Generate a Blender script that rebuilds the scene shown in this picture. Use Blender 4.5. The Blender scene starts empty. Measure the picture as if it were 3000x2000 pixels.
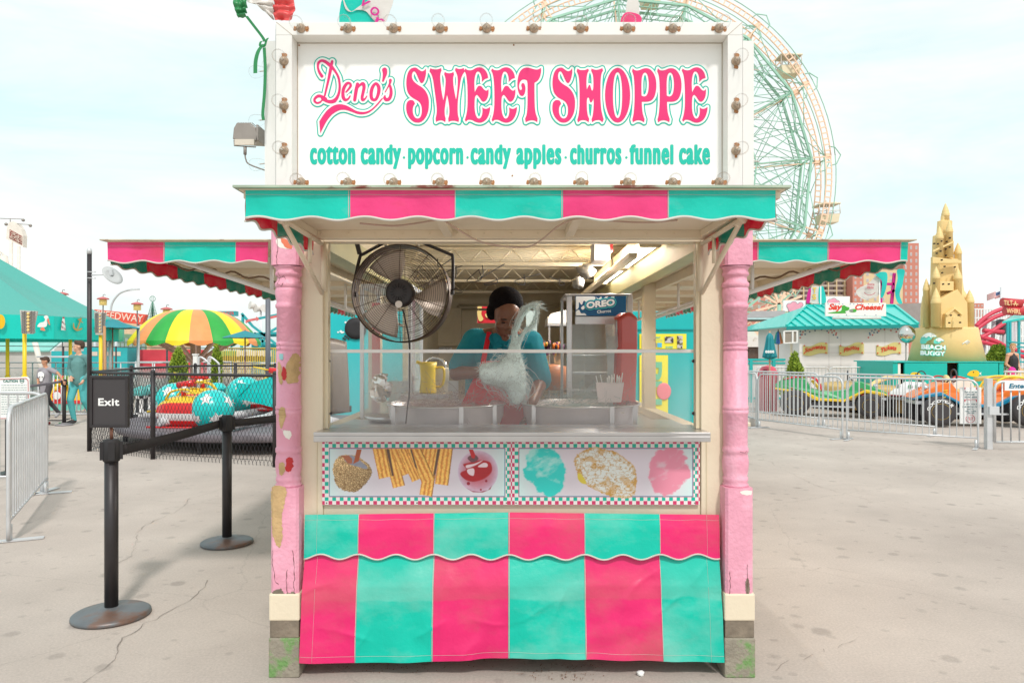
import bpy,bmesh,math,random
import numpy as np
from mathutils import Vector,Matrix,noise
R = math.radians
PI = math.pi
random.seed(7)
rng = np.random.default_rng(7)
sc = bpy.context.scene
COL = sc.collection
# ------------------------------------------------------------------ camera
FPX,VH,HC = 2133.0,1028.0,1.55          # focal length in photo pixels, horizon row, eye height
cam = bpy.data.cameras.new('camera')
cam.sensor_width = 36.0
cam.lens = 36.0 * FPX / 3000.0
cam.shift_y = (VH - 1000.0) / 3000.0
cam.clip_start = 0.05
cam.clip_end = 3000.0
co = bpy.data.objects.new('camera',cam)
COL.objects.link(co)
co.location = (0,0,HC)
co.rotation_euler = (R(90),0,0)
sc.camera = co
# ------------------------------------------------------------------ light
EL,AZ = R(50),R(14)                        # sun height, and how far right of behind the camera it stands
w = bpy.data.worlds.new('World')
sc.world = w
w.use_nodes = True
nt = w.node_tree
nt.nodes.clear()
out = nt.nodes.new('ShaderNodeOutputWorld')
bg = nt.nodes.new('ShaderNodeBackground')
sky = nt.nodes.new('ShaderNodeTexSky')
sky.sky_type = 'NISHITA'
sky.sun_disc = False
sky.sun_elevation = EL
sky.sun_rotation = PI - AZ
sky.air_density = 1.0
sky.dust_density = 2.5
sky.ozone_density = 1.0
tc = nt.nodes.new('ShaderNodeTexCoord')
mp = nt.nodes.new('ShaderNodeMapping')
mp.inputs['Scale'].default_value = (1.0,1.0,4.2)
mp.inputs['Location'].default_value = (0.35,0.2,0.1)
nz = nt.nodes.new('ShaderNodeTexNoise')
nz.inputs['Scale'].default_value = 1.7
nz.inputs['Detail'].default_value = 7.0
nz.inputs['Roughness'].default_value = 0.60
nz.inputs['Distortion'].default_value = 0.4
cr = nt.nodes.new('ShaderNodeValToRGB')
cr.color_ramp.elements[0].position = 0.34
cr.color_ramp.elements[0].color = (0.12,0.12,0.12,1)
cr.color_ramp.elements[1].position = 0.56
cr.color_ramp.elements[1].color = (1,1,1,1)
mx = nt.nodes.new('ShaderNodeMixRGB')
mx.inputs['Color2'].default_value = (4.62,4.80,4.74,1)      # bright thin overcast
hs = nt.nodes.new('ShaderNodeHueSaturation')
hs.inputs['Hue'].default_value = 0.46
hs.inputs['Saturation'].default_value = 0.9
hs.inputs['Value'].default_value = 1.25
nt.links.new(tc.outputs['Generated'],mp.inputs['Vector'])
nt.links.new(mp.outputs['Vector'],nz.inputs['Vector'])
sx = nt.nodes.new('ShaderNodeSeparateXYZ')
ma = nt.nodes.new('ShaderNodeMath')
ma.operation = 'MULTIPLY_ADD'
ma.inputs[1].default_value = 0.16
nt.links.new(tc.outputs['Generated'],sx.inputs[0])
nt.links.new(sx.outputs['X'],ma.inputs[0])
nt.links.new(nz.outputs['Fac'],ma.inputs[2])
nt.links.new(ma.outputs[0],cr.inputs['Fac'])
nt.links.new(cr.outputs['Color'],mx.inputs['Fac'])
nt.links.new(sky.outputs['Color'],hs.inputs['Color'])
m0 = nt.nodes.new('ShaderNodeMixRGB')
m0.inputs['Fac'].default_value = 0.75
m0.inputs['Color2'].default_value = (3.55,4.5,4.32,1)     # faint sea-green tone of the thin gaps
nt.links.new(hs.outputs['Color'],m0.inputs['Color1'])
nt.links.new(m0.outputs['Color'],mx.inputs['Color1'])
nt.links.new(mx.outputs['Color'],bg.inputs['Color'])
nt.links.new(bg.outputs['Background'],out.inputs['Surface'])
bg.inputs['Strength'].default_value = 0.15
sun = bpy.data.lights.new('sun','SUN')
sun.energy = 1.5
sun.angle = R(5.0)
sun.color = (1.0,0.955,0.90)
so = bpy.data.objects.new('sun',sun)
COL.objects.link(so)
sdir = Vector((math.sin(AZ) * math.cos(EL),-math.cos(AZ) * math.cos(EL),math.sin(EL)))
so.rotation_euler = sdir.to_track_quat('Z','Y').to_euler()
so.location = (3,-6,12)
sc.view_settings.view_transform = 'Standard'
sc.view_settings.look = 'None'
sc.view_settings.gamma = 1.0
sc.view_settings.exposure = 0.56
sc.cycles.max_bounces = 8
sc.cycles.transparent_max_bounces = 24
USE_HAZE = False
# ------------------------------------------------------------------ helpers
def P(u,v,Y):
 return Vector(((u - 1500.0) * Y / FPX,Y,HC - (v - VH) * Y / FPX))
def X(u,Y): return (u - 1500.0) * Y / FPX
def Z(v,Y): return HC - (v - VH) * Y / FPX
def G(u,v):
 Y = HC * FPX / (v - VH)
 return Vector(((u - 1500.0) * Y / FPX,Y,0))
def lin(c):
 c = c / 255.0
 return c / 12.92 if c <= 0.04045 else ((c + 0.055) / 1.055) ** 2.4
def rgb(r,g,b,k=1.0): return (lin(r) * k,lin(g) * k,lin(b) * k)
MATS = {}
def M(name,col=(0.5,0.5,0.5),rough=0.55,metal=0.0,var=0.08,sc_=3.0,bump=0.0,bs=40.0,alpha=None,
  emit=0.0,spec=0.5,col2=None,trans=0.0,stain=None,coat=0.0,aniso=None,sub=None):
 if name in MATS: return MATS[name]
 m = bpy.data.materials.new(name)
 m.use_nodes = True
 n = m.node_tree
 b = n.nodes['Principled BSDF']
 b.inputs['Roughness'].default_value = rough
 b.inputs['Metallic'].default_value = metal
 b.inputs['Specular IOR Level'].default_value = spec
 b.inputs['Coat Weight'].default_value = coat
 if trans: b.inputs['Transmission Weight'].default_value = trans
 t = n.nodes.new('ShaderNodeTexCoord')
 no = n.nodes.new('ShaderNodeTexNoise')
 no.inputs['Scale'].default_value = sc_
 no.inputs['Detail'].default_value = 5.0
 n.links.new(t.outputs['Object'],no.inputs['Vector'])
 mr = n.nodes.new('ShaderNodeMapRange')
 mr.inputs[1].default_value = 0.3; mr.inputs[2].default_value = 0.7
 mr.inputs[3].default_value = 1.0 - var; mr.inputs[4].default_value = 1.0 + var
 n.links.new(no.outputs['Fac'],mr.inputs[0])
 mu = n.nodes.new('ShaderNodeVectorMath'); mu.operation = 'SCALE'
 mu.inputs[0].default_value = col[:3]
 n.links.new(mr.outputs[0],mu.inputs['Scale'])
 last = mu.outputs[0]
 if col2 is not None:                                   # patches: (rgb, noise scale, lo, hi[, stretch])
  c2,s2,lo,hi = col2[:4]
  st = col2[4] if len(col2) > 4 else (1,1,1)
  ma = n.nodes.new('ShaderNodeMapping'); ma.inputs['Scale'].default_value = st
  n.links.new(t.outputs['Object'],ma.inputs['Vector'])
  n2 = n.nodes.new('ShaderNodeTexNoise'); n2.inputs['Scale'].default_value = s2
  n2.inputs['Detail'].default_value = 6.0; n2.inputs['Roughness'].default_value = 0.62
  n.links.new(ma.outputs[0],n2.inputs['Vector'])
  r2 = n.nodes.new('ShaderNodeMapRange'); r2.inputs[1].default_value = lo; r2.inputs[2].default_value = hi
  n.links.new(n2.outputs['Fac'],r2.inputs[0])
  mi = n.nodes.new('ShaderNodeMixRGB'); mi.inputs['Color2'].default_value = (*c2,1)
  n.links.new(r2.outputs[0],mi.inputs['Fac']); n.links.new(last,mi.inputs['Color1'])
  last = mi.outputs[0]
 n.links.new(last,b.inputs['Base Color'])
 if bump:
  nb = n.nodes.new('ShaderNodeTexNoise'); nb.inputs['Scale'].default_value = bs
  nb.inputs['Detail'].default_value = 4.0
  n.links.new(t.outputs['Object'],nb.inputs['Vector'])
  bu = n.nodes.new('ShaderNodeBump'); bu.inputs['Strength'].default_value = bump
  bu.inputs['Distance'].default_value = 0.01
  n.links.new(nb.outputs['Fac'],bu.inputs['Height']); n.links.new(bu.outputs[0],b.inputs['Normal'])
 if emit:
  b.inputs['Emission Color'].default_value = (*col[:3],1); b.inputs['Emission Strength'].default_value = emit
 if sub:
  b.inputs['Subsurface Weight'].default_value = sub; b.inputs['Subsurface Radius'].default_value = (0.02,0.01,0.006)
 if alpha is not None: b.inputs['Alpha'].default_value = alpha
 MATS[name] = m
 return m
def VM(name='printed_sheet',rough=0.35,attr='print',coat=0.0):
 if name in MATS: return MATS[name]
 m = bpy.data.materials.new(name); m.use_nodes = True
 n = m.node_tree; b = n.nodes['Principled BSDF']
 a = n.nodes.new('ShaderNodeVertexColor'); a.layer_name = attr
 n.links.new(a.outputs['Color'],b.inputs['Base Color'])
 b.inputs['Roughness'].default_value = rough; b.inputs['Coat Weight'].default_value = coat
 MATS[name] = m
 return m
ORG = {}
def props(o,label=None,cat=None,group=None,kind=None):
 if label: o['label'] = label
 if cat: o['category'] = cat
 if group: o['group'] = group
 if kind: o['kind'] = kind
 return o
def thing(name,label,cat,loc=(0,0,0),group=None):
 o = bpy.data.objects.new(name,None)
 o.empty_display_size = 0.1
 COL.objects.link(o)
 o.location = loc
 ORG[o] = Vector(loc)
 return props(o,label,cat,group)
def dup(root,loc=None,rz=None,label=None,group=None,scale=None):
 def rec(o,par):
  c = o.copy(); COL.objects.link(c)
  if par is not None: c.parent = par
  ORG[c] = ORG.get(o,Vector())
  for ch in [k for k in bpy.data.objects if k.parent == o]: rec(ch,c)
  return c
 r = rec(root,None)
 if loc is not None: r.location = loc
 if rz is not None: r.rotation_euler = (0,0,rz)
 if scale is not None: r.scale = (scale,) * 3 if not hasattr(scale,'__len__') else scale
 if label: r['label'] = label
 if group: r['group'] = group
 return r
def catmull(pts,n=6,closed=False):
 pts = [Vector(p) for p in pts]
 out = []
 N = len(pts)
 rngi = range(N if closed else N - 1)
 for i in rngi:
  if closed:
   a,b,c,d = pts[i - 1],pts[i],pts[(i + 1) % N],pts[(i + 2) % N]
  else:
   a,b,c,d = pts[max(i - 1,0)],pts[i],pts[i + 1],pts[min(i + 2,N - 1)]
  for k in range(n):
   t = k / n
   out.append(0.5 * ((2 * b) + (c - a) * t + (2 * a - 5 * b + 4 * c - d) * t * t + (3 * b - a - 3 * c + d) * t ** 3))
 if not closed: out.append(pts[-1])
 return out
class MB:
 def __init__(s): s.v = []; s.f = []; s.m = []; s.s = []
 def add(s,vs,fs,mi=0,sm=False):
  o = len(s.v)
  s.v.extend([tuple(q) for q in vs])
  for k,f in enumerate(fs):
   s.f.append([i + o for i in f]); s.m.append(mi if not hasattr(mi,'__len__') else mi[k]); s.s.append(sm)
  return s
 def box(s,x0,x1,y0,y1,z0,z1,mi=0):
  vs = [(x,y,z) for x in (x0,x1) for y in (y0,y1) for z in (z0,z1)]
  return s.add(vs,[(0,1,3,2),(4,6,7,5),(0,4,5,1),(2,3,7,6),(0,2,6,4),(1,5,7,3)],mi)
 def obox(s,c,size,rot=None,mi=0):
  c = Vector(c); rot = rot or Matrix.Identity(3)
  if isinstance(rot,(tuple,list)): 
   from mathutils import Euler
   rot = Euler(rot).to_matrix()
  vs = []
  for x in (-.5,.5):
   for y in (-.5,.5):
    for z in (-.5,.5): vs.append(c + rot @ Vector((x * size[0],y * size[1],z * size[2])))
  return s.add(vs,[(0,1,3,2),(4,6,7,5),(0,4,5,1),(2,3,7,6),(0,2,6,4),(1,5,7,3)],mi)
 def beam(s,a,b,wx,wy,mi=0,up=(0,0,1)):
  a,b = Vector(a),Vector(b); d = (b - a); L = d.length; d.normalize()
  up = Vector(up)
  if abs(d.dot(up)) > 0.98: up = Vector((0,1,0))
  sx = d.cross(up).normalized(); sy = sx.cross(d).normalized()
  rot = Matrix((sx,d,sy)).transposed()
  return s.obox((a + b) / 2,(wx,L,wy),rot,mi)
 def tube(s,pts,r,n=8,mi=0,caps=True,closed=False,sm=True):
  pts = [Vector(p) for p in pts]; N = len(pts)
  rs = r if hasattr(r,'__len__') else [r] * N
  vs = []; prev = None
  for i,p in enumerate(pts):
   if closed: d = pts[(i + 1) % N] - pts[i - 1]
   else: d = pts[min(i + 1,N - 1)] - pts[max(i - 1,0)]
   if d.length < 1e-9: d = Vector((0,0,1))
   d.normalize()
   if prev is None:
    a = Vector((0,0,1)) if abs(d.z) < 0.9 else Vector((1,0,0))
    x = d.cross(a).normalized()
   else:
    x = (prev - d * prev.dot(d))
    x = x.normalized() if x.length > 1e-6 else d.orthogonal().normalized()
   prev = x; y = d.cross(x)
   for k in range(n):
    t = 2 * PI * k / n
    vs.append(p + (x * math.cos(t) + y * math.sin(t)) * rs[i])
  fs = []
  for i in range(N if closed else N - 1):
   j = (i + 1) % N
   for k in range(n): fs.append((i * n + k,i * n + (k + 1) % n,j * n + (k + 1) % n,j * n + k))
  o = len(s.v); s.add(vs,fs,mi,sm)
  if caps and not closed:
   s.f.append([o + k for k in range(n)][::-1]); s.m.append(mi); s.s.append(False)
   s.f.append([o + (N - 1) * n + k for k in range(n)]); s.m.append(mi); s.s.append(False)
  return s
 def lathe(s,prof,org=(0,0,0),axis=(0,0,1),n=24,mi=0,sm=True,caps=True,xdir=None):
  org = Vector(org); d = Vector(axis).normalized()
  x = Vector(xdir).normalized() if xdir else (Vector((1,0,0)) if abs(d.x) < 0.9 else Vector((0,1,0)))
  x = (x - d * x.dot(d)).normalized(); y = d.cross(x)
  vs = []; fs = []; mm = []
  for (r,h) in [q[:2] for q in prof]:
   for k in range(n):
    t = 2 * PI * k / n
    vs.append(org + d * h + (x * math.cos(t) + y * math.sin(t)) * r)
  for i in range(len(prof) - 1):
   for k in range(n):
    fs.append((i * n + k,i * n + (k + 1) % n,(i + 1) * n + (k + 1) % n,(i + 1) * n + k))
    mm.append(prof[i][2] if len(prof[i]) > 2 else (mi(i,k) if callable(mi) else mi))
  o = len(s.v); s.add(vs,fs,mm,sm)
  if caps:
   m0 = mm[0]; m1 = mm[-1]
   if prof[0][0] > 1e-5: s.f.append([o + k for k in range(n)][::-1]); s.m.append(m0); s.s.append(False)
   if prof[-1][0] > 1e-5: s.f.append([o + (len(prof) - 1) * n + k for k in range(n)]); s.m.append(m1); s.s.append(False)
  return s
 def sph(s,c,r,n=16,m=10,mi=0,rot=None,sm=True,dist=None):
  c = Vector(c); r = (r,r,r) if not hasattr(r,'__len__') else r
  vs = []; fs = []
  for j in range(m + 1):
   ph = PI * j / m
   for k in range(n):
    t = 2 * PI * k / n
    q = Vector((math.sin(ph) * math.cos(t) * r[0],math.sin(ph) * math.sin(t) * r[1],math.cos(ph) * r[2]))
    if dist: q = q * (1 + dist * noise.noise(q * 5 / max(r) + c * 3))
    if rot is not None: q = rot @ q
    vs.append(c + q)
  for j in range(m):
   for k in range(n): fs.append((j * n + k,(j + 1) * n + k,(j + 1) * n + (k + 1) % n,j * n + (k + 1) % n))
  return s.add(vs,fs,mi,sm)
 def cyl(s,a,b,r,n=16,mi=0,r2=None,sm=True):
  return s.tube([a,b],[r,r if r2 is None else r2],n,mi,True,False,sm)
 def prism(s,pts,o,ex,ey,t,mi=0,sidemi=None):
  o,ex,ey = Vector(o),Vector(ex),Vector(ey); nrm = ex.cross(ey).normalized()
  N = len(pts)
  a = [o + ex * p[0] + ey * p[1] for p in pts]; b = [q + nrm * t for q in a]
  fs = [list(range(N))[::-1],list(range(N,2 * N))]
  k = len(fs); fs += [(i,(i + 1) % N,N + (i + 1) % N,N + i) for i in range(N)]
  return s.add(a + b,fs,[mi,mi] + [mi if sidemi is None else sidemi] * N)
 def grid(s,fn,nu,nv,mi=0,sm=True,thick=0.0):
  vs = []; fs = []; mm = []
  for j in range(nv + 1):
   for i in range(nu + 1): vs.append(Vector(fn(i / nu,j / nv)))
  for j in range(nv):
   for i in range(nu):
    a = j * (nu + 1) + i
    fs.append((a,a + 1,a + nu + 2,a + nu + 1)); mm.append(mi(i / nu,j / nv) if callable(mi) else mi)
  return s.add(vs,fs,mm,sm)
 def each(s,name,mats,parent,gap=.002,**k):
  n = len(s.f); par = list(range(n))
  def fd(i):
   while par[i] != i: par[i] = par[par[i]]; i = par[i]
   return i
  own = {}
  for i,f in enumerate(s.f):
   for v in f:
    if v in own: par[fd(i)] = fd(own[v])
    else: own[v] = i
  gr = {}
  for i in range(n): gr.setdefault(fd(i),[]).append(i)
  bx_ = []
  for ids in gr.values():
   q = np.array([s.v[v] for i in ids for v in s.f[i]]); bx_.append([q.min(0) - gap,q.max(0) + gap,ids])
  done = False
  while not done:
   done = True
   for a in range(len(bx_)):
    for b in range(len(bx_) - 1,a,-1):
     A_,B_ = bx_[a],bx_[b]
     if (A_[0] <= B_[1]).all() and (B_[0] <= A_[1]).all():
      bx_[a] = [np.minimum(A_[0],B_[0]),np.maximum(A_[1],B_[1]),A_[2] + B_[2]]; del bx_[b]; done = False
  for _,_,ids in bx_:
   m = MB(); mp_ = {}
   for i in ids:
    for v in s.f[i]:
     if v not in mp_: mp_[v] = len(m.v); m.v.append(s.v[v])
    m.f.append([mp_[v] for v in s.f[i]]); m.m.append(s.m[i]); m.s.append(s.s[i])
   o = m.build(name,mats,parent,**k)
  return o
 def build(s,name,mats,parent=None,label=None,cat=None,group=None,kind=None,org=None,bevel=0,solid=0,sub=0,smooth_all=False):
  me = bpy.data.meshes.new(name)
  if org is None: org = ORG.get(parent,Vector()) if parent is not None else Vector()
  org = Vector(org)
  me.from_pydata([(q[0] - org.x,q[1] - org.y,q[2] - org.z) for q in s.v],[],s.f)
  if not isinstance(mats,(list,tuple)): mats = [mats]
  for m in mats: me.materials.append(m)
  me.polygons.foreach_set('material_index',s.m)
  me.polygons.foreach_set('use_smooth',[True] * len(s.f) if smooth_all else s.s)
  me.validate(); me.update()
  o = bpy.data.objects.new(name,me); COL.objects.link(o)
  if parent is not None: o.parent = parent
  else: o.location = org
  ORG[o] = org
  if bevel:
   b = o.modifiers.new('bevel','BEVEL'); b.width = bevel; b.segments = 2; b.limit_method = 'ANGLE'; b.angle_limit = R(40)
  if solid:
   b = o.modifiers.new('solid','SOLIDIFY'); b.thickness = solid; b.offset = 0
  if sub:
   b = o.modifiers.new('sub','SUBSURF'); b.levels = b.render_levels = sub
  return props(o,label,cat,group,kind)
def text(name,s,mat,parent,o,ex,ey,w=None,h=None,bold=0.0,t=0.002,shear=0.0,label=None,cat=None,fit='w',sp=1.0,arc=None,outline=None,kind=None,org=None,cx=False):
 cu = bpy.data.curves.new('t','FONT'); cu.body = s; cu.size = 1.0; cu.offset = bold; cu.space_character = sp; cu.shear = shear
 cu.align_x = 'LEFT'; cu.resolution_u = 3; cu.fill_mode = 'BOTH'
 ob = bpy.data.objects.new('t',cu); COL.objects.link(ob)
 dg = bpy.context.evaluated_depsgraph_get(); dg.update()
 me = ob.evaluated_get(dg).to_mesh()
 vs = [v.co.copy() for v in me.vertices]; fs = [list(p.vertices) for p in me.polygons]
 COL.objects.unlink(ob); bpy.data.objects.remove(ob); bpy.data.curves.remove(cu)
 xs = [v.x for v in vs]; ys = [v.y for v in vs]
 x0,x1,y0,y1 = min(xs),max(xs),min(ys),max(ys)
 kx = (w / (x1 - x0)) if w else None; ky = (h / (y1 - y0)) if h else None
 kx = kx or ky; ky = ky or kx
 o,ex,ey = Vector(o),Vector(ex).normalized(),Vector(ey).normalized()
 nr = ex.cross(ey)
 out = []
 for v in vs:
  a,b = (v.x - x0) * kx,(v.y - y0) * ky
  if cx: a -= (x1 - x0) * kx / 2; b -= (y1 - y0) * ky / 2
  if arc: b += arc(a)
  out.append(o + ex * a + ey * b)
 m = MB(); m.add(out,fs,0)
 return m.build(name,mat,parent,label,cat,None,kind,org)
def star(r,r2=None,n=5,rot=0.0):
 r2 = r2 or r * 0.4
 return [((r if k % 2 == 0 else r2) * math.sin(rot + PI * k / n),(r if k % 2 == 0 else r2) * math.cos(rot + PI * k / n)) for k in range(2 * n)]
def blobmesh(name,mats,caps,parent=None,voxel=0.01,smooth=4,org=None,ells=(),disp=None,**kw):
 m = MB()
 for (a,b,ra,rb) in caps:
  a,b = Vector(a),Vector(b); n = 12
  d = b - a; k = 5
  pts = []; rs = []
  dn = d.normalized() if d.length > 1e-6 else Vector((0,0,1))
  for i in range(1,4): ang = PI / 2 * i / 4; pts.append(a - dn * ra * math.cos(ang)); rs.append(ra * math.sin(ang))
  for i in range(k + 1): pts.append(a + d * i / k); rs.append(ra + (rb - ra) * i / k)
  for i in range(3,0,-1): ang = PI / 2 * i / 4; pts.append(b + dn * rb * math.cos(ang)); rs.append(rb * math.sin(ang))
  m.tube(pts,rs,n)
 for e in ells: m.sph(e[0],e[1],20,14,0,e[2] if len(e) > 2 else None)
 if org is None: org = ORG.get(parent,Vector()) if parent is not None else Vector()
 o = m.build(name,mats,None,org=Vector(org))
 r = o.modifiers.new('r','REMESH'); r.mode = 'VOXEL'; r.voxel_size = voxel; r.use_smooth_shade = True
 if smooth:
  q = o.modifiers.new('s','SMOOTH'); q.factor = 0.5; q.iterations = smooth
 dg = bpy.context.evaluated_depsgraph_get(); dg.update()
 me = bpy.data.meshes.new_from_object(o.evaluated_get(dg))
 o.modifiers.clear(); old = o.data; o.data = me; bpy.data.meshes.remove(old); me.name = name
 if not me.materials: 
  for q in (mats if isinstance(mats,(list,tuple)) else [mats]): me.materials.append(q)
 if disp:
  for v in me.vertices: v.co += Vector(disp(v.co + Vector(org)))
 me.polygons.foreach_set('use_smooth',[True] * len(me.polygons))
 if parent is not None:
  o.parent = parent; o.location = (0,0,0)
 return props(o,kw.get('label'),kw.get('cat'),kw.get('group'))
# ---- flat artwork by distance fields: outlines grown evenly around hand-drawn letter shapes
def pts_parse(st,s,ox,oy):
 out = []
 for w_ in st.split():
  c = w_.endswith('c'); a,b = (w_[:-1] if c else w_).split(',')
  out.append((float(a) / s + ox,float(b) / s + oy,c))
 return out
def smooth_outline(pts,n=4):
 N = len(pts); res = []
 for i in range(N):
  p0,p1,p2,p3 = pts[i - 1],pts[i],pts[(i + 1) % N],pts[(i + 2) % N]
  a = p0 if not p1[2] else p1; d = p3 if not p2[2] else p2
  for k in range(n):
   t = k / n
   f = lambda q: 0.5 * (2 * p1[q] + (p2[q] - a[q]) * t + (2 * a[q] - 5 * p1[q] + 4 * p2[q] - d[q]) * t * t + (3 * p1[q] - a[q] - 3 * p2[q] + d[q]) * t ** 3)
   res.append((f(0),f(1)))
 return res
def poly_segs(pts):
 a = np.array(pts,float); return np.concatenate([a,np.roll(a,-1,0)],1)
class Field:
 def __init__(s,x0,x1,y0,y1,h):
  s.xs = np.arange(x0,x1 + h,h); s.ys = np.arange(y0,y1 + h,h); s.h = h
  s.d = np.full((len(s.ys),len(s.xs)),1e3)
 def _win(s,bx0,bx1,by0,by1,pad):
  i0 = max(0,int((bx0 - pad - s.xs[0]) / s.h)); i1 = min(len(s.xs),int((bx1 + pad - s.xs[0]) / s.h) + 2)
  j0 = max(0,int((by0 - pad - s.ys[0]) / s.h)); j1 = min(len(s.ys),int((by1 + pad - s.ys[0]) / s.h) + 2)
  return i0,i1,j0,j1
 def segs(s,S,pad=14):
  S = np.asarray(S)
  i0,i1,j0,j1 = s._win(min(S[:,0].min(),S[:,2].min()),max(S[:,0].max(),S[:,2].max()),min(S[:,1].min(),S[:,3].min()),max(S[:,1].max(),S[:,3].max()),pad)
  gx,gy = np.meshgrid(s.xs[i0:i1],s.ys[j0:j1])
  best = np.full(gx.shape,1e6); par = np.zeros(gx.shape,bool)
  for x1,y1,x2,y2 in S:
   dx,dy = x2 - x1,y2 - y1; L = dx * dx + dy * dy
   if L < 1e-12: continue
   t = np.clip(((gx - x1) * dx + (gy - y1) * dy) / L,0,1)
   q = (gx - x1 - t * dx) ** 2 + (gy - y1 - t * dy) ** 2
   np.minimum(best,q,out=best)
   if y1 != y2:
    c = ((y1 > gy) != (y2 > gy)) & (gx < (x2 - x1) * (gy - y1) / (y2 - y1) + x1)
    par ^= c
  dd = np.sqrt(best); dd[par] *= -1
  s.d[j0:j1,i0:i1] = np.minimum(s.d[j0:j1,i0:i1],dd)
 def stroke(s,pts,pad=14,closed=False):
  pts = catmull([Vector(p) for p in pts],5,closed)
  if closed: pts.append(pts[0])
  xs = [p.x for p in pts]; ys = [p.y for p in pts]; rm = max(p.z for p in pts)
  i0,i1,j0,j1 = s._win(min(xs),max(xs),min(ys),max(ys),pad + rm)
  gx,gy = np.meshgrid(s.xs[i0:i1],s.ys[j0:j1]); best = np.full(gx.shape,1e6)
  for a,b in zip(pts[:-1],pts[1:]):
   dx,dy = b.x - a.x,b.y - a.y; L = dx * dx + dy * dy
   if L < 1e-12: continue
   t = np.clip(((gx - a.x) * dx + (gy - a.y) * dy) / L,0,1)
   q = np.sqrt((gx - a.x - t * dx) ** 2 + (gy - a.y - t * dy) ** 2) - (a.z + t * (b.z - a.z))
   np.minimum(best,q,out=best)
  s.d[j0:j1,i0:i1] = np.minimum(s.d[j0:j1,i0:i1],best)
 def mesh(s,level,place,mb=None,mi=0,run=9999):
  mb = mb or MB(); D = s.d - level; ins = D < 0
  full = ins[:-1,:-1] & ins[1:,:-1] & ins[:-1,1:] & ins[1:,1:]
  anyi = ins[:-1,:-1] | ins[1:,:-1] | ins[:-1,1:] | ins[1:,1:]
  vs = []; fs = []
  for j in range(full.shape[0]):
   row = full[j]; i = 0; n = len(row)
   idx = np.flatnonzero(np.diff(np.concatenate([[0],row.astype(np.int8),[0]])))
   for a,b in [(c_,min(c_ + run,q_)) for p_,q_ in zip(idx[::2],idx[1::2]) for c_ in range(p_,q_,run)]:
    k = len(vs)
    vs += [place(s.xs[a],s.ys[j]),place(s.xs[b],s.ys[j]),place(s.xs[b],s.ys[j + 1]),place(s.xs[a],s.ys[j + 1])]
    fs.append((k,k + 1,k + 2,k + 3))
  jj,ii = np.nonzero(anyi & ~full)
  for j,i in zip(jj,ii):
   c = [(i,j),(i + 1,j),(i + 1,j + 1),(i,j + 1)]; poly = []
   for q in range(4):
    (a,b),(e,g) = c[q],c[(q + 1) % 4]; da,db = D[b,a],D[g,e]
    if da < 0: poly.append((s.xs[a],s.ys[b]))
    if (da < 0) != (db < 0):
     t = da / (da - db); poly.append((s.xs[a] + t * (s.xs[e] - s.xs[a]),s.ys[b] + t * (s.ys[g] - s.ys[b])))
   if len(poly) >= 3:
    k = len(vs); vs += [place(*p) for p in poly]; fs.append(tuple(range(k,k + len(poly))))
  mb.add(vs,[tuple(f)[::-1] for f in fs],mi); return mb
def font_segs(s,bold=0.0,sp=1.0):
 cu = bpy.data.curves.new('t','FONT'); cu.body = s; cu.space_character = sp; cu.fill_mode = 'NONE'; cu.resolution_u = 4
 ob = bpy.data.objects.new('t',cu); COL.objects.link(ob)
 dg = bpy.context.evaluated_depsgraph_get(); dg.update()
 me = ob.evaluated_get(dg).to_mesh()
 v = np.array([q.co[:2] for q in me.vertices]); e = [tuple(q.vertices) for q in me.edges]
 S = np.array([[*v[a],*v[b]] for a,b in e])
 COL.objects.unlink(ob); bpy.data.objects.remove(ob); bpy.data.curves.remove(cu)
 return S
def foliage(name,mat,c,size,n,leaf,parent,shape='cone',dens=1.0,seed=1,trunkmat=None):
 rr = random.Random(seed); m = MB(); c = Vector(c)
 for _ in range(n):
  while True:
   x,y,z = rr.uniform(-1,1),rr.uniform(-1,1),rr.random()
   rad = math.hypot(x,y)
   if shape == 'cone': lim = (1 - z) ** 0.62 * (0.55 + 0.45 * min(1,z * 5)) if z > 0.02 else 0.6
   elif shape == 'column': lim = min(1,(1 - z) * 3.2) ** 0.6 * 0.9
   else: lim = math.sqrt(max(0,1 - (2 * z - 1) ** 2))
   nzv = noise.noise(Vector((x * 2.2,y * 2.2,z * 5 + seed)))
   lim *= 1 + 0.35 * nzv
   if rad < lim and rad > lim * rr.uniform(0.2,1.0): break
  p = c + Vector((x * size[0],y * size[1],z * size[2]))
  L = leaf * rr.uniform(0.6,1.5)
  ax = Vector((x,y,rr.uniform(0.0,1.4))).normalized() if rad > 0 else Vector((0,0,1))
  ax = (ax + Vector((rr.gauss(0,.5),rr.gauss(0,.5),rr.gauss(0,.5)))).normalized()
  sd = ax.orthogonal().normalized(); sd = Matrix.Rotation(rr.uniform(0,2 * PI),3,ax) @ sd
  a = p - ax * L * .5; b = p + ax * L; q = p + sd * L * .38; r2 = p - sd * L * .38
  m.add([a,q,b,r2],[(0,1,2,3)],rr.choice((0,0,1)) if isinstance(mat,list) else 0)
 return m.build(name,mat,parent)
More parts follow.
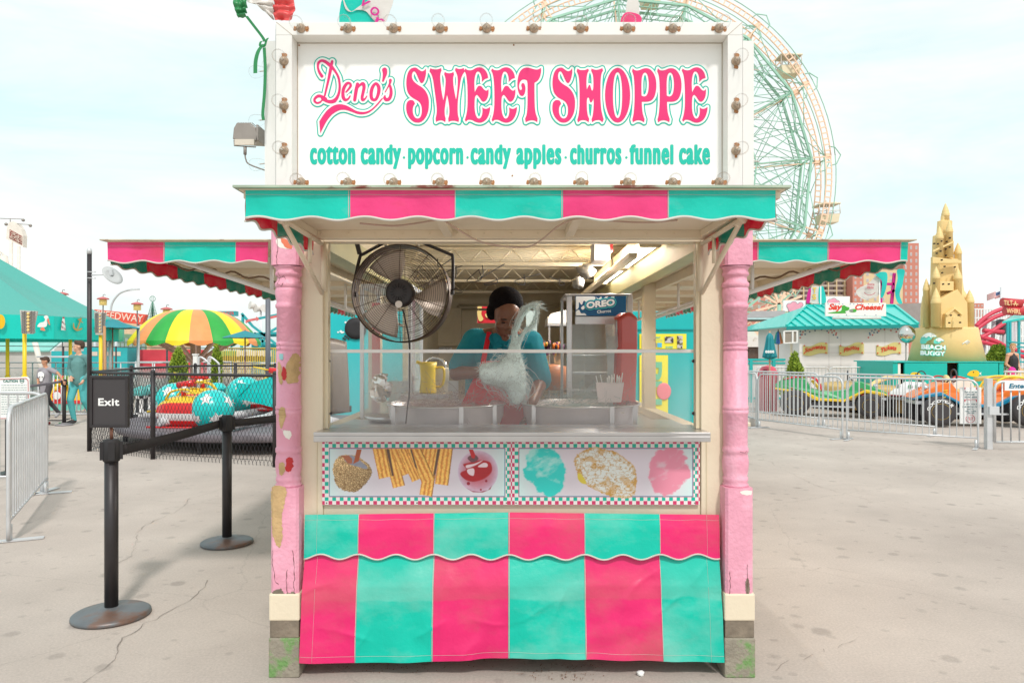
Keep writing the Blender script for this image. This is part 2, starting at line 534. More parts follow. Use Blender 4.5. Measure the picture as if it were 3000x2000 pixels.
# ------------------------------------------------------------------ materials shared by the stand
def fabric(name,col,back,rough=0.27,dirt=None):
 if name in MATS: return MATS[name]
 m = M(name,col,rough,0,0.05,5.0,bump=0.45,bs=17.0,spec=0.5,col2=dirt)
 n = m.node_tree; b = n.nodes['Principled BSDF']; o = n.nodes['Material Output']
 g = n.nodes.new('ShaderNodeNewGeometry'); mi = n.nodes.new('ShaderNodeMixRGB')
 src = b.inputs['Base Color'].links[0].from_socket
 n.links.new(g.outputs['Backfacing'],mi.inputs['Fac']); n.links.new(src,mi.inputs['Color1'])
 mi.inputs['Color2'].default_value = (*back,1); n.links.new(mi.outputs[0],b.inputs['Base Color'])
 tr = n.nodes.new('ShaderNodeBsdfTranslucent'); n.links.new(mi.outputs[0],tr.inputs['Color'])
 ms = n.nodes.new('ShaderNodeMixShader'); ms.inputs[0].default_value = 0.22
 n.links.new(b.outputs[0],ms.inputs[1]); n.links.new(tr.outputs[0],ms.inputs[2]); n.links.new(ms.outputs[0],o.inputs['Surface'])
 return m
TEAL,PINK = rgb(0,190,168),rgb(232,42,118)
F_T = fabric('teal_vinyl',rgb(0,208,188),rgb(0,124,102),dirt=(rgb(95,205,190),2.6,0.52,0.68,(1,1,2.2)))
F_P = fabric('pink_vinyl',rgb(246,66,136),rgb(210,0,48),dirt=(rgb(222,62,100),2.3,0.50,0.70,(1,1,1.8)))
F_W = M('seam_tape',rgb(205,200,192),0.6)
CREAM = M('cream_paint',rgb(226,212,188),0.5,var=0.05,sc_=2.0,bump=0.25,bs=30,col2=(rgb(196,160,112),5.0,0.66,0.80,(1.4,1.4,0.35)))
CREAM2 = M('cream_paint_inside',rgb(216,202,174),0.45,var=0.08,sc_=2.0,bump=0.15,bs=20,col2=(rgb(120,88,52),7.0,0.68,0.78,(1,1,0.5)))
WHITE = M('white_enamel',rgb(232,231,229),0.35,var=0.02)
FRAMEW = M('white_frame_paint',rgb(226,225,222),0.45,var=0.04,sc_=2,bump=0.08,bs=14)
PINKP = M('pink_post_paint',rgb(230,160,182),0.45,var=0.06,sc_=7,bump=0.55,bs=46,col2=(rgb(237,176,196),7.0,0.5,0.70))
RUST = M('rusty_metal',rgb(168,118,78),0.8,var=0.3,sc_=30)
STEEL = M('brushed_steel',rgb(196,194,194),0.28,0.85,0.08,6)
ALU = M('aluminium',rgb(214,216,219),0.4,0.55,0.05,8)
BLACKM = M('black_metal',rgb(52,48,50),0.45,0.2,0.12,10)
DARK = M('dark_rubber',rgb(40,38,40),0.7)
CONC = M('mossy_concrete',rgb(150,142,128),0.9,var=0.2,sc_=12,bump=0.8,bs=60,col2=(rgb(112,150,90),6.0,0.52,0.60))
WOODG = M('weathered_timber',rgb(128,116,102),0.85,var=0.3,sc_=14,bump=0.7,bs=35)
TRIMG = M('faded_trim_paint',rgb(165,180,160),0.6,var=0.25,sc_=5,col2=(rgb(120,62,48),6.0,0.55,0.62,(0.6,1,1)))
GLASSB = None
def clearglass(name,col=(1,1,1),gl=0.5,base=0.06):
 if name in MATS: return MATS[name]
 m = bpy.data.materials.new(name); m.use_nodes = True; n = m.node_tree; n.nodes.clear()
 o = n.nodes.new('ShaderNodeOutputMaterial'); t = n.nodes.new('ShaderNodeBsdfTransparent'); t.inputs[0].default_value = (*col,1)
 g = n.nodes.new('ShaderNodeBsdfGlossy'); g.inputs['Roughness'].default_value = 0.03
 lw = n.nodes.new('ShaderNodeLayerWeight'); lw.inputs[0].default_value = gl
 ma = n.nodes.new('ShaderNodeMath'); ma.operation = 'MULTIPLY_ADD'; ma.inputs[1].default_value = 0.35; ma.inputs[2].default_value = base
 n.links.new(lw.outputs['Fresnel'],ma.inputs[0])
 ms = n.nodes.new('ShaderNodeMixShader'); n.links.new(ma.outputs[0],ms.inputs[0])
 n.links.new(t.outputs[0],ms.inputs[1]); n.links.new(g.outputs[0],ms.inputs[2]); n.links.new(ms.outputs[0],o.inputs[0])
 MATS[name] = m; return m
BULB = clearglass('bulb_glass',(0.992,0.995,0.995),0.10,0.012)
# ------------------------------------------------------------------ ground
def ground_mat():
 m = bpy.data.materials.new('worn_asphalt'); m.use_nodes = True; n = m.node_tree; b = n.nodes['Principled BSDF']
 L = n.links.new
 t = n.nodes.new('ShaderNodeTexCoord')
 def nd(ty,**k):
  q = n.nodes.new(ty)
  for a,v in k.items(): q.inputs[a].default_value = v
  return q
 a = nd('ShaderNodeTexNoise',Scale=0.6,Detail=6.0,Roughness=0.6); L(t.outputs['Object'],a.inputs['Vector'])
 c = n.nodes.new('ShaderNodeValToRGB'); e = c.color_ramp.elements
 e[0].position = 0.3; e[0].color = (*rgb(176,168,161),1); e[1].position = 0.68; e[1].color = (*rgb(203,195,187),1)
 L(a.outputs['Fac'],c.inputs['Fac'])
 f = nd('ShaderNodeTexNoise',Scale=75.0,Detail=6.0,Roughness=0.8); L(t.outputs['Object'],f.inputs['Vector'])
 fr = n.nodes.new('ShaderNodeMapRange'); fr.inputs[1].default_value = .3; fr.inputs[2].default_value = .7; fr.inputs[3].default_value = .80; fr.inputs[4].default_value = 1.18
 L(f.outputs['Fac'],fr.inputs[0])
 mu = n.nodes.new('ShaderNodeMixRGB'); mu.blend_type = 'MULTIPLY'; mu.inputs[0].default_value = 1; L(c.outputs[0],mu.inputs[1]); L(fr.outputs[0],mu.inputs[2])
 # old chewing gum: small dark round spots in two sizes
 last = mu.outputs[0]
 dn = nd('ShaderNodeTexNoise',Scale=9.0,Detail=2.0); L(t.outputs['Object'],dn.inputs['Vector'])
 dm = n.nodes.new('ShaderNodeMixRGB'); dm.inputs[0].default_value = 0.04; L(t.outputs['Object'],dm.inputs[1]); L(dn.outputs['Color'],dm.inputs[2])
 for s,th,dk in ((3.2,0.15,0.80),(1.6,0.09,0.74),(7.0,0.16,0.86)):
  v = nd('ShaderNodeTexVoronoi',Scale=s,Randomness=1.0); L(dm.outputs[0],v.inputs['Vector'])
  r = n.nodes.new('ShaderNodeMapRange'); r.inputs[1].default_value = th * .75; r.inputs[2].default_value = th * 1.15; r.inputs[3].default_value = dk; r.inputs[4].default_value = 1.0
  L(v.outputs['Distance'],r.inputs[0])
  x = n.nodes.new('ShaderNodeMixRGB'); x.blend_type = 'MULTIPLY'; x.inputs[0].default_value = 1; L(last,x.inputs[1]); L(r.outputs[0],x.inputs[2]); last = x.outputs[0]
 # hairline cracks
 k = nd('ShaderNodeTexNoise',Scale=1.1,Detail=8.0,Roughness=0.7); L(t.outputs['Object'],k.inputs['Vector'])
 km = n.nodes.new('ShaderNodeMixRGB'); km.inputs[0].default_value = 0.22; L(t.outputs['Object'],km.inputs[1]); L(k.outputs['Color'],km.inputs[2])
 v = n.nodes.new('ShaderNodeTexVoronoi'); v.feature = 'DISTANCE_TO_EDGE'; v.inputs['Scale'].default_value = 0.42; L(km.outputs[0],v.inputs['Vector'])
 r = n.nodes.new('ShaderNodeMapRange'); r.inputs[1].default_value = 0.0; r.inputs[2].default_value = 0.0022; r.inputs[3].default_value = 0.86; r.inputs[4].default_value = 1.0
 L(v.outputs['Distance'],r.inputs[0])
 x = n.nodes.new('ShaderNodeMixRGB'); x.blend_type = 'MULTIPLY'; x.inputs[0].default_value = 1; L(last,x.inputs[1]); L(r.outputs[0],x.inputs[2]); last = x.outputs[0]
 hs_ = n.nodes.new('ShaderNodeMixRGB'); hs_.blend_type = 'MULTIPLY'; hs_.inputs[0].default_value = 1; hs_.inputs[2].default_value = (0.91,0.865,0.85,1)
 L(last,hs_.inputs[1]); L(hs_.outputs[0],b.inputs['Base Color']); b.inputs['Roughness'].default_value = 0.85
 bu = n.nodes.new('ShaderNodeBump'); bu.inputs['Strength'].default_value = 0.25; bu.inputs['Distance'].default_value = 0.006
 L(f.outputs['Fac'],bu.inputs['Height']); L(bu.outputs[0],b.inputs['Normal'])
 return m
gm = ground_mat()
MB().add([(-900,-60,0),(900,-60,0),(900,1400,0),(-900,1400,0)],[(0,1,2,3)]).build('ground',gm,kind='structure')
CRK = M('crack_grime',rgb(138,129,122),0.9,var=0.3,sc_=20)
def crack(pts,wd):
 P_ = [G(*p) for p in pts]; q = []
 for a,b in zip(P_[:-1],P_[1:]):
  L_ = (b - a).length; ns = max(6,int(L_ / .045))
  for k in range(ns):
   c = a.lerp(b,k / ns); c += Vector((.07 * noise.noise(c * 3.1) + .03 * noise.noise(c * 11) + rng.normal(0,.004),.05 * noise.noise(c * 3.7 + Vector((9,0,0))) + rng.normal(0,.006),0)); q.append(c)
 m = MB(); vs = []; fs = []
 for i,c in enumerate(q):
  ww = wd * (0.15 + 1.3 * abs(noise.noise(c * 4)))
  vs += [(c.x - ww,c.y,.004),(c.x + ww,c.y,.004)]
  if i: fs.append((2 * i - 2,2 * i - 1,2 * i + 1,2 * i))
 m.add(vs,fs); return m
cm = crack([(255,1998),(330,1925),(372,1880),(440,1830),(640,1690)],.0045)
for a in (([(340,1925),(470,1915),(590,1902),(780,1900)],.002),([(352,1660),(395,1610),(402,1560),(430,1535),(520,1500),(545,1460),(640,1435),(760,1400)],.0035),
   ([(2230,1340),(2380,1420),(2600,1480),(2990,1560)],.003),([(2200,1700),(2420,1660),(2700,1720),(2990,1700)],.003),([(2260,1960),(2500,1870),(2790,1880)],.003)):
 c2 = crack(*a); cm.add(c2.v,c2.f)
cm.build('pavement_crack',CRK,kind='structure')
# ------------------------------------------------------------------ the stand
K = thing('snack_stand','cream sweet stand with pink turned posts, striped flaps and an open serving window','stand',(0,3.56,0))
YF = 3.56
# front wall pieces
m = MB()
m.box(-1.035,-0.925,YF,YF + .09,0.30,2.16); m.box(0.925,1.035,YF,YF + .09,0.30,2.16)
m.box(-0.925,0.925,YF + .012,YF + .08,0.30,1.135)
m.box(-0.925,0.925,YF + .01,YF + .09,2.085,2.2)
m.build('front_wall',CREAM,K,bevel=.004)
m = MB()                                   # inner jambs with a rust line
m.box(-0.925,-0.905,YF + .02,YF + .07,1.17,2.085); m.box(0.905,0.925,YF + .02,YF + .07,1.17,2.085)
m.box(-0.955,-0.951,YF - .004,YF,0.72,1.13); m.box(.949,.953,YF - .004,YF,.72,1.13)
m.each('jamb',CREAM2,K)
# side and back walls, each with its openings
for s_ in (-1,1):
 a,b = (-1.135,-1.045) if s_ < 0 else (1.045,1.135)
 m = MB()
 m.box(a,b,3.65,10.5,0.14,1.10); m.box(a,b,3.65,10.5,2.09,2.46)
 m.box(a,b,3.652,3.80,1.10,2.09); m.box(a,b,5.75,5.87,1.10,2.09); m.box(a,b,7.55,10.5,1.10,2.09)
 m.build('side_wall',CREAM2,K)
m = MB()
m.box(-1.045,-0.50,10.42,10.5,0.14,2.46); m.box(-.50,-.18,10.42,10.5,.14,1.95); m.box(-.5,-.18,10.42,10.5,2.2,2.46)
m.box(-.18,.2,10.42,10.5,.14,2.46); m.box(.2,.36,10.42,10.5,.14,1.66); m.box(.2,.36,10.42,10.5,2.2,2.46); m.box(.36,1.045,10.42,10.5,.14,2.46)
m.build('back_wall',CREAM2,K)
FLOORM = M('stand_floor',rgb(120,108,98),0.8)
MB().box(-1.04,1.04,3.66,10.42,0.10,0.16).build('floor',FLOORM,K)
# ribbed deck and open joists
vs = []; fs = []; prof = []
y = 3.66
while y < 10.4:
 prof += [(y,2.43),(y + .05,2.43),(y + .065,2.46),(y + .125,2.46)]; y += .14
for (yy,zz) in prof: vs += [(-1.04,yy,zz),(1.04,yy,zz)]
for i in range(len(prof) - 1): fs.append((2 * i,2 * i + 1,2 * i + 3,2 * i + 2))
MB().add(vs,fs).build('roof_deck',CREAM2,K)
MB().box(-1.1,1.1,3.67,10.55,2.47,2.53).build('roof',FRAMEW,K)
for yj in (4.7,6.15,7.6,9.05):
 m = MB()
 m.box(-1.04,1.04,yj - .03,yj + .03,2.27,2.295); m.box(-1.04,1.04,yj - .03,yj + .03,2.40,2.425)
 k = 8
 for i in range(k):
  x0 = -1.0 + i * 2.0 / k; x1 = x0 + 1.0 / k; x2 = x0 + 2.0 / k
  m.cyl((x0,yj,2.41),(x1,yj,2.28),.006,6); m.cyl((x1,yj,2.28),(x2,yj,2.41),.006,6)
 m.build('roof_joist',CREAM2,K)
YELS = M('yellowed_steel',rgb(186,178,132),0.42,0.1,0.1,3,bump=.1,bs=10,col2=(rgb(110,84,50),8.0,0.66,0.76))
m = MB()
for s_ in (-1,1):
 m.box(*sorted((s_ * 0.93,s_ * 1.04)),3.70,10.4,2.06,2.075); m.box(*sorted((s_ * 0.93,s_ * .945)),3.70,10.4,2.075,2.20)
m.build('wall_beam',YELS,K)
# pipes on the back wall, electrical box and hand-washing notice
m = MB()
for z_ in (2.20,2.14): m.tube([(-.75,10.36,z_),(1.0,10.36,z_)],.016,8)
m.tube([(-.75,10.36,2.2),(-.75,10.36,1.9)],.016,8); m.tube([(-.35,10.34,2.14),(-.3,10.3,2.19),(-.2,10.3,2.19),(-.15,10.34,2.14)],.02,8)
m.build('conduit',CREAM2,K)
e = MB().box(-1.18 + .02,-.72,10.30,10.42,1.62,2.16).box(-1.10,-.83,10.285,10.30,1.66,2.12).build('electrical_cabinet',CREAM2,K,bevel=.004)
MB().box(-.925,-.885,10.27,10.285,1.84,1.90).box(-.912,-.898,10.262,10.27,1.855,1.885).build('latch',CREAM2,e)
nb = MB().box(-1.16,-.86,10.40,10.415,1.53,1.605).build('wash_hands_notice',WHITE,K)
BLK = M('black_ink',rgb(40,40,44),0.6)
text('lettering','EMPLOYEES MUST',BLK,nb,(-1.14,10.397,1.572),(1,0,0),(0,0,1),.26,.022)
text('lettering','WASH HANDS',BLK,nb,(-1.10,10.397,1.54),(1,0,0),(0,0,1),.18,.022)
# service counter: steel shelf in front, steel worktop inside
m = MB(); m.box(-0.935,0.935,3.425,3.80,1.150,1.168); m.box(-0.935,0.935,3.425,3.436,1.122,1.150)
m.build('counter_shelf',STEEL,K,bevel=.003)
m = MB(); m.box(-1.04,1.04,3.81,4.75,1.08,1.105); m.box(-1.04,-.62,4.76,7.2,1.02,1.045); m.box(.70,1.04,4.76,7.2,1.02,1.045); m.box(-1.04,1.04,3.83,3.85,.16,1.08)
m.build('worktop',STEEL,K)
# turned posts on timber and concrete
def post_prof(k,vr):
 return [(r * k,Z(v,3.53)) for v,r in vr]
K1 = 3.53 / FPX
PROF = [(1422,37),(1416,37),(1410,33),(1405,36),(1396,36),(1392,33),(1375,36.5),(1350,38),(1335,36),(1325,34),(1322,37),(1311,37),(1307,34),(1300,34.5),(1212,35),(1210,37),(1201,37),(1199,35),(1197,37),(1189,37),(1187,35),
  (1028,34.5),(1026,31),(1024,35),(1015,35),(1013,31.5),(1011,35),(1002,35),(1000,31.5),(998,34),(905,33.5),(903,36),(899,37.5),(893,37),(890,34),(884,34),(870,37),(856,38),(846,36.5),(843,34),(841,38),(835,39),(829,38),(826,34),(815,32),(810,34),(807,38),(801,38),(797,36),(790,36),(786,38),(782,43)]
for s_ in (-1,1):
 cx = s_ * 1.083
 m = MB(); m.lathe(post_prof(K1,PROF),(cx,3.53,0),n=32)
 for (v0,v1,wd) in ((1745,1422,.066),(780,560,.0665)):
  z0,z1 = Z(v0,3.53),Z(v1,3.53)
  c = .012
  lo,hi = (z0,z1)
  pts = [(-wd,-wd + c),(-wd + c,-wd),(wd - c,-wd),(wd,-wd + c),(wd,wd - c),(wd - c,wd),(-wd + c,wd),(-wd,wd - c)]
  m.prism(pts,(cx,3.53,lo),(1,0,0),(0,1,0),hi - lo)
 pp = m.build('porch_post',PINKP,K)
 b = MB().box(cx - .073,cx + .073,3.458,3.60,.268,.398).build('base_block',CREAM,K,bevel=.008)
 MB().box(cx - .069,cx + .069,3.462,3.60,.188,.268).build('timber_shim',WOODG,K,bevel=.003)
 MB().box(cx - .073,cx + .073,3.455,3.72,0,.188).build('concrete_pier',CONC,K,bevel=.006)
 if s_ < 0: POSTL = pp
 else: POSTR = pp
# bare patches where the paint has come off (front of the posts)
TANP = M('bare_filler',rgb(196,164,118),0.9,var=0.15,sc_=20,bump=0.7,bs=60)
REDP = M('old_red_paint',rgb(190,40,44),0.6); ORP = M('old_orange_paint',rgb(224,120,88),.6); BLP = M('old_blue_paint',rgb(150,200,204),.7); WHP = M('old_white_paint',rgb(236,230,222),.7)
def patch(mat,outl,cx_u,half=None,square=False,amp=3.0,seed=0,parent=None,lift=.0012):
 xs = [p[0] for p in outl]; ys = [p[1] for p in outl]
 F = Field(min(xs) - 6,max(xs) + 6,min(ys) - 6,max(ys) + 6,1.2)
 F.segs(poly_segs(smooth_outline([(a,b,False) for a,b in outl],4)))
 for j,yy in enumerate(F.ys):
  for i,xx in enumerate(F.xs): F.d[j,i] += amp * noise.noise(Vector((xx * .16,yy * .16,seed))) + amp * .6 * noise.noise(Vector((xx * .5,yy * .5,seed)))
 cxw = -1.083 if cx_u < 1500 else 1.083
 def place(u,v):
  dx = (u - cx_u) * K1; z = Z(v,3.53)
  if square: return (cxw + dx,3.464 - lift if abs(dx) < .054 else 3.464 - lift + (abs(dx) - .054),z)
  r = float(np.interp(-v,[-q[0] for q in PROF],[q[1] for q in PROF])) * K1 + lift
  return (cxw + dx,3.53 - math.sqrt(max(r * r - dx * dx,0)),z)
 F.mesh(0,place,run=2).build('bare_patch',mat,parent)
patch(TANP,[(808,1420),(850,1422),(845,1470),(838,1500),(840,1560),(830,1592),(812,1560),(806,1500)],845,square=True,parent=POSTL,seed=1)
patch(TANP,[(868,1035),(880,1045),(878,1110),(874,1120),(850,1118),(845,1080),(856,1055)],845,parent=POSTL,seed=2)
patch(TANP,[(822,1062),(834,1070),(838,1120),(826,1116)],845,parent=POSTL,seed=3)
patch(REDP,[(840,1075),(848,1080),(850,1105),(840,1112),(836,1095)],845,parent=POSTL,seed=4,lift=.002)
patch(REDP,[(850,1338),(864,1336),(868,1360),(858,1375),(848,1370),(850,1355)],845,parent=POSTL,seed=5)
patch(TANP,[(828,1352),(842,1348),(846,1372),(836,1388),(828,1378)],845,parent=POSTL,seed=6)
patch(WHP,[(822,706),(848,704),(866,728),(868,735),(840,733),(826,726)],845,square=True,parent=POSTL,seed=7,amp=1.5)
patch(ORP,[(834,704),(858,712),(868,732),(848,730)],845,square=True,parent=POSTL,seed=8,lift=.002,amp=2)
patch(BLP,[(828,1036),(838,1036),(840,1052),(830,1052)],845,parent=POSTL,seed=9,lift=.002)
patch(TANP,[(828,1195),(846,1192),(848,1215),(836,1250),(828,1240)],845,parent=POSTL,seed=11)
patch(WHP,[(838,1256),(862,1262),(858,1282),(846,1276)],845,parent=POSTL,seed=12)
patch(WOODG,[(810,1722),(834,1710),(850,1726),(872,1718),(878,1742),(812,1742)],845,square=True,parent=POSTL,seed=13,amp=5)
patch(WOODG,[(2164,1690),(2172,1680),(2176,1720),(2166,1722)],2147,square=True,parent=POSTR,seed=14,amp=2)
patch(WHP,[(2150,1430),(2180,1428),(2182,1440),(2156,1440)],2147,square=True,parent=POSTR,seed=15,amp=2)
CKM = M('paint_crack',rgb(120,78,78),.9)
def pcrack(pts,parent,y=3.4622):
 m = MB(); q = []
 for a,b in zip(pts[:-1],pts[1:]):
  for k in range(6):
   t = k / 6; u,v = a[0] + (b[0] - a[0]) * t + rng.normal(0,1.0),a[1] + (b[1] - a[1]) * t; dx = (u - (845 if u < 1500 else 2147)) * K1; X0 = -1.083 if u < 1500 else 1.083
   r = float(np.interp(-v,[-p[0] for p in PROF],[p[1] for p in PROF])) * K1
   yy = y if (v < 782 or v > 1422) else 3.53 - math.sqrt(max(r * r - dx * dx,0))
   q.append((X0 + dx,yy,Z(v,3.53)))
 m.tube(q,[.0011 * (.5 + abs(rng.normal(0,.7))) for _ in q],4); m.build('paint_crack',CKM,parent)
pcrack([(824,690),(825,740),(822,760),(824,785)],POSTL); pcrack([(824,800),(830,815),(822,835),(836,842),(842,830)],POSTL); pcrack([(815,810),(826,818),(840,812),(848,822)],POSTL); pcrack([(826,1006),(832,1014),(828,1024)],POSTL)
pcrack([(852,1655),(851,1690),(853,1738)],POSTL); pcrack([(812,1600),(811,1640),(820,1690),(832,1700)],POSTL); pcrack([(870,1600),(874,1650),(872,1700),(876,1735)],POSTL); pcrack([(820,1195),(838,1200),(836,1225)],POSTL)
pcrack([(2118,1660),(2120,1700),(2117,1738)],POSTR); pcrack([(2168,1640),(2170,1700),(2166,1735)],POSTR); pcrack([(2150,1318),(2165,1322),(2172,1316)],POSTR)
# ---- striped valances
def wave(x,per,amp): return amp * math.cos(2 * PI * x / per)
def valance(name,a,b,ztop,drop,marks,cols,parent,per=.1895,amp=.0075,ph=0.0,normal=(0,-1,0),rip=.006,seed=0,nu=None,pipe=.0045):
 a,b,nrm = Vector(a),Vector(b),Vector(normal); L = (b - a).length; d = (b - a).normalized()
 if d.cross(Vector((0,0,1))).dot(nrm) < 0: flip = True
 else: flip = False
 nu = nu or int(L / .012); nv = 8
 def fn(i,j):
  x = i * L
  dz = drop + wave(x + ph,per,amp)
  w_ = rip * noise.noise(Vector((x * 5,j * 1.3,seed))) * (0.3 + j) + .25 * rip * noise.noise(Vector((x * 22,j * 5,seed + 4))) + .005 * j * math.cos(2 * PI * (x + ph) / per)
  return a + d * x + Vector((0,0,ztop - a.z - j * dz)) + nrm * w_
 def mi(i,j):
  x = i * L; k = 0
  for q in marks:
   if x > q: k += 1
  return cols[min(k,len(cols) - 1)]
 m = MB()
 m.grid(lambda i,j: fn(1 - i if flip else i,j),nu,nv,(lambda i,j: mi(1 - i - .5 / nu if flip else i + .5 / nu,j)))
 # grid order gives the outer face; reverse so the front normal looks along 'normal'
 m.f = [f[::-1] for f in m.f]
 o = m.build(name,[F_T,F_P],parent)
 p = MB(); p.tube([fn(i / nu,1.0) for i in range(nu + 1)],pipe,6)
 for q in marks:
  if 0 < q < L: p.tube([fn(q / L,j / 6) + nrm * .0015 for j in range(7)],.0016,4)
 p.tube([fn(i / nu,.19) + nrm * .0008 for i in range(nu + 1)],.0007,3)
 p.build('piping',F_W,o)
 return o
# front flap
FL = MB()
FL.box(-0.970,0.970,2.585,3.52,2.121,2.1255)
fl = FL.build('window_flap',CREAM,K)
m = MB(); m.box(-.985,.985,2.565,2.60,2.126,2.1345); m.box(-.985,-.955,2.60,3.5,2.126,2.1345); m.box(.955,.985,2.6,3.5,2.126,2.1345)
m.build('flap_trim',TRIMG,fl)
m = MB()
for x in (-.94,-.30,.27,.91): m.box(x - .02,x + .02,2.62,3.44,2.088,2.1205)
m.box(-.96,.96,3.44,3.5,2.082,2.1205); m.box(-.96,.96,2.602,2.64,2.095,2.1205)
for i in range(15): m.sph((-.9 + i * .128,3.436,2.105),.005,6,4)
m.build('flap_rib',CREAM,fl,bevel=.002)
MK = [.379 - .012 + i * .379 for i in range(4)]
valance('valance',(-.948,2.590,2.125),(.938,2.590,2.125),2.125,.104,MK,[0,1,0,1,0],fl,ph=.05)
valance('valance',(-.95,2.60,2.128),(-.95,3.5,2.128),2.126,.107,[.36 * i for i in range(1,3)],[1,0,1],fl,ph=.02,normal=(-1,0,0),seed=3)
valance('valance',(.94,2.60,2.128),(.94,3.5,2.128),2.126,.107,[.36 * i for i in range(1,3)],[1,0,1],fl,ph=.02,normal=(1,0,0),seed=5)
for s_ in (-1,1):
 A = Vector((s_ * .905,2.86,2.07)); B = Vector((s_ * .915,3.50,2.065)); C_ = Vector((s_ * .918,3.52,1.83))
 m = MB(); m.cyl(A,B,.011,8); m.cyl(A,C_,.011,8); m.cyl((s_ * .91,3.28,2.068),(s_ * .91,3.28,1.945),.009,8)
 m.cyl((s_ * .915,3.535,2.07),(s_ * .915,3.535,1.84),.014,10); m.sph(A,.022,8,6); m.cyl(A + Vector((0,0,.01)),A + Vector((-s_ * .02,.0,-.03)),.012,8)
 m.build('flap_bracket',CREAM,K)
m = MB()                                   # slack cable looped under the flap
cab = [(1055,655),(1150,662),(1215,655),(1290,645),(1330,665),(1400,705),(1480,722),(1550,722),(1590,700),(1640,660),(1700,640),(1790,648),(1900,652),(1985,645)]
m.tube(catmull([P(u,v,2.66 + .25 * math.sin((u - 1055) / 930 * PI)) for u,v in cab],5),.0035,6)
m.build('slack_cable',M('dusty_cable',rgb(190,165,150),0.6),K)
# side flaps
for s_ in (-1,1):
 xo,xi = (-2.14 if s_ < 0 else 2.10),s_ * 1.136; xv = abs(xo) - .01
 m = MB(); m.box(*sorted((xo,xi)),3.84,9.9,2.1255,2.130)
 sf = m.build('side_flap',CREAM,K)
 m = MB(); m.box(*sorted((xo + s_ * .025,xi)),3.82,3.86,2.1305,2.1365); m.box(*sorted((xo + s_ * .025,xo)),3.86,9.9,2.1305,2.1365)
 m.build('flap_trim',M('rotten_trim',rgb(196,182,158),.7,var=.25,sc_=6,col2=(rgb(140,96,70),7.0,.58,.66)),sf)
 m = MB()
 for i in range(7): y = 4.15 + i * .93; m.box(*sorted((xo - s_ * .04,xi)),y,y + .03,2.085,2.125)
 m.box(*sorted((xo - s_ * .04,xo - s_ * .07)),3.9,9.9,2.08,2.125); m.box(*sorted((xi,xi + s_ * .03)),3.9,9.9,2.03,2.12)
 m.build('flap_rib',CREAM,sf)
 L = 1.0
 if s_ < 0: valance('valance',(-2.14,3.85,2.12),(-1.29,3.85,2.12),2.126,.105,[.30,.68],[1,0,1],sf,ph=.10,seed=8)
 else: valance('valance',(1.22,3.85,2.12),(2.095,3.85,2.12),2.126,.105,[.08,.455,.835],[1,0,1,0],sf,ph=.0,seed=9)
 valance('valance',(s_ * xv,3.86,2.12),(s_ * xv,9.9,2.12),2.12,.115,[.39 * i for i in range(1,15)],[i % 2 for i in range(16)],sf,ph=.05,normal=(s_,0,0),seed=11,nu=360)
 m = MB()
 for y in (4.12,5.95,7.8):
  m.cyl((s_ * 1.95,y,2.085),(s_ * 1.10,y,1.80),.014,8); m.cyl((s_ * 1.36,y,2.10),(s_ * 1.36,y,1.885),.011,8)
 m.each('flap_strut',FRAMEW,sf)
 m = MB(); q = [Vector((s_ * (1.15 + .9 * t),4.3 + .1 * math.sin(t * 9),1.93 + .13 * t + .012 * math.sin(t * 40))) for t in [i / 40 for i in range(41)]]
 m.tube(q,.006,5); m.build('rope',M('old_rope',rgb(120,96,76),.9),sf)
# splash guard: milky acrylic sheet under a white rail
def milky(name,col,fac,gl=0.05):
 m = bpy.data.materials.new(name); m.use_nodes = True; n = m.node_tree; n.nodes.clear(); L = n.links.new
 o = n.nodes.new('ShaderNodeOutputMaterial'); t = n.nodes.new('ShaderNodeBsdfTransparent')
 d = n.nodes.new('ShaderNodeBsdfDiffuse'); d.inputs[0].default_value = (*col,1)
 g = n.nodes.new('ShaderNodeBsdfGlossy'); g.inputs['Roughness'].default_value = 0.12
 tc_ = n.nodes.new('ShaderNodeTexCoord'); no = n.nodes.new('ShaderNodeTexNoise'); no.inputs['Scale'].default_value = 2.5; no.inputs['Detail'].default_value = 6; no.inputs['Roughness'].default_value = .65
 ge = n.nodes.new('ShaderNodeSeparateXYZ'); L(tc_.outputs['Generated'],ge.inputs[0]); L(tc_.outputs['Object'],no.inputs['Vector'])
 a = n.nodes.new('ShaderNodeMapRange'); a.inputs[1].default_value = .3; a.inputs[2].default_value = .7; a.inputs[3].default_value = fac * .6; a.inputs[4].default_value = fac * 1.3; L(no.outputs['Fac'],a.inputs[0])
 c = n.nodes.new('ShaderNodeMapRange'); c.inputs[1].default_value = 0; c.inputs[2].default_value = 1; c.inputs[3].default_value = 3.2; c.inputs[4].default_value = .3; L(ge.outputs['Z'],c.inputs[0])
 mu = n.nodes.new('ShaderNodeMath'); mu.operation = 'MULTIPLY'; L(a.outputs[0],mu.inputs[0]); L(c.outputs[0],mu.inputs[1])
 ms = n.nodes.new('ShaderNodeMixShader'); L(mu.outputs[0],ms.inputs[0]); L(t.outputs[0],ms.inputs[1]); L(d.outputs[0],ms.inputs[2])
 lw = n.nodes.new('ShaderNodeLayerWeight'); lw.inputs[0].default_value = .2
 m2 = n.nodes.new('ShaderNodeMixShader'); ma = n.nodes.new('ShaderNodeMath'); ma.operation = 'MULTIPLY_ADD'; ma.inputs[1].default_value = .5; ma.inputs[2].default_value = gl
 L(lw.outputs['Fresnel'],ma.inputs[0]); L(ma.outputs[0],m2.inputs[0]); L(ms.outputs[0],m2.inputs[1]); L(g.outputs[0],m2.inputs[2]); L(m2.outputs[0],o.inputs[0])
 MATS[name] = m; return m
ACR = milky('sugar_hazed_acrylic',rgb(240,228,228),.042,.02)
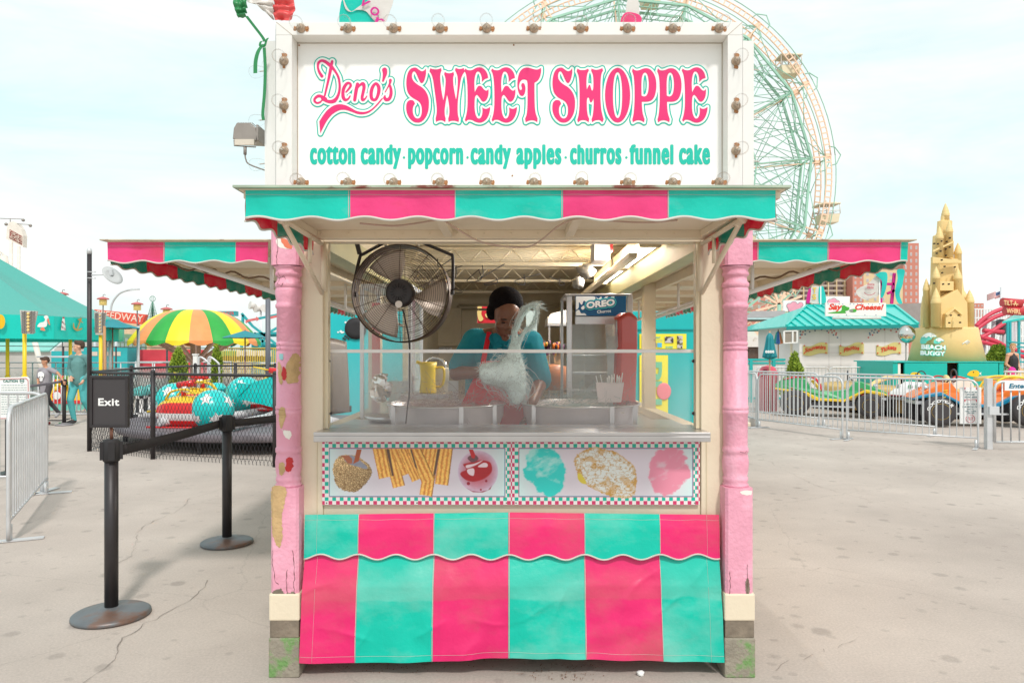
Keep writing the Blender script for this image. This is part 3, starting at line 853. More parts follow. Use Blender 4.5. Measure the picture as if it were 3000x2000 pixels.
sg = thing('splash_guard','hazy clear acrylic splash guard with white top rail above the steel shelf','splash guard',(0,3.64,1.168))
m = MB(); m.box(-.90,.90,3.640,3.645,1.169,1.541); m.build('acrylic_pane',ACR,sg)
MB().box(-.925,.915,3.630,3.656,1.541,1.558).build('top_rail',M('white_rail_plastic',rgb(232,228,226),.4),sg,bevel=.002)
m = MB()
for x in (-.912,.904):
 for z_ in (1.50,1.24): m.cyl((x,3.628,z_),(x,3.61,z_),.009,10)
m.build('screw',BLACKM,sg)
# skirt: short scalloped strip above a long drape
def drape(name,marks,cols,x0,x1,z0,z1,yb,parent,seed,scal=None,amp=.012,hem=True,flare=0.0):
 nu,nv = 230,80 if scal is None else 26
 def fn(i,j):
  x = x0 + (x1 - x0) * i; zb = z0 + (wave(x + .013,.1815,.0125) if scal is not None else .008 * math.sin(x * 3.1 + 1) - .010 * abs(math.sin(x * 2.3)))
  if scal is None:
   x += flare * j * (i - .5) * 2
  z = z1 + (zb - z1) * j
  if i < .001 or i > .999: pass
  w_ = amp * (noise.noise(Vector((x * 2.4,z * 1.1,seed))) + .55 * noise.noise(Vector((x * 7 + z * 2.0,z * 2.2,seed + 3))) + .30 * noise.noise(Vector((x * 3 - z * 9,z * 5,seed + 9)))) * min(1,j * 3 + .15)
  cz = noise.noise(Vector((x * 2.0 + z * 1.3,z * 3.2 - x * .8,seed + 20))); cz2 = noise.noise(Vector((x * 3.4 - z * 2.1,z * 2.4,seed + 31)))
  w_ -= amp * (.30 * math.exp(-abs(cz) * 16) * max(0,min(1,3 * noise.noise(Vector((x * 4,z * 4,seed + 50))) + .3)) + .30 * math.exp(-abs(cz2) * 18) * max(0,min(1,3 * noise.noise(Vector((x * 5,z * 5,seed + 70))) + .2))) * min(1,j * 3 + .1)
  return (x,yb - .004 - abs(amp) * 1.2 * min(1,j * 3) + w_ - ((.055 * j ** .7) if scal is None else .012 * j),z + (.012 * (1 - abs(2 * i - 1)) if scal is not None else 0) * (1 - j))
 def mi(i,j):
  x = x0 + (x1 - x0) * (i + .5 / nu); k = 0
  for q in marks:
   if x > q: k += 1
  return cols[k]
 m = MB(); m.grid(fn,nu,nv,mi); m.f = [f[::-1] for f in m.f]
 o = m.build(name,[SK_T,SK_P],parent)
 p = MB()
 off = Vector((0,-.0015,0))
 if scal is not None: p.tube([Vector(fn(i / 150,1)) + off for i in range(151)],.0042,6)
 for q in marks:
  p.tube([Vector(fn((q - x0) / (x1 - x0),j / 12)) + off for j in range(13)],.0016,4)
 for t in ([.03,.97]): p.tube([Vector(fn(t,j / 14)) + off * .4 for j in range(15)],.0007,3)
 for t in ([.13] if scal is not None else [.945]): p.tube([Vector(fn(i / 90,t)) + off * .4 for i in range(91)],.0007,3)
 p.build('piping' if scal is not None else 'stitching',F_W,o)
 return o
def skirtmat(name,col,back,worn):
 m = fabric(name,col,back,rough=.34,dirt=(worn,2.2,.47,.70,(1,1,1.6)))
 n = m.node_tree; b = n.nodes['Principled BSDF']; L = n.links.new                     # dust band about half way up the drape
 src = b.inputs['Base Color'].links[0]; s0 = src.from_socket
 t = n.nodes.new('ShaderNodeTexCoord'); s = n.nodes.new('ShaderNodeSeparateXYZ'); L(t.outputs['Object'],s.inputs[0])
 no = n.nodes.new('ShaderNodeTexNoise'); no.inputs['Scale'].default_value = 3; no.inputs['Detail'].default_value = 8; L(t.outputs['Object'],no.inputs['Vector'])
 ad = n.nodes.new('ShaderNodeMath'); ad.operation = 'MULTIPLY_ADD'; ad.inputs[1].default_value = .10; L(no.outputs['Fac'],ad.inputs[0]); L(s.outputs['Z'],ad.inputs[2])
 r1 = n.nodes.new('ShaderNodeMapRange'); r1.inputs[1].default_value = .330; r1.inputs[2].default_value = .340; L(ad.outputs[0],r1.inputs[0])
 r2 = n.nodes.new('ShaderNodeMapRange'); r2.inputs[1].default_value = .36; r2.inputs[2].default_value = .52; r2.inputs[3].default_value = 1; r2.inputs[4].default_value = 0; L(ad.outputs[0],r2.inputs[0])
 mu = n.nodes.new('ShaderNodeMath'); mu.operation = 'MULTIPLY'; L(r1.outputs[0],mu.inputs[0]); L(r2.outputs[0],mu.inputs[1])
 m3 = n.nodes.new('ShaderNodeMath'); m3.operation = 'MULTIPLY'; L(mu.outputs[0],m3.inputs[0]); L(no.outputs['Fac'],m3.inputs[1])
 mi = n.nodes.new('ShaderNodeMixRGB'); L(m3.outputs[0],mi.inputs[0]); L(s0,mi.inputs[1]); mi.inputs[2].default_value = (*worn,1); L(mi.outputs[0],b.inputs['Base Color'])
 return m
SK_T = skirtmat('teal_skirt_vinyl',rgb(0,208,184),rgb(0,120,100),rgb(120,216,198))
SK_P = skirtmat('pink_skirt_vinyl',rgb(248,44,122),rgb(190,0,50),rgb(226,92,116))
SKR = thing('stand_skirt','teal and pink striped vinyl skirt hanging under the picture panels down to the ground','skirt',(0,3.55,.08))
mk = [X(u,3.5) for u in (1048,1270,1492,1714,1935)]
drape('lower_drape',mk,[1,0,1,0,1,0],-1.0,1.0,.088,.60,3.543,SKR,2,amp=.026,flare=.008)
drape('scalloped_strip',mk,[0,1,0,1,0,1],-1.003,1.003,.560,.758,3.530,SKR,6,scal=1,amp=.008)
# ------------------------------------------------------------------ lit marquee sign on the roof
S_PINK = M('sign_pink',rgb(222,32,112),.4,var=.03); S_TEAL = M('sign_teal',rgb(0,184,164),.4,var=.03); S_WHITE = M('sign_white',rgb(240,240,239),.32,var=.01)
SG = thing('marquee_sign','big white bulb-framed sweet shop sign with pink and teal lettering on the stand roof','sign',(0,3.59,2.2))
YP,YR = 3.590,3.50
fx0,fx1,fz0,fz1 = X(808,YR),X(2175,YR),2.20,Z(65,YR)
ix0,ix1,iz1,iz0 = X(855,YR),X(2132,YR),Z(103,YR),2.30
MB().box(ix0 - .02,ix1 + .02,YP,YP + .02,iz0 - .03,iz1 + .03).build('sign_panel',S_WHITE,SG)
m = MB()
m.box(fx0,fx1,YR,YP,iz1,fz1); m.box(fx0,ix0,YR,YP,iz0,iz1 - .0005); m.box(ix1,fx1,YR,YP,iz0,iz1 - .0005); m.box(fx0,fx1,YR,YP,fz0,iz0)
for sx in (-1,1):                       # mitred corners: thin joint lines
 xa = fx0 if sx < 0 else fx1; xb = ix0 if sx < 0 else ix1
fr = m.build('sign_frame',FRAMEW,SG,bevel=.002)
JT = M('frame_joint_grime',rgb(168,150,128),.8)
m = MB()
for (xa,xb) in ((fx0,ix0),(fx1,ix1)):
 m.add([(xa,YR - .001,fz1),(xa + .003,YR - .001,fz1),(xb + .003,YR - .001,iz1),(xb,YR - .001,iz1)],[(0,1,2,3)])
m.box(ix0,ix1,YP - .002,YP - .001,iz1 - .0035,iz1 - .001); m.box(ix0 + .0005,ix0 + .003,YP - .003,YP - .001,iz0,iz1); m.box(ix1 - .003,ix1 - .0005,YP - .003,YP - .001,iz0,iz1)
m.build('frame_joint',JT,fr)
# canted corner strips and the side sign boxes
m = MB()
for s_ in (-1,1):
 xf = fx0 if s_ < 0 else fx1
 a = (xf + s_ * .001,YR + .002); b = (xf + s_ * .055,3.66); c = (xf + s_ * .108,3.66); d = (xf + s_ * .108,7.2); e = (xf,7.2)
 for q,z0,z1 in ((( a,b,e,(a[0],3.7)),fz0,fz1 - .01),((b,c,d,(b[0],7.2)),fz0,3.108)):
  vs = [(x,y,z) for z in (z0,z1) for x,y in q]
  m.add(vs,[(0,1,2,3),(4,5,6,7),(0,1,5,4),(1,2,6,5),(2,3,7,6),(3,0,4,7)])
m.box(fx0 + .05,fx1 - .05,3.62,7.2,3.05,3.08)
m.build('side_sign_box',FRAMEW,SG)
# bulbs: clear globe in a rusty socket
def bulb(pos,d,proto=[None]):
 if proto[0] is None:
  m = MB()
  m.lathe([(.011,0),(.011,.014),(.017,.028),(.026,.045),(.031,.062),(.0325,.076),(.031,.090),(.024,.103),(.012,.110),(0,.112)],n=20)
  b = m.build('light_bulb',BULB,SG)
  m = MB(); m.lathe([(.023,-.001),(.022,.005),(.017,.015),(.015,.022),(.008,.024)],n=14); m.box(-.034,-.018,-.006,.006,0,.003,1); m.box(.018,.034,-.006,.006,0,.003,1)
  m.cyl((0,0,.02),(0,0,.055),.0035,6,2); m.cyl((-.004,0,.05),(.004,0,.062),.001,4,2)
  s = m.build('socket',[M('tarnished_socket',rgb(172,152,132),.5,.4,.3,60),RUST,F_W],b)
  m = MB(); r_ = random.Random(3)
  for sx in (-1,1):
   q = [(sx * .028 + .011 * math.cos(t * PI / 4) * r_.uniform(.6,1.2),.012 * math.sin(t * PI / 4) * r_.uniform(.6,1.6)) for t in range(8)]
   m.add([(x,y,.0008) for x,y in q],[list(range(8))])
  m.build('rust_stain',RUST,b)
  o = b; proto[0] = b
  og = ORG[b].copy()
  for k in (b,*[c for c in bpy.data.objects if c.parent == b]):
   for vv in k.data.vertices: vv.co += og
   ORG[k] = Vector()
 else:
  o = proto[0].copy(); COL.objects.link(o)
  for c in [c for c in bpy.data.objects if c.parent == proto[0]]:
   c2 = c.copy(); COL.objects.link(c2); c2.parent = o
 o.parent = SG
 o.matrix_basis = Matrix.Translation(Vector(pos) - ORG[SG]) @ Vector(d).normalized().to_track_quat('Z','Y').to_matrix().to_4x4()
 return o
us = [882,1019,1153,1289,1426,1564,1701,1838,1971,2106]
for i,u in enumerate(us):
 for v in (84,534): bulb((X(u,YR),YR - .001,Z(v,YR)),(random.uniform(-.06,.06),-1,random.uniform(-.1,.05)))
for v in (180,310,442):
 for u in (832,2156):
  o = bulb((X(u,YR),YR - .001,Z(v,YR)),(random.uniform(-.05,.05),-1,random.uniform(-.12,.0)))
  o.matrix_basis = o.matrix_basis @ Matrix.Rotation(R(90),4,'Z')
for s_ in (-1,1):
 for z_ in (Z(205,3.75),Z(345,3.75),Z(472,3.75)):
  for y_ in (3.75,4.1): bulb((fx0 - .109 if s_ < 0 else fx1 + .109,y_,z_ + random.uniform(-.01,.01)),(s_,0,-.12))
 for z_ in (Z(145,3.72),): bulb((fx0 - .109 if s_ < 0 else fx1 + .109,3.95,z_),(s_,0,.1))
# ---- the lettering, drawn by hand in photo pixels
def place_y(y): return lambda u,v: (X(u,YP),y,Z(v,YP))
G_S = "485,228c 487,330 468,430 440,500 405,535 368,515 330,440 295,360 265,305 235,287 205,320 193,385 205,450 250,515 320,570 400,620 470,690 520,780 545,880 548,960 540,1080 505,1200 440,1300 370,1348 310,1357 240,1345 165,1290 105,1200 77,1100 75,1010 90,940 130,897 175,887 220,897 245,930 258,968c 235,995 215,1050 212,1120 225,1190 260,1250 312,1272 360,1250 390,1190 400,1110 395,1030 370,960 320,905 250,865 180,820 120,750 88,660 76,540 85,420 115,310 165,240 225,213 280,213 320,240 365,272 405,287 450,270"
G_W = "575,225c 620,240 690,250 750,240 803,222c 812,272c 790,330 783,420 795,560 815,720 848,900c 875,760 890,600 897,480 885,400 865,350c 878,300c 920,322 970,330 1020,322 1060,302c 1072,350c 1055,420 1055,520 1070,650 1095,790 1113,885c 1130,780 1142,650 1150,520 1145,400 1120,320 1092,265c 1105,218c 1170,240 1230,235 1275,218c 1285,262c 1290,300c 1250,360 1215,460 1190,620 1165,800 1150,950 1148,1100 1155,1200 1175,1275c 1168,1345c 1110,1325 1045,1318 990,1328 958,1350c 950,1275c 970,1200 975,1090 962,950 940,830 925,775c 912,850 890,980 877,1100 880,1200 898,1275c 890,1352c 850,1322 795,1310 735,1322 695,1348c 688,1265c 705,1190 712,1100 705,980 685,820 660,640 635,470 605,360 560,290c"
G_E = "440,228c 480,258 545,268 600,255 660,220 730,205 800,220 860,270 900,340 920,427c 850,452 785,515c 785,430 765,350 735,305 703,292 675,310 650,370 635,460 630,560 638,728c 665,670 700,610 735,590 780,605 820,655 865,690 900,685 922,650c 927,720 915,810 880,885 830,922 785,905 740,840 700,790 680,780 650,810 638,880 635,980 638,1080 655,1180 690,1255 727,1273 765,1250 790,1190 800,1120 795,1035c 830,1062 880,1070 925,1052 960,1025c 955,1100 925,1210 870,1300 790,1350 720,1358 650,1340 580,1305 520,1297 480,1308 455,1343c 430,1300c 460,1200 480,1080 488,940 488,740 482,560 465,400 445,320 420,275c"
G_T = "1462,215c 1462,300 1440,400 1395,480 1325,525c 1325,700 1328,900 1335,1060 1355,1180 1390,1275c 1383,1350c 1330,1318 1265,1308 1200,1320 1142,1350c 1128,1275c 1160,1190 1175,1060 1180,900 1180,700 1180,560 1170,480c 1120,458 1060,468 1020,520 1003,590 1010,650 1030,680 1058,665 1062,625 1048,585 1060,545 1085,533 1112,550 1132,610 1135,680 1120,750 1090,795 1050,800 1010,765 980,680 968,560 978,430 1010,320 1065,245 1130,215 1200,213 1270,232 1350,252 1410,245"
G_H = "650,230c 700,258 760,264 820,258 878,230c 890,275c 862,330 845,430 840,550 848,668c 870,620 890,580 905,570 922,590 935,640 955,690 975,670 985,600 985,480 978,380 960,320 937,275c 945,230c 1000,252 1060,258 1120,243 1172,222c 1187,270c 1150,360 1135,520 1133,700 1135,900 1150,1080 1175,1200 1200,1290c 1172,1352c 1130,1312 1075,1303 1010,1318 960,1350c 945,1290c 970,1210 985,1090 992,960 988,850c 965,905 935,940 910,910 895,850 875,833 855,860 848,940 852,1080 868,1200 898,1280c 885,1355c 835,1315 780,1305 715,1315 665,1355c 648,1300c 675,1200 692,1060 697,880 695,640 685,450 665,350 637,290c"
G_P = "95,225c 135,262 190,272 250,258 320,230 390,225 460,250 530,330 575,450 587,580 578,700 545,820 490,890 410,920 285,922c 288,1020 300,1140 320,1220 342,1285c 333,1352c 275,1318 205,1308 145,1322 100,1352c 85,1290c 110,1190 125,1050 133,880 133,640 122,450 105,350 80,285c"
G_Ph = "350,313 310,345 285,430 277,560 278,700 280,795c 330,812 375,795 410,730 427,620 427,500 410,390 385,335"
s1 = 7.129
def glyph(st,ox,dx=0,s=s1,oy=170,holes=()):
 S = [poly_segs(smooth_outline(pts_parse(st,s,ox + dx,oy)))]
 for h in holes: S.append(poly_segs(smooth_outline(pts_parse(h,s,ox + dx,oy))))
 return np.concatenate(S)
def ell(cx,cy,rx,ry,n=40,pw=.92):
 return [(cx + rx * math.copysign(abs(math.cos(t)) ** pw,math.cos(t)),cy + ry * math.copysign(abs(math.sin(t)) ** pw,math.sin(t))) for t in [2 * PI * k / n for k in range(n)]]
FS = Field(1176,2086,186,376,1.1)
for S in (glyph(G_S,1180),glyph(G_W,1180),glyph(G_E,1380,-78.5),glyph(G_E,1380),glyph(G_T,1380),glyph(G_S,1180,427.7),glyph(G_H,1600),
   np.concatenate([poly_segs(ell(1809,280.3,36.8,80,pw=1)),poly_segs(ell(1809,280,13.4,67,pw=.9))]),
   glyph(G_P,1840,0,7.127,holes=[G_Ph]),glyph(G_P,1840,73.7,7.127,holes=[G_Ph]),glyph(G_E,1380,557.6)): FS.segs(S)
FD = Field(900,1170,150,410,1.0)
def sk(st,closed=False):
 q = []
 for w_ in st.split():
  a,b,c = map(float,w_.split(',')); q.append((a / 6.032 + 900,b / 6.032 + 150,c / 6.032))
 FD.stroke(q,closed=closed)
sk("265,450,27 225,390,24 196,310,19 200,225,22 250,178,22 315,190,26 385,240,30 450,300,26 515,390,20 558,480,20 577,600,20 570,720,22 535,820,26 480,885,34 405,900,30 330,880,26 270,850,22")
sk("445,190,22 432,250,26 405,390,26 380,510,22 345,660,19 315,790,16")
sk("330,850,26 270,815,26 200,800,26 140,845,22 135,890,20 175,922,18 225,912,17 262,880,12")
sk("690,730,13 740,672,18 773,615,22 752,575,20 705,580,24 655,650,28 635,740,28 642,825,30 678,870,24 728,850,16 762,800,12")
sk("893,590,29 868,700,31 842,870,28"); sk("905,650,10 945,600,20 990,585,30 1008,640,29 990,740,26 973,820,26 985,868,26 1025,850,14 1058,800,9")
sk("1215,580,22 1262,630,30 1268,720,30 1235,830,26 1190,870,24 1142,840,28 1133,740,30 1160,640,28",closed=True)
sk("1370,342,44 1376,400,38 1360,470,26 1342,535,17")
sk("1472,522,26 1462,580,18 1420,660,10 1380,732,9"); sk("1455,590,14 1478,660,24 1484,760,28 1455,845,28 1400,865,30 1372,830,24 1378,795,12")
FD.segs(poly_segs(smooth_outline(pts_parse("218,1248c 300,1120 380,1030 480,965 580,945 680,962 770,1005 870,1060 970,1080 1060,1070 1150,1020 1240,930 1310,850 1350,830c 1300,900 1200,1010 1100,1090 1000,1122 900,1118 790,1080 700,1050 620,1043 540,1065 440,1130 350,1240 290,1350 235,1462c",6.032,900,150))))
lt = FD.mesh(9.2,place_y(YP - .0015)); FS.mesh(9.3,place_y(YP - .0015),lt); lt.build('letter_outline',S_TEAL,SG)
lw_ = FD.mesh(5.6,place_y(YP - .0030)); FS.mesh(5.4,place_y(YP - .0030),lw_); lw_.build('letter_gap',S_WHITE,SG)
FD.mesh(0,place_y(YP - .0045)).build('script_lettering',S_PINK,SG)
FS.mesh(0,place_y(YP - .0045)).build('ornate_lettering',S_PINK,SG)
# second line: heavy condensed lower case; ascenders squashed to the short height of the original
mm_ = MB()
for wd,a,b in (('cotton',908,1041.5),('candy',1056.5,1175.8),('popcorn',1195.3,1357.3),('candy',1378.3,1497.5),('apples',1512.3,1645),('churros',1669.3,1821),('funnel',1844,1973),('cake',1988.6,2080.2)):
 bold = 2.95
 S = font_segs(wd,sp=1.16)
 x0,x1 = min(S[:,0].min(),S[:,2].min()),max(S[:,0].max(),S[:,2].max())
 kx = (b - a - 2 * bold) / (x1 - x0)
 xh = .547 * 1.0
 sx_ = font_segs('x'); xh = sx_[:,1].max()
 def fy(y):
  yy = np.where(y > xh,xh + (y - xh) * .45,np.where(y < 0,y * .62,y))
  return 480.5 - 1.2 - yy * (42.5 / xh)
 S2 = np.stack([(S[:,0] - x0) * kx + a + bold,fy(S[:,1]),(S[:,2] - x0) * kx + a + bold,fy(S[:,3])],1)
 F = Field(a - 4,b + 4,415,500,.9); F.segs(S2,8); F.mesh(bold,place_y(YP - .002),mm_)
for u in (1183.6,1369.8,1657.3,1834.9):
 mm_.add([(X(u + 3.7 * math.cos(t * PI / 8),YP),YP - .002,Z(462 + 3.7 * math.sin(t * PI / 8),YP)) for t in range(16)],[list(range(16))])
mm_.build('product_list_lettering',S_TEAL,SG)
# fix-ups on the sign: a few screws
m = MB()
for u,v in ((1500,110),(1505,133),(877,134),(2128,120),(1501,515)): m.cyl((X(u,YP),YP - .004 if v > 120 else YR + .03,Z(v,YP)),(X(u,YP),YP - .001 if v > 120 else YR + .034,Z(v,YP)),.004,8)
m.build('screw',RUST,SG)
# floodlight on the left side of the sign
fl_ = thing('floodlight','small grey floodlight tipped downwards beside the left edge of the big sign','floodlight',P(730,400,3.9))
GREYM = M('grey_lamp_housing',rgb(150,142,136),.5,.3,.1,9)
c = P(728,392,3.9)
m = MB(); m.prism([(-.062,-.045),(.068,-.052),(.058,.012),(.034,.040),(-.040,.040),(-.056,.012)],c + Vector((0,.06,0)),(1,0,0),(0,0,1),.12)
for i in range(9): m.box(c.x - .036 + i * .009,c.x - .033 + i * .009,c.y - .055,c.y + .055,c.z + .0405,c.z + .044)
m.build('housing',GREYM,fl_,bevel=.003)
MB().box(c.x - .05,c.x + .052,c.y - .065,c.y - .058,c.z - .078,c.z - .048).build('lamp_lens',M('pale_lens',rgb(210,200,186),.3),fl_)
m = MB(); m.tube([c + Vector(q) for q in ((-.058,-.05,-.05),(-.058,-.05,-.078),(.056,-.05,-.086),(.058,-.05,-.05))],.0035,6); m.cyl(c + Vector((0,-.05,-.083)),c + Vector((0,-.05,-.125)),.009,8)
m.tube(catmull([c + Vector(q) for q in ((0,-.05,-.125),(.004,-.05,-.15),(.02,-.04,-.175),(.10,0,-.20))],4),.004,6)
m.box(c.x + .062,c.x + .072,c.y - .06,c.y + .06,c.z - .05,c.z + .03)
m.build('yoke',GREYM,fl_)
# green-white-red flag tied at the left corner, ribbon hanging from it
def cloth(fn,nu,nv,name,mat,parent=None,**kw):
 m = MB(); m.grid(fn,nu,nv,kw.pop('mi',0)); return m.build(name,mat,parent,solid=.002,**kw)
FG,FW_,FR = fabric('green_flag_cloth',rgb(58,150,92),rgb(30,110,60)),fabric('white_flag_cloth',rgb(232,226,220),rgb(220,214,208)),fabric('red_flag_cloth',rgb(235,92,92),rgb(220,80,80))
flg = thing('tricolour_flag','green, white and red flag knotted to the top left corner of the sign','flag',P(780,70,3.6))
def band(pts,mat,name,nv=10,seed=0,y=3.6):
 A = catmull([P(u,v,y) for u,v in pts[0]],5); B = catmull([P(u,v,y) for u,v in pts[1]],5)
 n = min(len(A),len(B)) - 1
 def fn(i,j):
  k = i * n; a = A[min(int(k),n)].lerp(A[min(int(k) + 1,n)],k % 1); b = B[min(int(k),n)].lerp(B[min(int(k) + 1,n)],k % 1)
  q = a.lerp(b,j); q.y += .02 * noise.noise(Vector((i * 5,j * 3,seed))) + .008 * math.sin(i * 26 + seed); return q
 return cloth(fn,28,nv,name,mat,flg)
band((((686,-60),(684,6),(690,34),(696,50)),((730,-60),(724,4),(722,30),(722,50))),FG,'green_stripe',seed=1)
band((((730,-60),(724,4),(745,10),(770,30),(800,58)),((800,-60),(803,0),(802,20),(800,40),(803,58))),FW_,'white_stripe',seed=2)
band((((800,-60),(803,0),(800,30),(806,60)),((858,-60),(860,0),(865,30),(850,62))),FR,'red_stripe',seed=3)
m = MB()
for pl,w0 in (([(722,48),(745,78),(768,108),(776,122)],.008),([(776,122),(765,122),(762,135),(774,138),(780,120),(785,112)],.006),([(772,130),(757,150),(749,180),(748,215)],.010),([(774,140),(777,200),(775,270),(770,330),(772,352)],.008)):
 q = catmull([P(u,v,3.58) for u,v in pl],5); vs = []; fs = []
 for i,p in enumerate(q):
  vs += [p + Vector((-w0,.002,0)),p + Vector((w0,-.002,0))]
  if i: fs.append((2 * i - 2,2 * i - 1,2 * i + 1,2 * i))
 m.add(vs,fs)
m.build('ribbon',FG,flg,solid=.0015)
# second banner and a pennant rising behind the sign
fb = thing('shop_banner','teal and white banner with curved magenta letters rising behind the top of the sign','banner',P(1060,60,4.3))
def flatpoly(pts,y,mat,parent,name,t=.003,thick=True,**kw):
 m = MB(); m.prism([(X(u,y),Z(v,y)) for u,v in pts][::1],(0,y,0),(1,0,0),(0,0,1),-t if False else t); return m.build(name,mat,parent,**kw)
def sheet(pts,y,mat,parent,name,t=.004,bend=0.0,**kw):
 F = Field(min(p[0] for p in pts) - 2,max(p[0] for p in pts) + 2,min(p[1] for p in pts) - 2,max(p[1] for p in pts) + 2,2.0)
 F.segs(poly_segs(smooth_outline([(a,b,False) for a,b in pts],4)))
 m = F.mesh(0,lambda u,v: (X(u,y),y + bend * noise.noise(Vector((u * .02,v * .02,1))),Z(v,y)))
 return m.build(name,mat,parent,solid=t,**kw)
sheet([(998,80),(996,30),(1010,-10),(1060,-12),(1110,30),(1125,80),(1060,95)],4.30,FG if False else F_T,fb,'teal_field')
sheet([(1008,0),(1016,20),(1030,34),(1055,18),(1090,-2),(1150,-8),(1140,40),(1122,75),(1095,60),(1072,34),(1045,30),(1028,36),(1012,26),(1004,-6)],4.29,FW_,fb,'white_field')
MAG = M('magenta_print',rgb(196,20,130),.6)
for ch,u,v,rr in (('v',1068,8,-38),('o',1098,34,-42),('r',1112,66,-20)):
 t = R(rr); text('lettering',ch,MAG,fb,P(u,v,4.27),(math.cos(t),0,math.sin(t)),(-math.sin(t),0,math.cos(t)),.055,.052,bold=.01,cx=True)
pn = thing('pennant','white and magenta pennant pole tip poking up behind the middle of the sign','pennant',P(1850,40,4.3))
sheet([(1842,-10),(1865,-12),(1872,20),(1870,45),(1835,45)],4.3,FW_,pn,'white_part'); sheet([(1832,38),(1872,44),(1877,66),(1820,70)],4.29,F_P,pn,'magenta_part')
MB().cyl(P(1853,80,4.32),P(1853,-30,4.32),.006,6).build('pole',ALU,pn)
# ------------------------------------------------------------------ picture panels under the counter
def fbm(x,y,o=4,s=0.0):
 v = np.zeros_like(x); a = 1.0; f = 1.0; tot = 0
 for k in range(o):
  v += a * _vn(x * f + 17.3 * k + s,y * f - 9.1 * k + s * 1.7); tot += a; a *= .55; f *= 2.03
 return v / tot
_perm = rng.random((256,256))
def _vn(x,y):
 xi = np.floor(x).astype(int); yi = np.floor(y).astype(int); fx = x - xi; fy = y - yi
 fx = fx * fx * (3 - 2 * fx); fy = fy * fy * (3 - 2 * fy)
 p = lambda a,b: _perm[a & 255,b & 255]
 return (p(xi,yi) * (1 - fx) + p(xi + 1,yi) * fx) * (1 - fy) + (p(xi,yi + 1) * (1 - fx) + p(xi + 1,yi + 1) * fx) * fy
def cells(x,y,s):
 x = x / s; y = y / s; xi = np.floor(x).astype(int); yi = np.floor(y).astype(int)
 d1 = np.full(x.shape,9.); d2 = np.full(x.shape,9.); idn = np.zeros(x.shape)
 for a in (-1,0,1):
  for b in (-1,0,1):
   px = xi + a + _perm[(xi + a) & 255,(yi + b) & 255]; py = yi + b + _perm[(yi + b + 77) & 255,(xi + a + 31) & 255]
   d = np.hypot(x - px,y - py); c = d < d1
   d2 = np.where(c,d1,np.minimum(d2,d)); idn = np.where(c,_perm[(xi + a + 5) & 255,(yi + b + 9) & 255],idn); d1 = np.where(c,d,d1)
 return d1,d2,idn
def C3(r,g,b): return np.array([lin(r),lin(g),lin(b)])
def printed(name,u0,u1,v0,v1,y,painter,parent,step=1.1,attr='print',mat=None):
 nu,nv = int((u1 - u0) / step),int((v1 - v0) / step)
 us_ = np.linspace(u0,u1,nu + 1); vs_ = np.linspace(v0,v1,nv + 1)
 gu,gv = np.meshgrid(us_,vs_); col = painter(gu,gv)
 co_ = np.stack([(gu - 1500) * y / FPX,np.full(gu.shape,y),HC - (gv - VH) * y / FPX],-1).reshape(-1,3)
 co_ = co_ - np.array(ORG.get(parent,Vector()))
 i,j = np.meshgrid(np.arange(nu),np.arange(nv)); a = (j * (nu + 1) + i).ravel()
 F_ = np.stack([a,a + nu + 1,a + nu + 2,a + 1],1)
 me = bpy.data.meshes.new(name); me.from_pydata(co_.tolist(),[],F_.tolist())
 ca = me.color_attributes.new(attr,'FLOAT_COLOR','POINT')
 ca.data.foreach_set('color',np.concatenate([col.reshape(-1,3),np.ones((col.size // 3,1))],1).astype(np.float32).ravel())
 me.materials.append(mat or VM()); o = bpy.data.objects.new(name,me); COL.objects.link(o); o.parent = parent; ORG[o] = ORG.get(parent,Vector())
 return o
def sdp(gu,gv,pts,cl=True):
 S = poly_segs(pts); best = np.full(gu.shape,1e9); par = np.zeros(gu.shape,bool)
 for x1,y1,x2,y2 in S:
  dx,dy = x2 - x1,y2 - y1; L = dx * dx + dy * dy + 1e-9
  t = np.clip(((gu - x1) * dx + (gv - y1) * dy) / L,0,1); best = np.minimum(best,(gu - x1 - t * dx) ** 2 + (gv - y1 - t * dy) ** 2)
  if y1 != y2: par ^= ((y1 > gv) != (y2 > gv)) & (gu < (x2 - x1) * (gv - y1) / (y2 - y1) + x1)
 d = np.sqrt(best); d[par] *= -1; return d
def lay(col,mask,c):
 m_ = np.clip(mask,0,1)[...,None]; return col * (1 - m_) + c * m_
def soft(d,w_=1.0): return np.clip(.5 - d / w_,0,1)
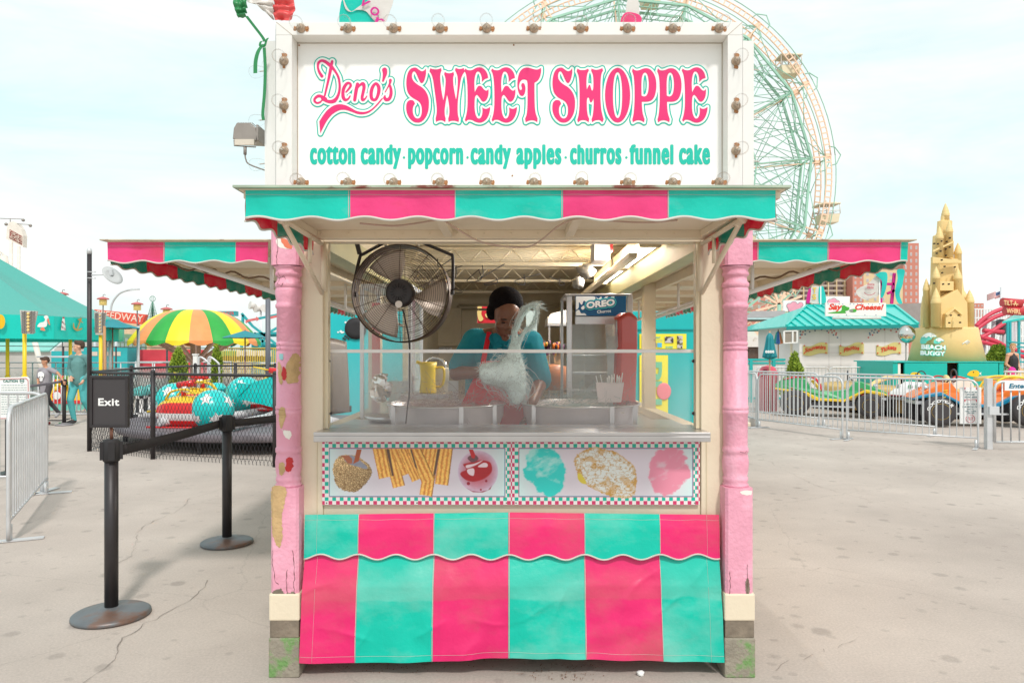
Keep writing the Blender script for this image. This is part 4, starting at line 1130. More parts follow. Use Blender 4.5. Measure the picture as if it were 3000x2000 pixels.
def board(gu,gv,u0,u1,v0,v1,n,open_l=False):
 W = C3(232,226,226); col = np.ones(gu.shape + (3,)) * W
 step = (u1 - u0) / n; a = np.floor((gu - u0) / step).astype(int)
 rows = 17; sv = (v1 - v0) / rows; b = np.floor((gv - v0) / sv).astype(int)
 inb = (gv < v0 + 2 * sv) | (gv > v1 - 2 * sv) | (gu < u0 + 1.7 * step) | (gu > u1 - 1.7 * step)
 outer = (b == 0) | (b >= rows - 1) | (gu < u0 + .7 * step) | (gu > u1 - .7 * step)
 aa = np.floor((gu - u0) / step + .3).astype(int)
 chk = (aa + b) % 2 == 0
 col[inb & chk & outer] = C3(205,52,104); col[inb & chk & ~outer] = C3(0,178,156)
 x0,x1,y0,y1 = u0 + 1.75 * step,u1 - 1.75 * step,v0 + 2.05 * sv,v1 - 2.05 * sv
 ins = (gu > x0) & (gu < x1) & (gv > y0) & (gv < y1); col[ins] = C3(196,74,124)
 ins = (gu > x0 + 1.6) & (gu < x1 - 1.6) & (gv > y0 + 1.6) & (gv < y1 - 1.6); col[ins] = C3(96,170,190)
 ins = (gu > x0 + 3.2) & (gu < x1 - 3.2) & (gv > y0 + 3.2) & (gv < y1 - 3.2)
 t = np.clip(np.abs((gu - (x0 + x1) / 2) / ((x1 - x0) / 2)) ** 4 + np.clip((gv - y0) / (y1 - y0) - .6,0,1) * .3,0,1)[...,None]
 f = C3(216,204,214) * (1 - t) + C3(206,228,228) * t
 col[ins] = f[ins]
 return col,(x0,x1,y0,y1)
def Zm(p,ox,s=4.126,oy=1270): return [(a / s + ox,b / s + oy) for a,b in p]
def paint1(gu,gv):
 col,(x0,x1,y0,y1) = board(gu,gv,944,1500,1288,1478,51)
 top = gv > y0 + 3
 # apple rolled in chopped nuts
 q = Zm([(300,260),(240,290),(195,370),(185,440),(200,520),(215,590),(260,650),(330,690),(400,700),(470,700),(540,650),(610,570),(650,500),(655,440),(620,370),(560,320),(480,270),(400,255)],930)
 d = sdp(gu,gv,smooth2(q)) + (fbm(gu * .35,gv * .35) - .5) * 6
 d1,d2,idn = cells(gu,gv,5.6); e = np.clip((d2 - d1) * 2.4,0,1)[...,None]
 nut = (C3(140,100,58) * (1 - e) + (C3(240,206,154) * (.70 + .42 * idn[...,None])) * e)
 sh = np.clip(1.15 - .5 * ((gv - 1330) / 120) - .15 * ((gu - 960) / 90) ** 2,.55,1.2)[...,None]
 col = lay(col,soft(d,1.5),nut * sh)
 q = Zm([(340,265),(420,262),(500,310),(600,400),(580,425),(500,400),(440,385),(380,360),(330,320)],930)
 col = lay(col,soft(sdp(gu,gv,smooth2(q)),2),C3(150,152,168) * (.8 + .35 * fbm(gu * .12,gv * .12))[...,None])
 q = Zm([(285,262),(380,262),(420,300),(420,360),(370,360),(330,310)],930); col = lay(col,soft(sdp(gu,gv,q),2),C3(176,106,78))
 q = Zm([(475,188),(535,188),(500,330),(430,365),(445,320)],930); col = lay(col,soft(sdp(gu,gv,q)) * top,C3(172,88,56))
 # churros: ridged bars
 for pl,w_ in ((((1380,150),(1340,400)),105),(((1300,170),(1260,420)),95),(((860,150),(985,640)),110),(((1400,170),(1310,745)),115),(((740,150),(820,530)),115),(((1560,150),(1500,615)),120),(((960,150),(1100,480)),115),(((1030,170),(1200,560)),90),(((1150,150),(1340,570)),120)):
  (ax,ay),(bx,by) = Zm(pl,930); hw = w_ / 4.126 * .68
  dx,dy = bx - ax,by - ay; L = math.hypot(dx,dy); t = ((gu - ax) * dx + (gv - ay) * dy) / L; s = ((gu - ax) * dy - (gv - ay) * dx) / L
  d = np.maximum(np.abs(s) - hw,np.maximum(-t,t - L)) + (fbm(gu * .5,gv * .5) - .5) * 2.2
  rid = np.clip(.62 + .5 * np.cos(s / hw * PI * 3.0 + (fbm(gu * .12,gv * .12,2,ax) - .5) * 2.2),0,1); gr = fbm(gu * .8,gv * .8,3,4) * .7 + .55 * (fbm(gu * .25,gv * .25,2,9) - .2)
  c = (C3(206,120,54) * (1 - rid[...,None]) + C3(252,198,104) * rid[...,None]) * (.60 + .75 * gr)[...,None]
  c = c * (1 - .55 * np.clip((s / hw - .72) * 4,0,1))[...,None]
  col = lay(col,soft(d,1.4) * top * (gv > y0 + 2),c)
 for pl in (((830,185),(870,185),(925,510),(900,510)),((1120,190),(1140,190),(1215,440),(1180,400)),((1450,185),(1485,185),(1430,480),(1395,520))):
  col = lay(col,soft(sdp(gu,gv,Zm(pl,930)),2),C3(104,76,62))
 # toffee apple
 cx,cy = Zm([(1940,455)],930)[0]; rx,ry = 242 / 4.126,252 / 4.126
 rr = np.hypot((gu - cx) / rx,(gv - cy) / ry)
 c = (C3(192,96,112) * (1 - rr[...,None] ** 3) + C3(208,186,208) * rr[...,None] ** 3) * (.88 + .22 * fbm(gu * .08,gv * .14,4,2))[...,None]
 col = lay(col,soft((rr - 1) * rx,2),c)
 q = Zm([(1760,370),(1830,350),(1900,330),(1990,320),(2080,340),(2110,400),(2100,470),(2020,540),(1900,578),(1800,560),(1730,500),(1740,460),(1800,430)],930)
 col = lay(col,soft(sdp(gu,gv,smooth2(q)),2.5),C3(176,34,44) * (.8 + .35 * fbm(gu * .06,gv * .1))[...,None])
 for q in ([(1800,380),(1900,360),(2000,320),(1920,375),(1810,415)],[(1940,395),(2010,350),(2055,365),(2050,400),(1990,405)],[(1815,430),(1890,420),(1890,500),(1850,500),(1815,470)]):
  col = lay(col,soft(sdp(gu,gv,smooth2(Zm(q,930))),1.5),C3(232,206,214))
 for a,b,r in ((1825,600,5),(2040,570,3.6),(1975,675,3)): px,py = Zm([(a,b)],930)[0]; col = lay(col,soft(np.hypot(gu - px,gv - py) - r),C3(150,30,52))
 q = Zm([(1805,655),(1870,690),(1960,700),(2060,680),(2110,625),(2090,670),(2000,708),(1880,705)],930); col = lay(col,soft(sdp(gu,gv,q),2),C3(150,34,60))
 q = Zm([(1815,300),(1840,265),(1900,250),(1945,290),(1930,325),(1870,345)],930); col = lay(col,soft(sdp(gu,gv,smooth2(q)),2),C3(112,74,82) * (.5 + 1.1 * fbm(gu * .5,gv * .5))[...,None])
 q = Zm([(1828,188),(1880,188),(1910,260),(1895,300),(1865,290)],930); col = lay(col,soft(sdp(gu,gv,q)) * top,C3(198,44,48))
 return col
def smooth2(q): return smooth_outline([(a,b,False) for a,b in q],4)
def fluff(col,gu,gv,q,ca,cb,seed,rag=9):
 d = sdp(gu,gv,smooth2(q)) + (fbm(gu * .09,gv * .12,5,seed) - .5) * rag * 1.4 + (fbm(gu * .4,gv * .4,3,seed + 2) - .5) * rag * .35
 t = np.clip((fbm(gu * .035 + .02 * gv,gv * .05,5,seed + 5) - .42) * 3.6 + (1328 - gv) / 130,0,1)[...,None]
 return lay(col,soft(d + 2,5) * .96,ca * (1 - t) + cb * t)
def paint2(gu,gv):
 col,(x0,x1,y0,y1) = board(gu,gv,1500,2050,1288,1478,51)
 z = lambda p: Zm(p,1490)
 col = fluff(col,gu,gv,z([(280,180),(380,165),(520,178),(600,230),(660,330),(690,440),(680,600),(620,710),(500,770),(440,740),(340,690),(290,600),(200,540),(165,430),(215,380),(200,280)]),C3(0,204,196),C3(158,222,216),3)
 q = z([(790,340),(830,250),(940,190),(1040,160),(1180,190),(1300,220),(1400,290),(1500,370),(1545,500),(1545,620),(1520,730),(1440,780),(1280,765),(1150,725),(1040,670),(930,610),(850,540),(830,460)])
 d = sdp(gu,gv,smooth2(q)) + (fbm(gu * .22,gv * .22,3,8) - .5) * 7
 n1 = np.abs(fbm(gu * .055 + gv * .02,gv * .085,2,12) - .5) * 2; n2 = np.abs(fbm(gu * .10 + 5,gv * .13,2,20) - .5) * 2
 vein = np.clip(1 - np.minimum(n1 * 1.2,n2) * 9,0,1)[...,None]
 pw = C3(226,228,224) * (.86 + .16 * fbm(gu * .6,gv * .6))[...,None]; cr_ = C3(206,158,84) * (.75 + .4 * fbm(gu * .3,gv * .3))[...,None]
 edge = np.clip(1 - (-d) / 9,0,1)[...,None] * .8; yel = np.clip((fbm(gu * .05,gv * .05,2,31) - .58) * 5,0,.7)[...,None]
 base = pw * (1 - np.clip(vein + edge + yel,0,1)) + cr_ * np.clip(vein + edge + yel,0,1)
 base = base * (1 - .5 * np.clip(vein - .75,0,1) * 3)
 col = lay(col,soft(d,1.5),base)
 q = z([(835,490),(870,480),(930,560),(935,605),(880,595),(840,550)]); col = lay(col,soft(sdp(gu,gv,smooth2(q)),2),C3(218,196,74))
 col = fluff(col,gu,gv,z([(1800,200),(1880,175),(2000,168),(2090,190),(2140,260),(2180,300),(2140,330),(2190,400),(2215,450),(2190,540),(2120,600),(2110,620),(2040,690),(1960,740),(1890,770),(1830,730),(1760,710),(1710,600),(1685,500),(1700,380),(1750,260)]),C3(226,136,160),C3(222,182,194),9)
 return col
for k,(u0,u1,pf,lab) in enumerate(((944,1500,paint1,'chequered picture panel showing a nut-rolled apple, churros and a red toffee apple'),(1500.2,2050,paint2,'chequered picture panel showing blue cotton candy, a funnel cake and pink cotton candy'))):
 yv = 3.553
 t = thing('picture_panel',lab,'picture panel',(X((u0 + u1) / 2,yv),yv,Z(1478,yv)),'picture panels under the counter')
 MB().box(X(u0,yv) + .0005,X(u1,yv) - .0005,yv,yv + .006,Z(1478,yv),Z(1288,yv)).build('backing_sheet',ALU,t)
 printed('print',u0,u1,1288,1478,yv - .001,pf,t,step=1.0)
 m = MB()
 for u in ((957,1222,1484) if k == 0 else (1512,1776,2036)):
  for v in (1294,1472): m.sph((X(u,yv),yv - .002,Z(v,yv)),(.0042,.002,.0042),8,5)
 m.build('screw',M('dull_screw',rgb(150,140,128),.5,.6),t)
# ------------------------------------------------------------------ drum fan hung in the window
FANM = M('brown_fan_steel',rgb(96,78,68),.45,.4,.2,12); HUB = M('fan_hub_plastic',rgb(46,43,46),.5)
BLADE = M('fan_blade',rgb(214,200,188),.35,.25,.08,4)
fc = P(1178,861,3.80)
fan = thing('drum_fan','round brown wire-guarded fan hanging in the left of the serving window','fan',fc)
r0 = 141 * 3.80 / FPX
def ring(m,r,y,rad,n=64,k=6,mi=0): m.tube([(fc.x + r * math.cos(2 * PI * i / n),y,fc.z + r * math.sin(2 * PI * i / n)) for i in range(n)],rad,k,mi,closed=True)
m = MB()
m.lathe([(r0,-.055),(r0 + .003,-.05),(r0 + .003,.10),(r0 - .003,.10),(r0 - .003,-.05)],fc,(0,1,0),n=64,caps=False)
m.build('drum',FANM,fan)
def cage(ys,name):
 m = MB(); nr = 17
 for i in range(nr):
  t = i / (nr - 1); r = .075 + (r0 - .078) * t; ring(m,r,fc.y + ys * (.055 + .035 * math.cos(t * PI / 2)),.0011,56,4)
 for i in range(10):
  a = 2 * PI * (i + .5) / 10; q = []
  for k in range(7):
   t = k / 6; r = .06 + (r0 - .063) * t; q.append((fc.x + r * math.cos(a),fc.y + ys * (.058 + .035 * math.cos(t * PI / 2)),fc.z + r * math.sin(a)))
  m.tube(q,.0016,4)
 return m.build(name,FANM,fan)
cage(-1,'front_guard'); 
m = MB()
for i in range(7): ring(m,.05 + i * .03,fc.y + .10,.0012,40,4)
for i in range(6): a = PI * i / 6; m.cyl(fc + Vector((r0 * math.cos(a),.10,r0 * math.sin(a))),fc - Vector((r0 * math.cos(a),-.10,r0 * math.sin(a))),.0016,4)
m.build('rear_guard',FANM,fan)
for k in range(3):
 a0 = R(90 + 18 + 120 * k)
 def bf(i,j):
  r = .045 + (r0 - .065) * i; wd = .25 + .62 * math.sin(min(1,i * 1.15) * PI * .62); a = a0 + (j - .5) * wd * 1.15 + .12 * i
  return (fc.x + r * math.cos(a),fc.y + .02 + (j - .5) * .06,fc.z + r * math.sin(a))
 mm = MB().grid(bf,12,8); mm.build('blade',BLADE,fan,solid=.002)
m = MB(); m.lathe([(.0,-.115),(.055,-.113),(.066,-.105),(.072,-.085),(.072,-.02),(.05,.04),(0,.05)],fc,(0,1,0),n=28)
hb = m.build('motor_hub',HUB,fan)
m = MB()
for k in range(16):
 a = 2 * PI * k / 16; m.beam(fc + Vector((.024 * math.cos(a),-.1155,.024 * math.sin(a))),fc + Vector((.044 * math.cos(a),-.1150,.044 * math.sin(a))),.005,.002)
m.build('vent_slot',M('vent_dark',rgb(18,17,18),.8),hb)
MB().cyl(P(1168,891,3.67),P(1168,891,3.70),.018,20).build('speed_knob',M('knob_white',rgb(212,204,198),.4),fan,bevel=.002)
m = MB()
m.tube(catmull([P(u,v,3.80) for u,v in ((1036,862),(1040,820),(1055,752),(1065,744),(1120,714),(1135,709),(1230,709),(1245,714),(1316,744),(1326,752),(1327,800),(1326,850))],4),.0085,10)
m.obox(P(1050,728,3.79),(.022,.02,.058),(0,R(-14),0),0)
for u in (1131,1182,1223): m.obox(P(u,712,3.79),(.016,.03,.03),None,1)
m.cyl(P(1032,862,3.80),P(1046,862,3.80),.014,10); m.cyl(P(1312,856,3.80),P(1330,856,3.80),.014,10)
m.build('yoke',[BLACKM,CREAM2],fan)
m = MB(); m.tube(catmull([P(*q) for q in ((1180,905,3.67),(1190,950,3.665),(1199,1000,3.66),(1200,1060,3.66),(1199,1150,3.67),(1194,1190,3.69),(1189,1240,3.75))],5),.0042,6)
m.build('cord',DARK,fan)
# ------------------------------------------------------------------ strip lights along the right side
TUBE = M('glowing_tube',(1.0,.95,.86),.4,emit=3.4)
for k,(y0,y1) in enumerate(((4.42,5.60),(5.72,6.90))):
 t = thing('strip_light',('near' if k == 0 else 'far') + ' twin-tube fluorescent light of the pair under the stand ceiling','strip light',(.86,y0,2.2),'strip lights in the stand')
 m = MB(); m.box(.78,.90,y0,y1,2.215,2.27); m.box(.775,.905,y0,y0 + .03,2.18,2.27); m.box(.775,.905,y1 - .03,y1,2.18,2.27)
 m.build('fixture',CREAM2,t,bevel=.003)
 al = bpy.data.lights.new('tube_light','AREA'); al.shape = 'RECTANGLE'; al.size = .10; al.size_y = 1.1; al.energy = 20; al.color = (1,.97,.92)
 lo = bpy.data.objects.new('tube_light',al); COL.objects.link(lo); lo.parent = t; lo.location = Vector((.72,(y0 + y1) / 2,2.19)) - ORG[t]; lo.rotation_euler = Vector((1,0,.55)).to_track_quat('Z','Y').to_euler(); lo.rotation_euler = (0,R(46),0)
 for x in (.80,.88): MB().cyl((x,y0 + .03,2.198),(x,y1 - .03,2.198),.014,12).build('tube',TUBE,t)
m = MB(); m.cyl((.945,4.35,2.235),(.99,4.55,2.215),.021,14)
t = thing('torch','short black torch stuck beside the near end of the strip lights','torch',(.96,4.35,2.2)); m.build('barrel',BLACKM,t)
m = MB(); m.box(.69,.74,4.3,9.0,2.10,2.13); m.build('light_rail',CREAM2,K)
bx = thing('cardboard_box','white carton with red edge and red lettering on top of the ceiling rail','box',P(1768,745,4.9))
MB().box(X(1742,4.9),X(1787,4.9),4.9,5.15,Z(762,4.9),Z(706,4.9)).build('carton',M('white_card',rgb(176,168,164),.7),bx); MB().box(X(1787,4.9),X(1796,4.9),4.9,5.15,Z(735,4.9),Z(706,4.9)).build('red_edge',M('red_card',rgb(180,40,50),.6),bx)
text('lettering','PLASTIC',MATS['red_card'],bx,P(1766,760,4.89),(0,0,1),(-1,0,0),.10,.014); text('lettering','STRAWS',MATS['red_card'],bx,P(1776,760,4.89),(0,0,1),(-1,0,0),.09,.014)
# ------------------------------------------------------------------ spinning pans
ALP = M('spun_aluminium',rgb(222,216,218),.32,.35,.06,5)
FLOSSM = None
def floss_mat(name,c,d):
 m = bpy.data.materials.new(name); m.use_nodes = True; n = m.node_tree; n.nodes.clear(); L = n.links.new
 o = n.nodes.new('ShaderNodeOutputMaterial'); a = n.nodes.new('ShaderNodeBsdfDiffuse'); a.inputs[0].default_value = (*c,1)
 tl = n.nodes.new('ShaderNodeBsdfTranslucent'); tl.inputs[0].default_value = (*c,1); ms = n.nodes.new('ShaderNodeMixShader'); ms.inputs[0].default_value = .22
 L(a.outputs[0],ms.inputs[1]); L(tl.outputs[0],ms.inputs[2])
 tr = n.nodes.new('ShaderNodeBsdfTransparent'); m2 = n.nodes.new('ShaderNodeMixShader'); lw = n.nodes.new('ShaderNodeLayerWeight'); lw.inputs[0].default_value = .35
 tcc = n.nodes.new('ShaderNodeTexCoord'); no = n.nodes.new('ShaderNodeTexNoise'); no.inputs['Scale'].default_value = 26; no.inputs['Detail'].default_value = 6; L(tcc.outputs['Object'],no.inputs[0])
 r = n.nodes.new('ShaderNodeMapRange'); r.inputs[1].default_value = .25; r.inputs[2].default_value = .75; r.inputs[3].default_value = d - .25; r.inputs[4].default_value = d + .12; L(no.outputs[0],r.inputs[0])
 ml = n.nodes.new('ShaderNodeMath'); ml.operation = 'MULTIPLY_ADD'; ml.inputs[1].default_value = -.75; ml.use_clamp = True; L(lw.outputs['Facing'],ml.inputs[0]); L(r.outputs[0],ml.inputs[2])
 L(ml.outputs[0],m2.inputs[0]); L(tr.outputs[0],m2.inputs[1]); L(ms.outputs[0],m2.inputs[2]); L(m2.outputs[0],o.inputs[0]); MATS[name] = m; return m
BLUEF = floss_mat('blue_spun_sugar',rgb(236,252,250),1.3); WISP = M('sugar_wisps',rgb(206,204,200),.9,alpha=.38); STR = M('sugar_strand',rgb(236,246,244),.8,alpha=.6)
for k,(cu,lab,fcol) in enumerate(((1308,'aluminium spinning pan full of pinkish floss wisps, left of the apron',rgb(206,178,176)),(1700,'aluminium spinning pan full of pale blue floss wisps, right of the apron',rgb(176,200,196)))):
 cc = Vector((X(cu,4.17),4.17,1.1))
 t = thing('spinning_pan',lab,'candy floss pan',cc,'cotton candy machines on the counter')
 MB().lathe([(.27,.0),(.305,.03),(.325,.085),(.33,.14),(.337,.147),(.333,.153),(.325,.146),(.31,.10),(.25,.03),(0,.02)],cc,n=48).build('pan',ALP,t)
 MB().tube([(cc.x + .333 * math.cos(2 * PI * i / 48),cc.y + .333 * math.sin(2 * PI * i / 48),cc.z + .150) for i in range(48)],.006,8,closed=True).build('rim',STEEL,t)
 MB().lathe([(.06,.03),(.08,.06),(.08,.10),(.05,.12),(0,.12)],cc,n=24).build('spinner_head',STEEL,t)
 m = MB(); a = -1.15 if k else -1.25
 p = cc + Vector((.34 * math.cos(a),.34 * math.sin(a),.14)); m.beam(p + Vector((0,0,.015)),p + Vector((0,-.005,-.13)),.024,.006)
 for a2 in (-2.5,-.6): q = cc + Vector((.34 * math.cos(a2),.34 * math.sin(a2),.14)); m.beam(q + Vector((0,0,.015)),q + Vector((0,-.005,-.13)),.022,.006)
 m.build('clip',STEEL,t)
 # drifting wisps: many fine curved hairs
 m = MB(); rr = random.Random(5 + k)
 for i in range(260):
  a = rr.uniform(0,2 * PI); r_ = .30 * math.sqrt(rr.random()); z_ = .12 + abs(rr.gauss(0,.045)) * (1.5 if math.sin(a) > 0 else 1)
  p = cc + Vector((r_ * math.cos(a),r_ * math.sin(a),z_)); d = Vector((-math.sin(a),math.cos(a) * .6,rr.gauss(0,.35))).normalized(); q = [p]
  for s in range(5):
   d = (d + Vector((rr.gauss(0,.35),rr.gauss(0,.35),rr.gauss(0,.4)))).normalized(); q.append(q[-1] + d * rr.uniform(.012,.03))
  m.tube(q,rr.uniform(.0005,.0014),3,caps=False)
 m.build('floss_wisps',M('wisp_' + ('blue' if k else 'pink'),fcol,.9,alpha=.45),t)
 m = MB(); m.grid(lambda i,j: (cc.x + .31 * (2 * i - 1) * math.sqrt(max(0,1 - .5 * (2 * j - 1) ** 2)),cc.y + .31 * (2 * j - 1) * math.sqrt(max(0,1 - .5 * (2 * i - 1) ** 2)),cc.z + .125 + .035 * noise.noise(Vector((i * 6,j * 6,k)))),30,30)
 m.build('floss_bed',floss_mat('floss_bed_' + str(k),fcol,.75),t)
# ------------------------------------------------------------------ the vendor
SKIND = M('dark_skin',rgb(124,80,60),.38,var=.06,sc_=8,sub=.1); HAIRB = M('black_hair_cap',rgb(22,18,20),.9,spec=.08,bump=.6,bs=90)
SHIRT = M('teal_polo',rgb(0,132,150),.8,var=.1,sc_=6,bump=.3,bs=14); APRON = M('red_apron',rgb(222,10,40),.75,var=.1,sc_=5,bump=.3,bs=12)
VY = 4.52
vend = thing('person','person in a teal polo shirt and red apron bending over the pans, winding floss','person',(X(1480,VY),VY,.16))
def V(u,v,y): return P(u,v,y)
neck = V(1478,985,4.50); chest = V(1465,1060,4.55); hip = V(1470,1235,4.68)
shL,shR = V(1392,1000,4.56),V(1552,1004,4.54); elL,elR = V(1338,1092,4.42),V(1583,1120,4.45); wrL,wrR = V(1420,1090,4.22),V(1558,1180,4.18)
hd = V(1482,928,4.36)
foot = .16
caps = [(neck + Vector((0,.02,.02)),hd + Vector((0,.03,-.03)),.058,.055),(chest,neck,.13,.09),(chest + Vector((-.07,0,0)),hip + Vector((-.08,0,0)),.13,.15),(chest + Vector((.07,0,0)),hip + Vector((.08,0,0)),.13,.15),
  (shL,neck,.072,.07),(shR,neck,.072,.07),(shL,elL,.064,.048),(elL,wrL,.046,.03),(shR,elR,.064,.048),(elR,wrR,.046,.03),
  (hip + Vector((-.1,0,-.05)),Vector((hip.x - .11,4.72,.62)),.13,.07),(Vector((hip.x - .11,4.72,.62)),Vector((hip.x - .11,4.75,foot + .09)),.068,.045),
  (hip + Vector((.1,0,-.05)),Vector((hip.x + .11,4.70,.62)),.13,.07),(Vector((hip.x + .11,4.70,.62)),Vector((hip.x + .11,4.73,foot + .09)),.068,.045)]
for s_ in (-1,1): caps.append((Vector((hip.x + s_ * .11,4.76,foot + .05)),Vector((hip.x + s_ * .12,4.58,foot + .04)),.045,.035))
def hand(wr,d,side,k=1.0,curl=.5):
 d = Vector(d).normalized(); n = Vector(side).normalized(); n = (n - d * n.dot(d)).normalized(); b = d.cross(n)   # n: out of the palm, b: across
 c = [(wr,wr + d * .075 * k,.026 * k,.030 * k)]
 for i,(o,L) in enumerate(((-.027,.062),(-.009,.075),(.009,.078),(.026,.07))):
  p = wr + d * .08 * k + b * o * k; q = p + (d + n * curl * .6).normalized() * L * .5 * k; r_ = q + (d * .6 + n * curl * 1.5).normalized() * L * .5 * k
  c += [(wr + d * .045 * k + b * o * .8 * k,p,.012 * k,.010 * k),(p,q,.0095 * k,.0085 * k),(q,r_,.0085 * k,.007 * k)]
 p = wr + d * .03 * k + b * .028 * k; q = p + (d * .7 + b * .8 + n * .3).normalized() * .035 * k; r_ = q + (d + b * .25 + n * .5).normalized() * .03 * k
 c += [(wr + d * .02 * k,p,.016 * k,.012 * k),(p,q,.0115 * k,.010 * k),(q,r_,.010 * k,.008 * k)]
 return c
caps += hand(wrL,(.8,-.25,-.1),(0,.1,-1)); caps += hand(wrR,(-.15,-.3,-.6),(-1,0,.2))
def head(c,k,yaw,pitch,roll=0.0):
 rot = Matrix.Rotation(yaw,3,'Z') @ Matrix.Rotation(pitch,3,'X') @ Matrix.Rotation(roll,3,'Y')
 f = lambda x,y,z: c + rot @ Vector((x,y,z)) * k
 e = [(f(0,.012,.028),(.076 * k,.094 * k,.088 * k),rot),(f(0,-.022,-.045),(.056 * k,.062 * k,.062 * k),rot),(f(0,-.078,-.012),(.014 * k,.022 * k,.024 * k),rot),(f(0,-.083,-.024),(.021 * k,.016 * k,.011 * k),rot),
   (f(0,-.070,-.062),(.026 * k,.016 * k,.008 * k),rot),(f(0,-.068,-.073),(.022 * k,.016 * k,.008 * k),rot),(f(0,-.064,-.097),(.022 * k,.018 * k,.017 * k),rot),
   (f(-.028,-.068,.018),(.026 * k,.014 * k,.008 * k),rot),(f(.028,-.068,.018),(.026 * k,.014 * k,.008 * k),rot),(f(-.042,-.052,-.03),(.022 * k,.022 * k,.02 * k),rot),(f(.042,-.052,-.03),(.022 * k,.022 * k,.02 * k),rot),
   (f(-.079,.012,-.006),(.010 * k,.019 * k,.028 * k),rot),(f(.079,.012,-.006),(.010 * k,.019 * k,.028 * k),rot)]
 return e,f,rot
def face(f,rot,k,parent,closed=False,iris=rgb(30,22,20),lip=rgb(120,62,58),brow=rgb(24,18,18)):
 mats_ = [M('eye_white',rgb(214,208,202),.4),M('iris_' + str(iris),iris,.3),M('brow_' + str(brow),brow,.8),M('lip_' + str(lip),lip,.5)]
 for s_ in (-1,1):
  m = MB()
  if closed: m.sph(f(s_ * .029,-.0735,.001),(.0135 * k,.006 * k,.0028 * k),10,6,2,rot)
  else:
   m.sph(f(s_ * .029,-.0735,.002),(.0125 * k,.006 * k,.006 * k),10,6,0,rot); m.sph(f(s_ * .029,-.0785,.002),(.005 * k,.0025 * k,.0052 * k),8,5,1,rot)
  m.build('eye',mats_,parent); MB().sph(f(s_ * .030,-.080,.024),(.019 * k,.005 * k,.0032 * k),10,5,2,rot).build('eyebrow',mats_,parent)
 m = MB(); m.sph(f(0,-.0835,-.067),(.021 * k,.005 * k,.0022 * k),10,5,3,rot)
 m.build('mouth',mats_,parent)
ells,hf,hrot = head(hd,1.10,R(14),R(30),R(3))
body = blobmesh('body',[SKIND],caps,vend,voxel=.0075,smooth=3,ells=ells)
face(hf,hrot,1.10,vend,closed=True)
k = 1.10
MBh = MB()
blobmesh('hair',[HAIRB],[],vend,voxel=.008,smooth=3,ells=[(hf(0,.048,.066),(.096 * k,.098 * k,.084 * k),hrot),(hf(-.075,.03,.01),(.03 * k,.05 * k,.045 * k),hrot),(hf(.075,.03,.02),(.03 * k,.05 * k,.05 * k),hrot)])
# shirt: a shell over torso and upper arms, collar
cut = .60
sl = [(chest,neck + Vector((0,0,-.03)),.145,.10),(chest + Vector((-.07,0,0)),hip + Vector((-.08,0,0)),.145,.165),(chest + Vector((.07,0,0)),hip + Vector((.08,0,0)),.145,.165),(shL,neck + Vector((0,0,-.04)),.086,.08),(shR,neck + Vector((0,0,-.04)),.086,.08),
  (shL,shL.lerp(elL,.80),.084,.076),(shR,shR.lerp(elR,.92),.084,.076)]
blobmesh('polo_shirt',[SHIRT],sl,vend,voxel=.010,smooth=3,disp=lambda c: Vector((0,.010 * noise.noise(c * 9),.0)))
m = MB()
for s_ in (-1,1):
 a = neck + Vector((s_ * .010,-.105,-.065)); m.add([neck + Vector((s_ * .075,-.03,.035)),neck + Vector((s_ * .095,-.075,-.015)),a + Vector((s_ * .050,.0,-.02)),a],[(0,1,2,3)])
m.build('collar',SHIRT,vend,solid=.006)
m = MB(); m.grid(lambda i,j: (chest.x - .02 + (i - .5) * (.17 + .30 * min(1,j * 2.0)),chest.y - .178 - .030 * math.cos((i - .5) * PI * .8) + .10 * j + .006 * noise.noise(Vector((i * 4,j * 5,2))),chest.z - .01 + .02 - .62 * j),24,30)
ap = m.build('apron',APRON,vend,solid=.006)
m = MB()
for s_ in (-1,1):
 m.beam(Vector((chest.x - .02 + s_ * .08,chest.y - .165,chest.z + .0)),neck + Vector((-.01 + s_ * .082,-.045,.025)),.030,.005,up=(0,-1,.5))
m.build('apron_strap',APRON,ap)
MB().tube([wrL + Vector((.004,0,0)) + Vector((0,.034 * math.cos(t * PI / 8),.034 * math.sin(t * PI / 8))) for t in range(16)],.004,5,closed=True).build('glove_cuff',M('clear_glove',rgb(220,216,210),.4),vend)
# the floss being wound: a soft mass with drawn-out strands, held over the pans
fl2 = thing('cotton_candy','pale blue cotton candy being wound, trailing white strands above it','cotton candy',V(1500,1190,4.2))
yq = 4.16
fm = [(V(1432,1092,yq),V(1500,1100,yq),.062,.085),(V(1500,1080,yq),V(1512,1150,yq),.08,.055),(V(1508,1080,yq),V(1513,1165,yq),.06,.04),(V(1505,1060,yq),V(1508,1010,yq),.045,.028),
  (V(1502,1030,yq),V(1508,975,yq),.026,.017),(V(1508,975,yq),V(1526,935,yq),.017,.012),(V(1526,935,yq),V(1550,900,yq),.012,.010),(V(1545,898,yq),V(1572,888,yq),.011,.005),
  (V(1518,1010,yq),V(1535,975,yq),.017,.013),(V(1535,975,yq),V(1562,950,yq),.013,.017),(V(1562,950,yq),V(1572,915,yq),.018,.010),(V(1572,915,yq),V(1560,895,yq),.010,.007)]
fl_m = blobmesh('floss',[BLUEF],fm,fl2,voxel=.006,smooth=6,disp=lambda c: .010 * Vector((noise.noise(c * 16),noise.noise(c * 16 + Vector((5,0,0))),noise.noise(c * Vector((16,16,5)) if False else c * 12))) + .005 * Vector((noise.noise(c * 48),0,noise.noise(c * 50 + Vector((3,3,3))))))
m = MB(); rr = random.Random(9)
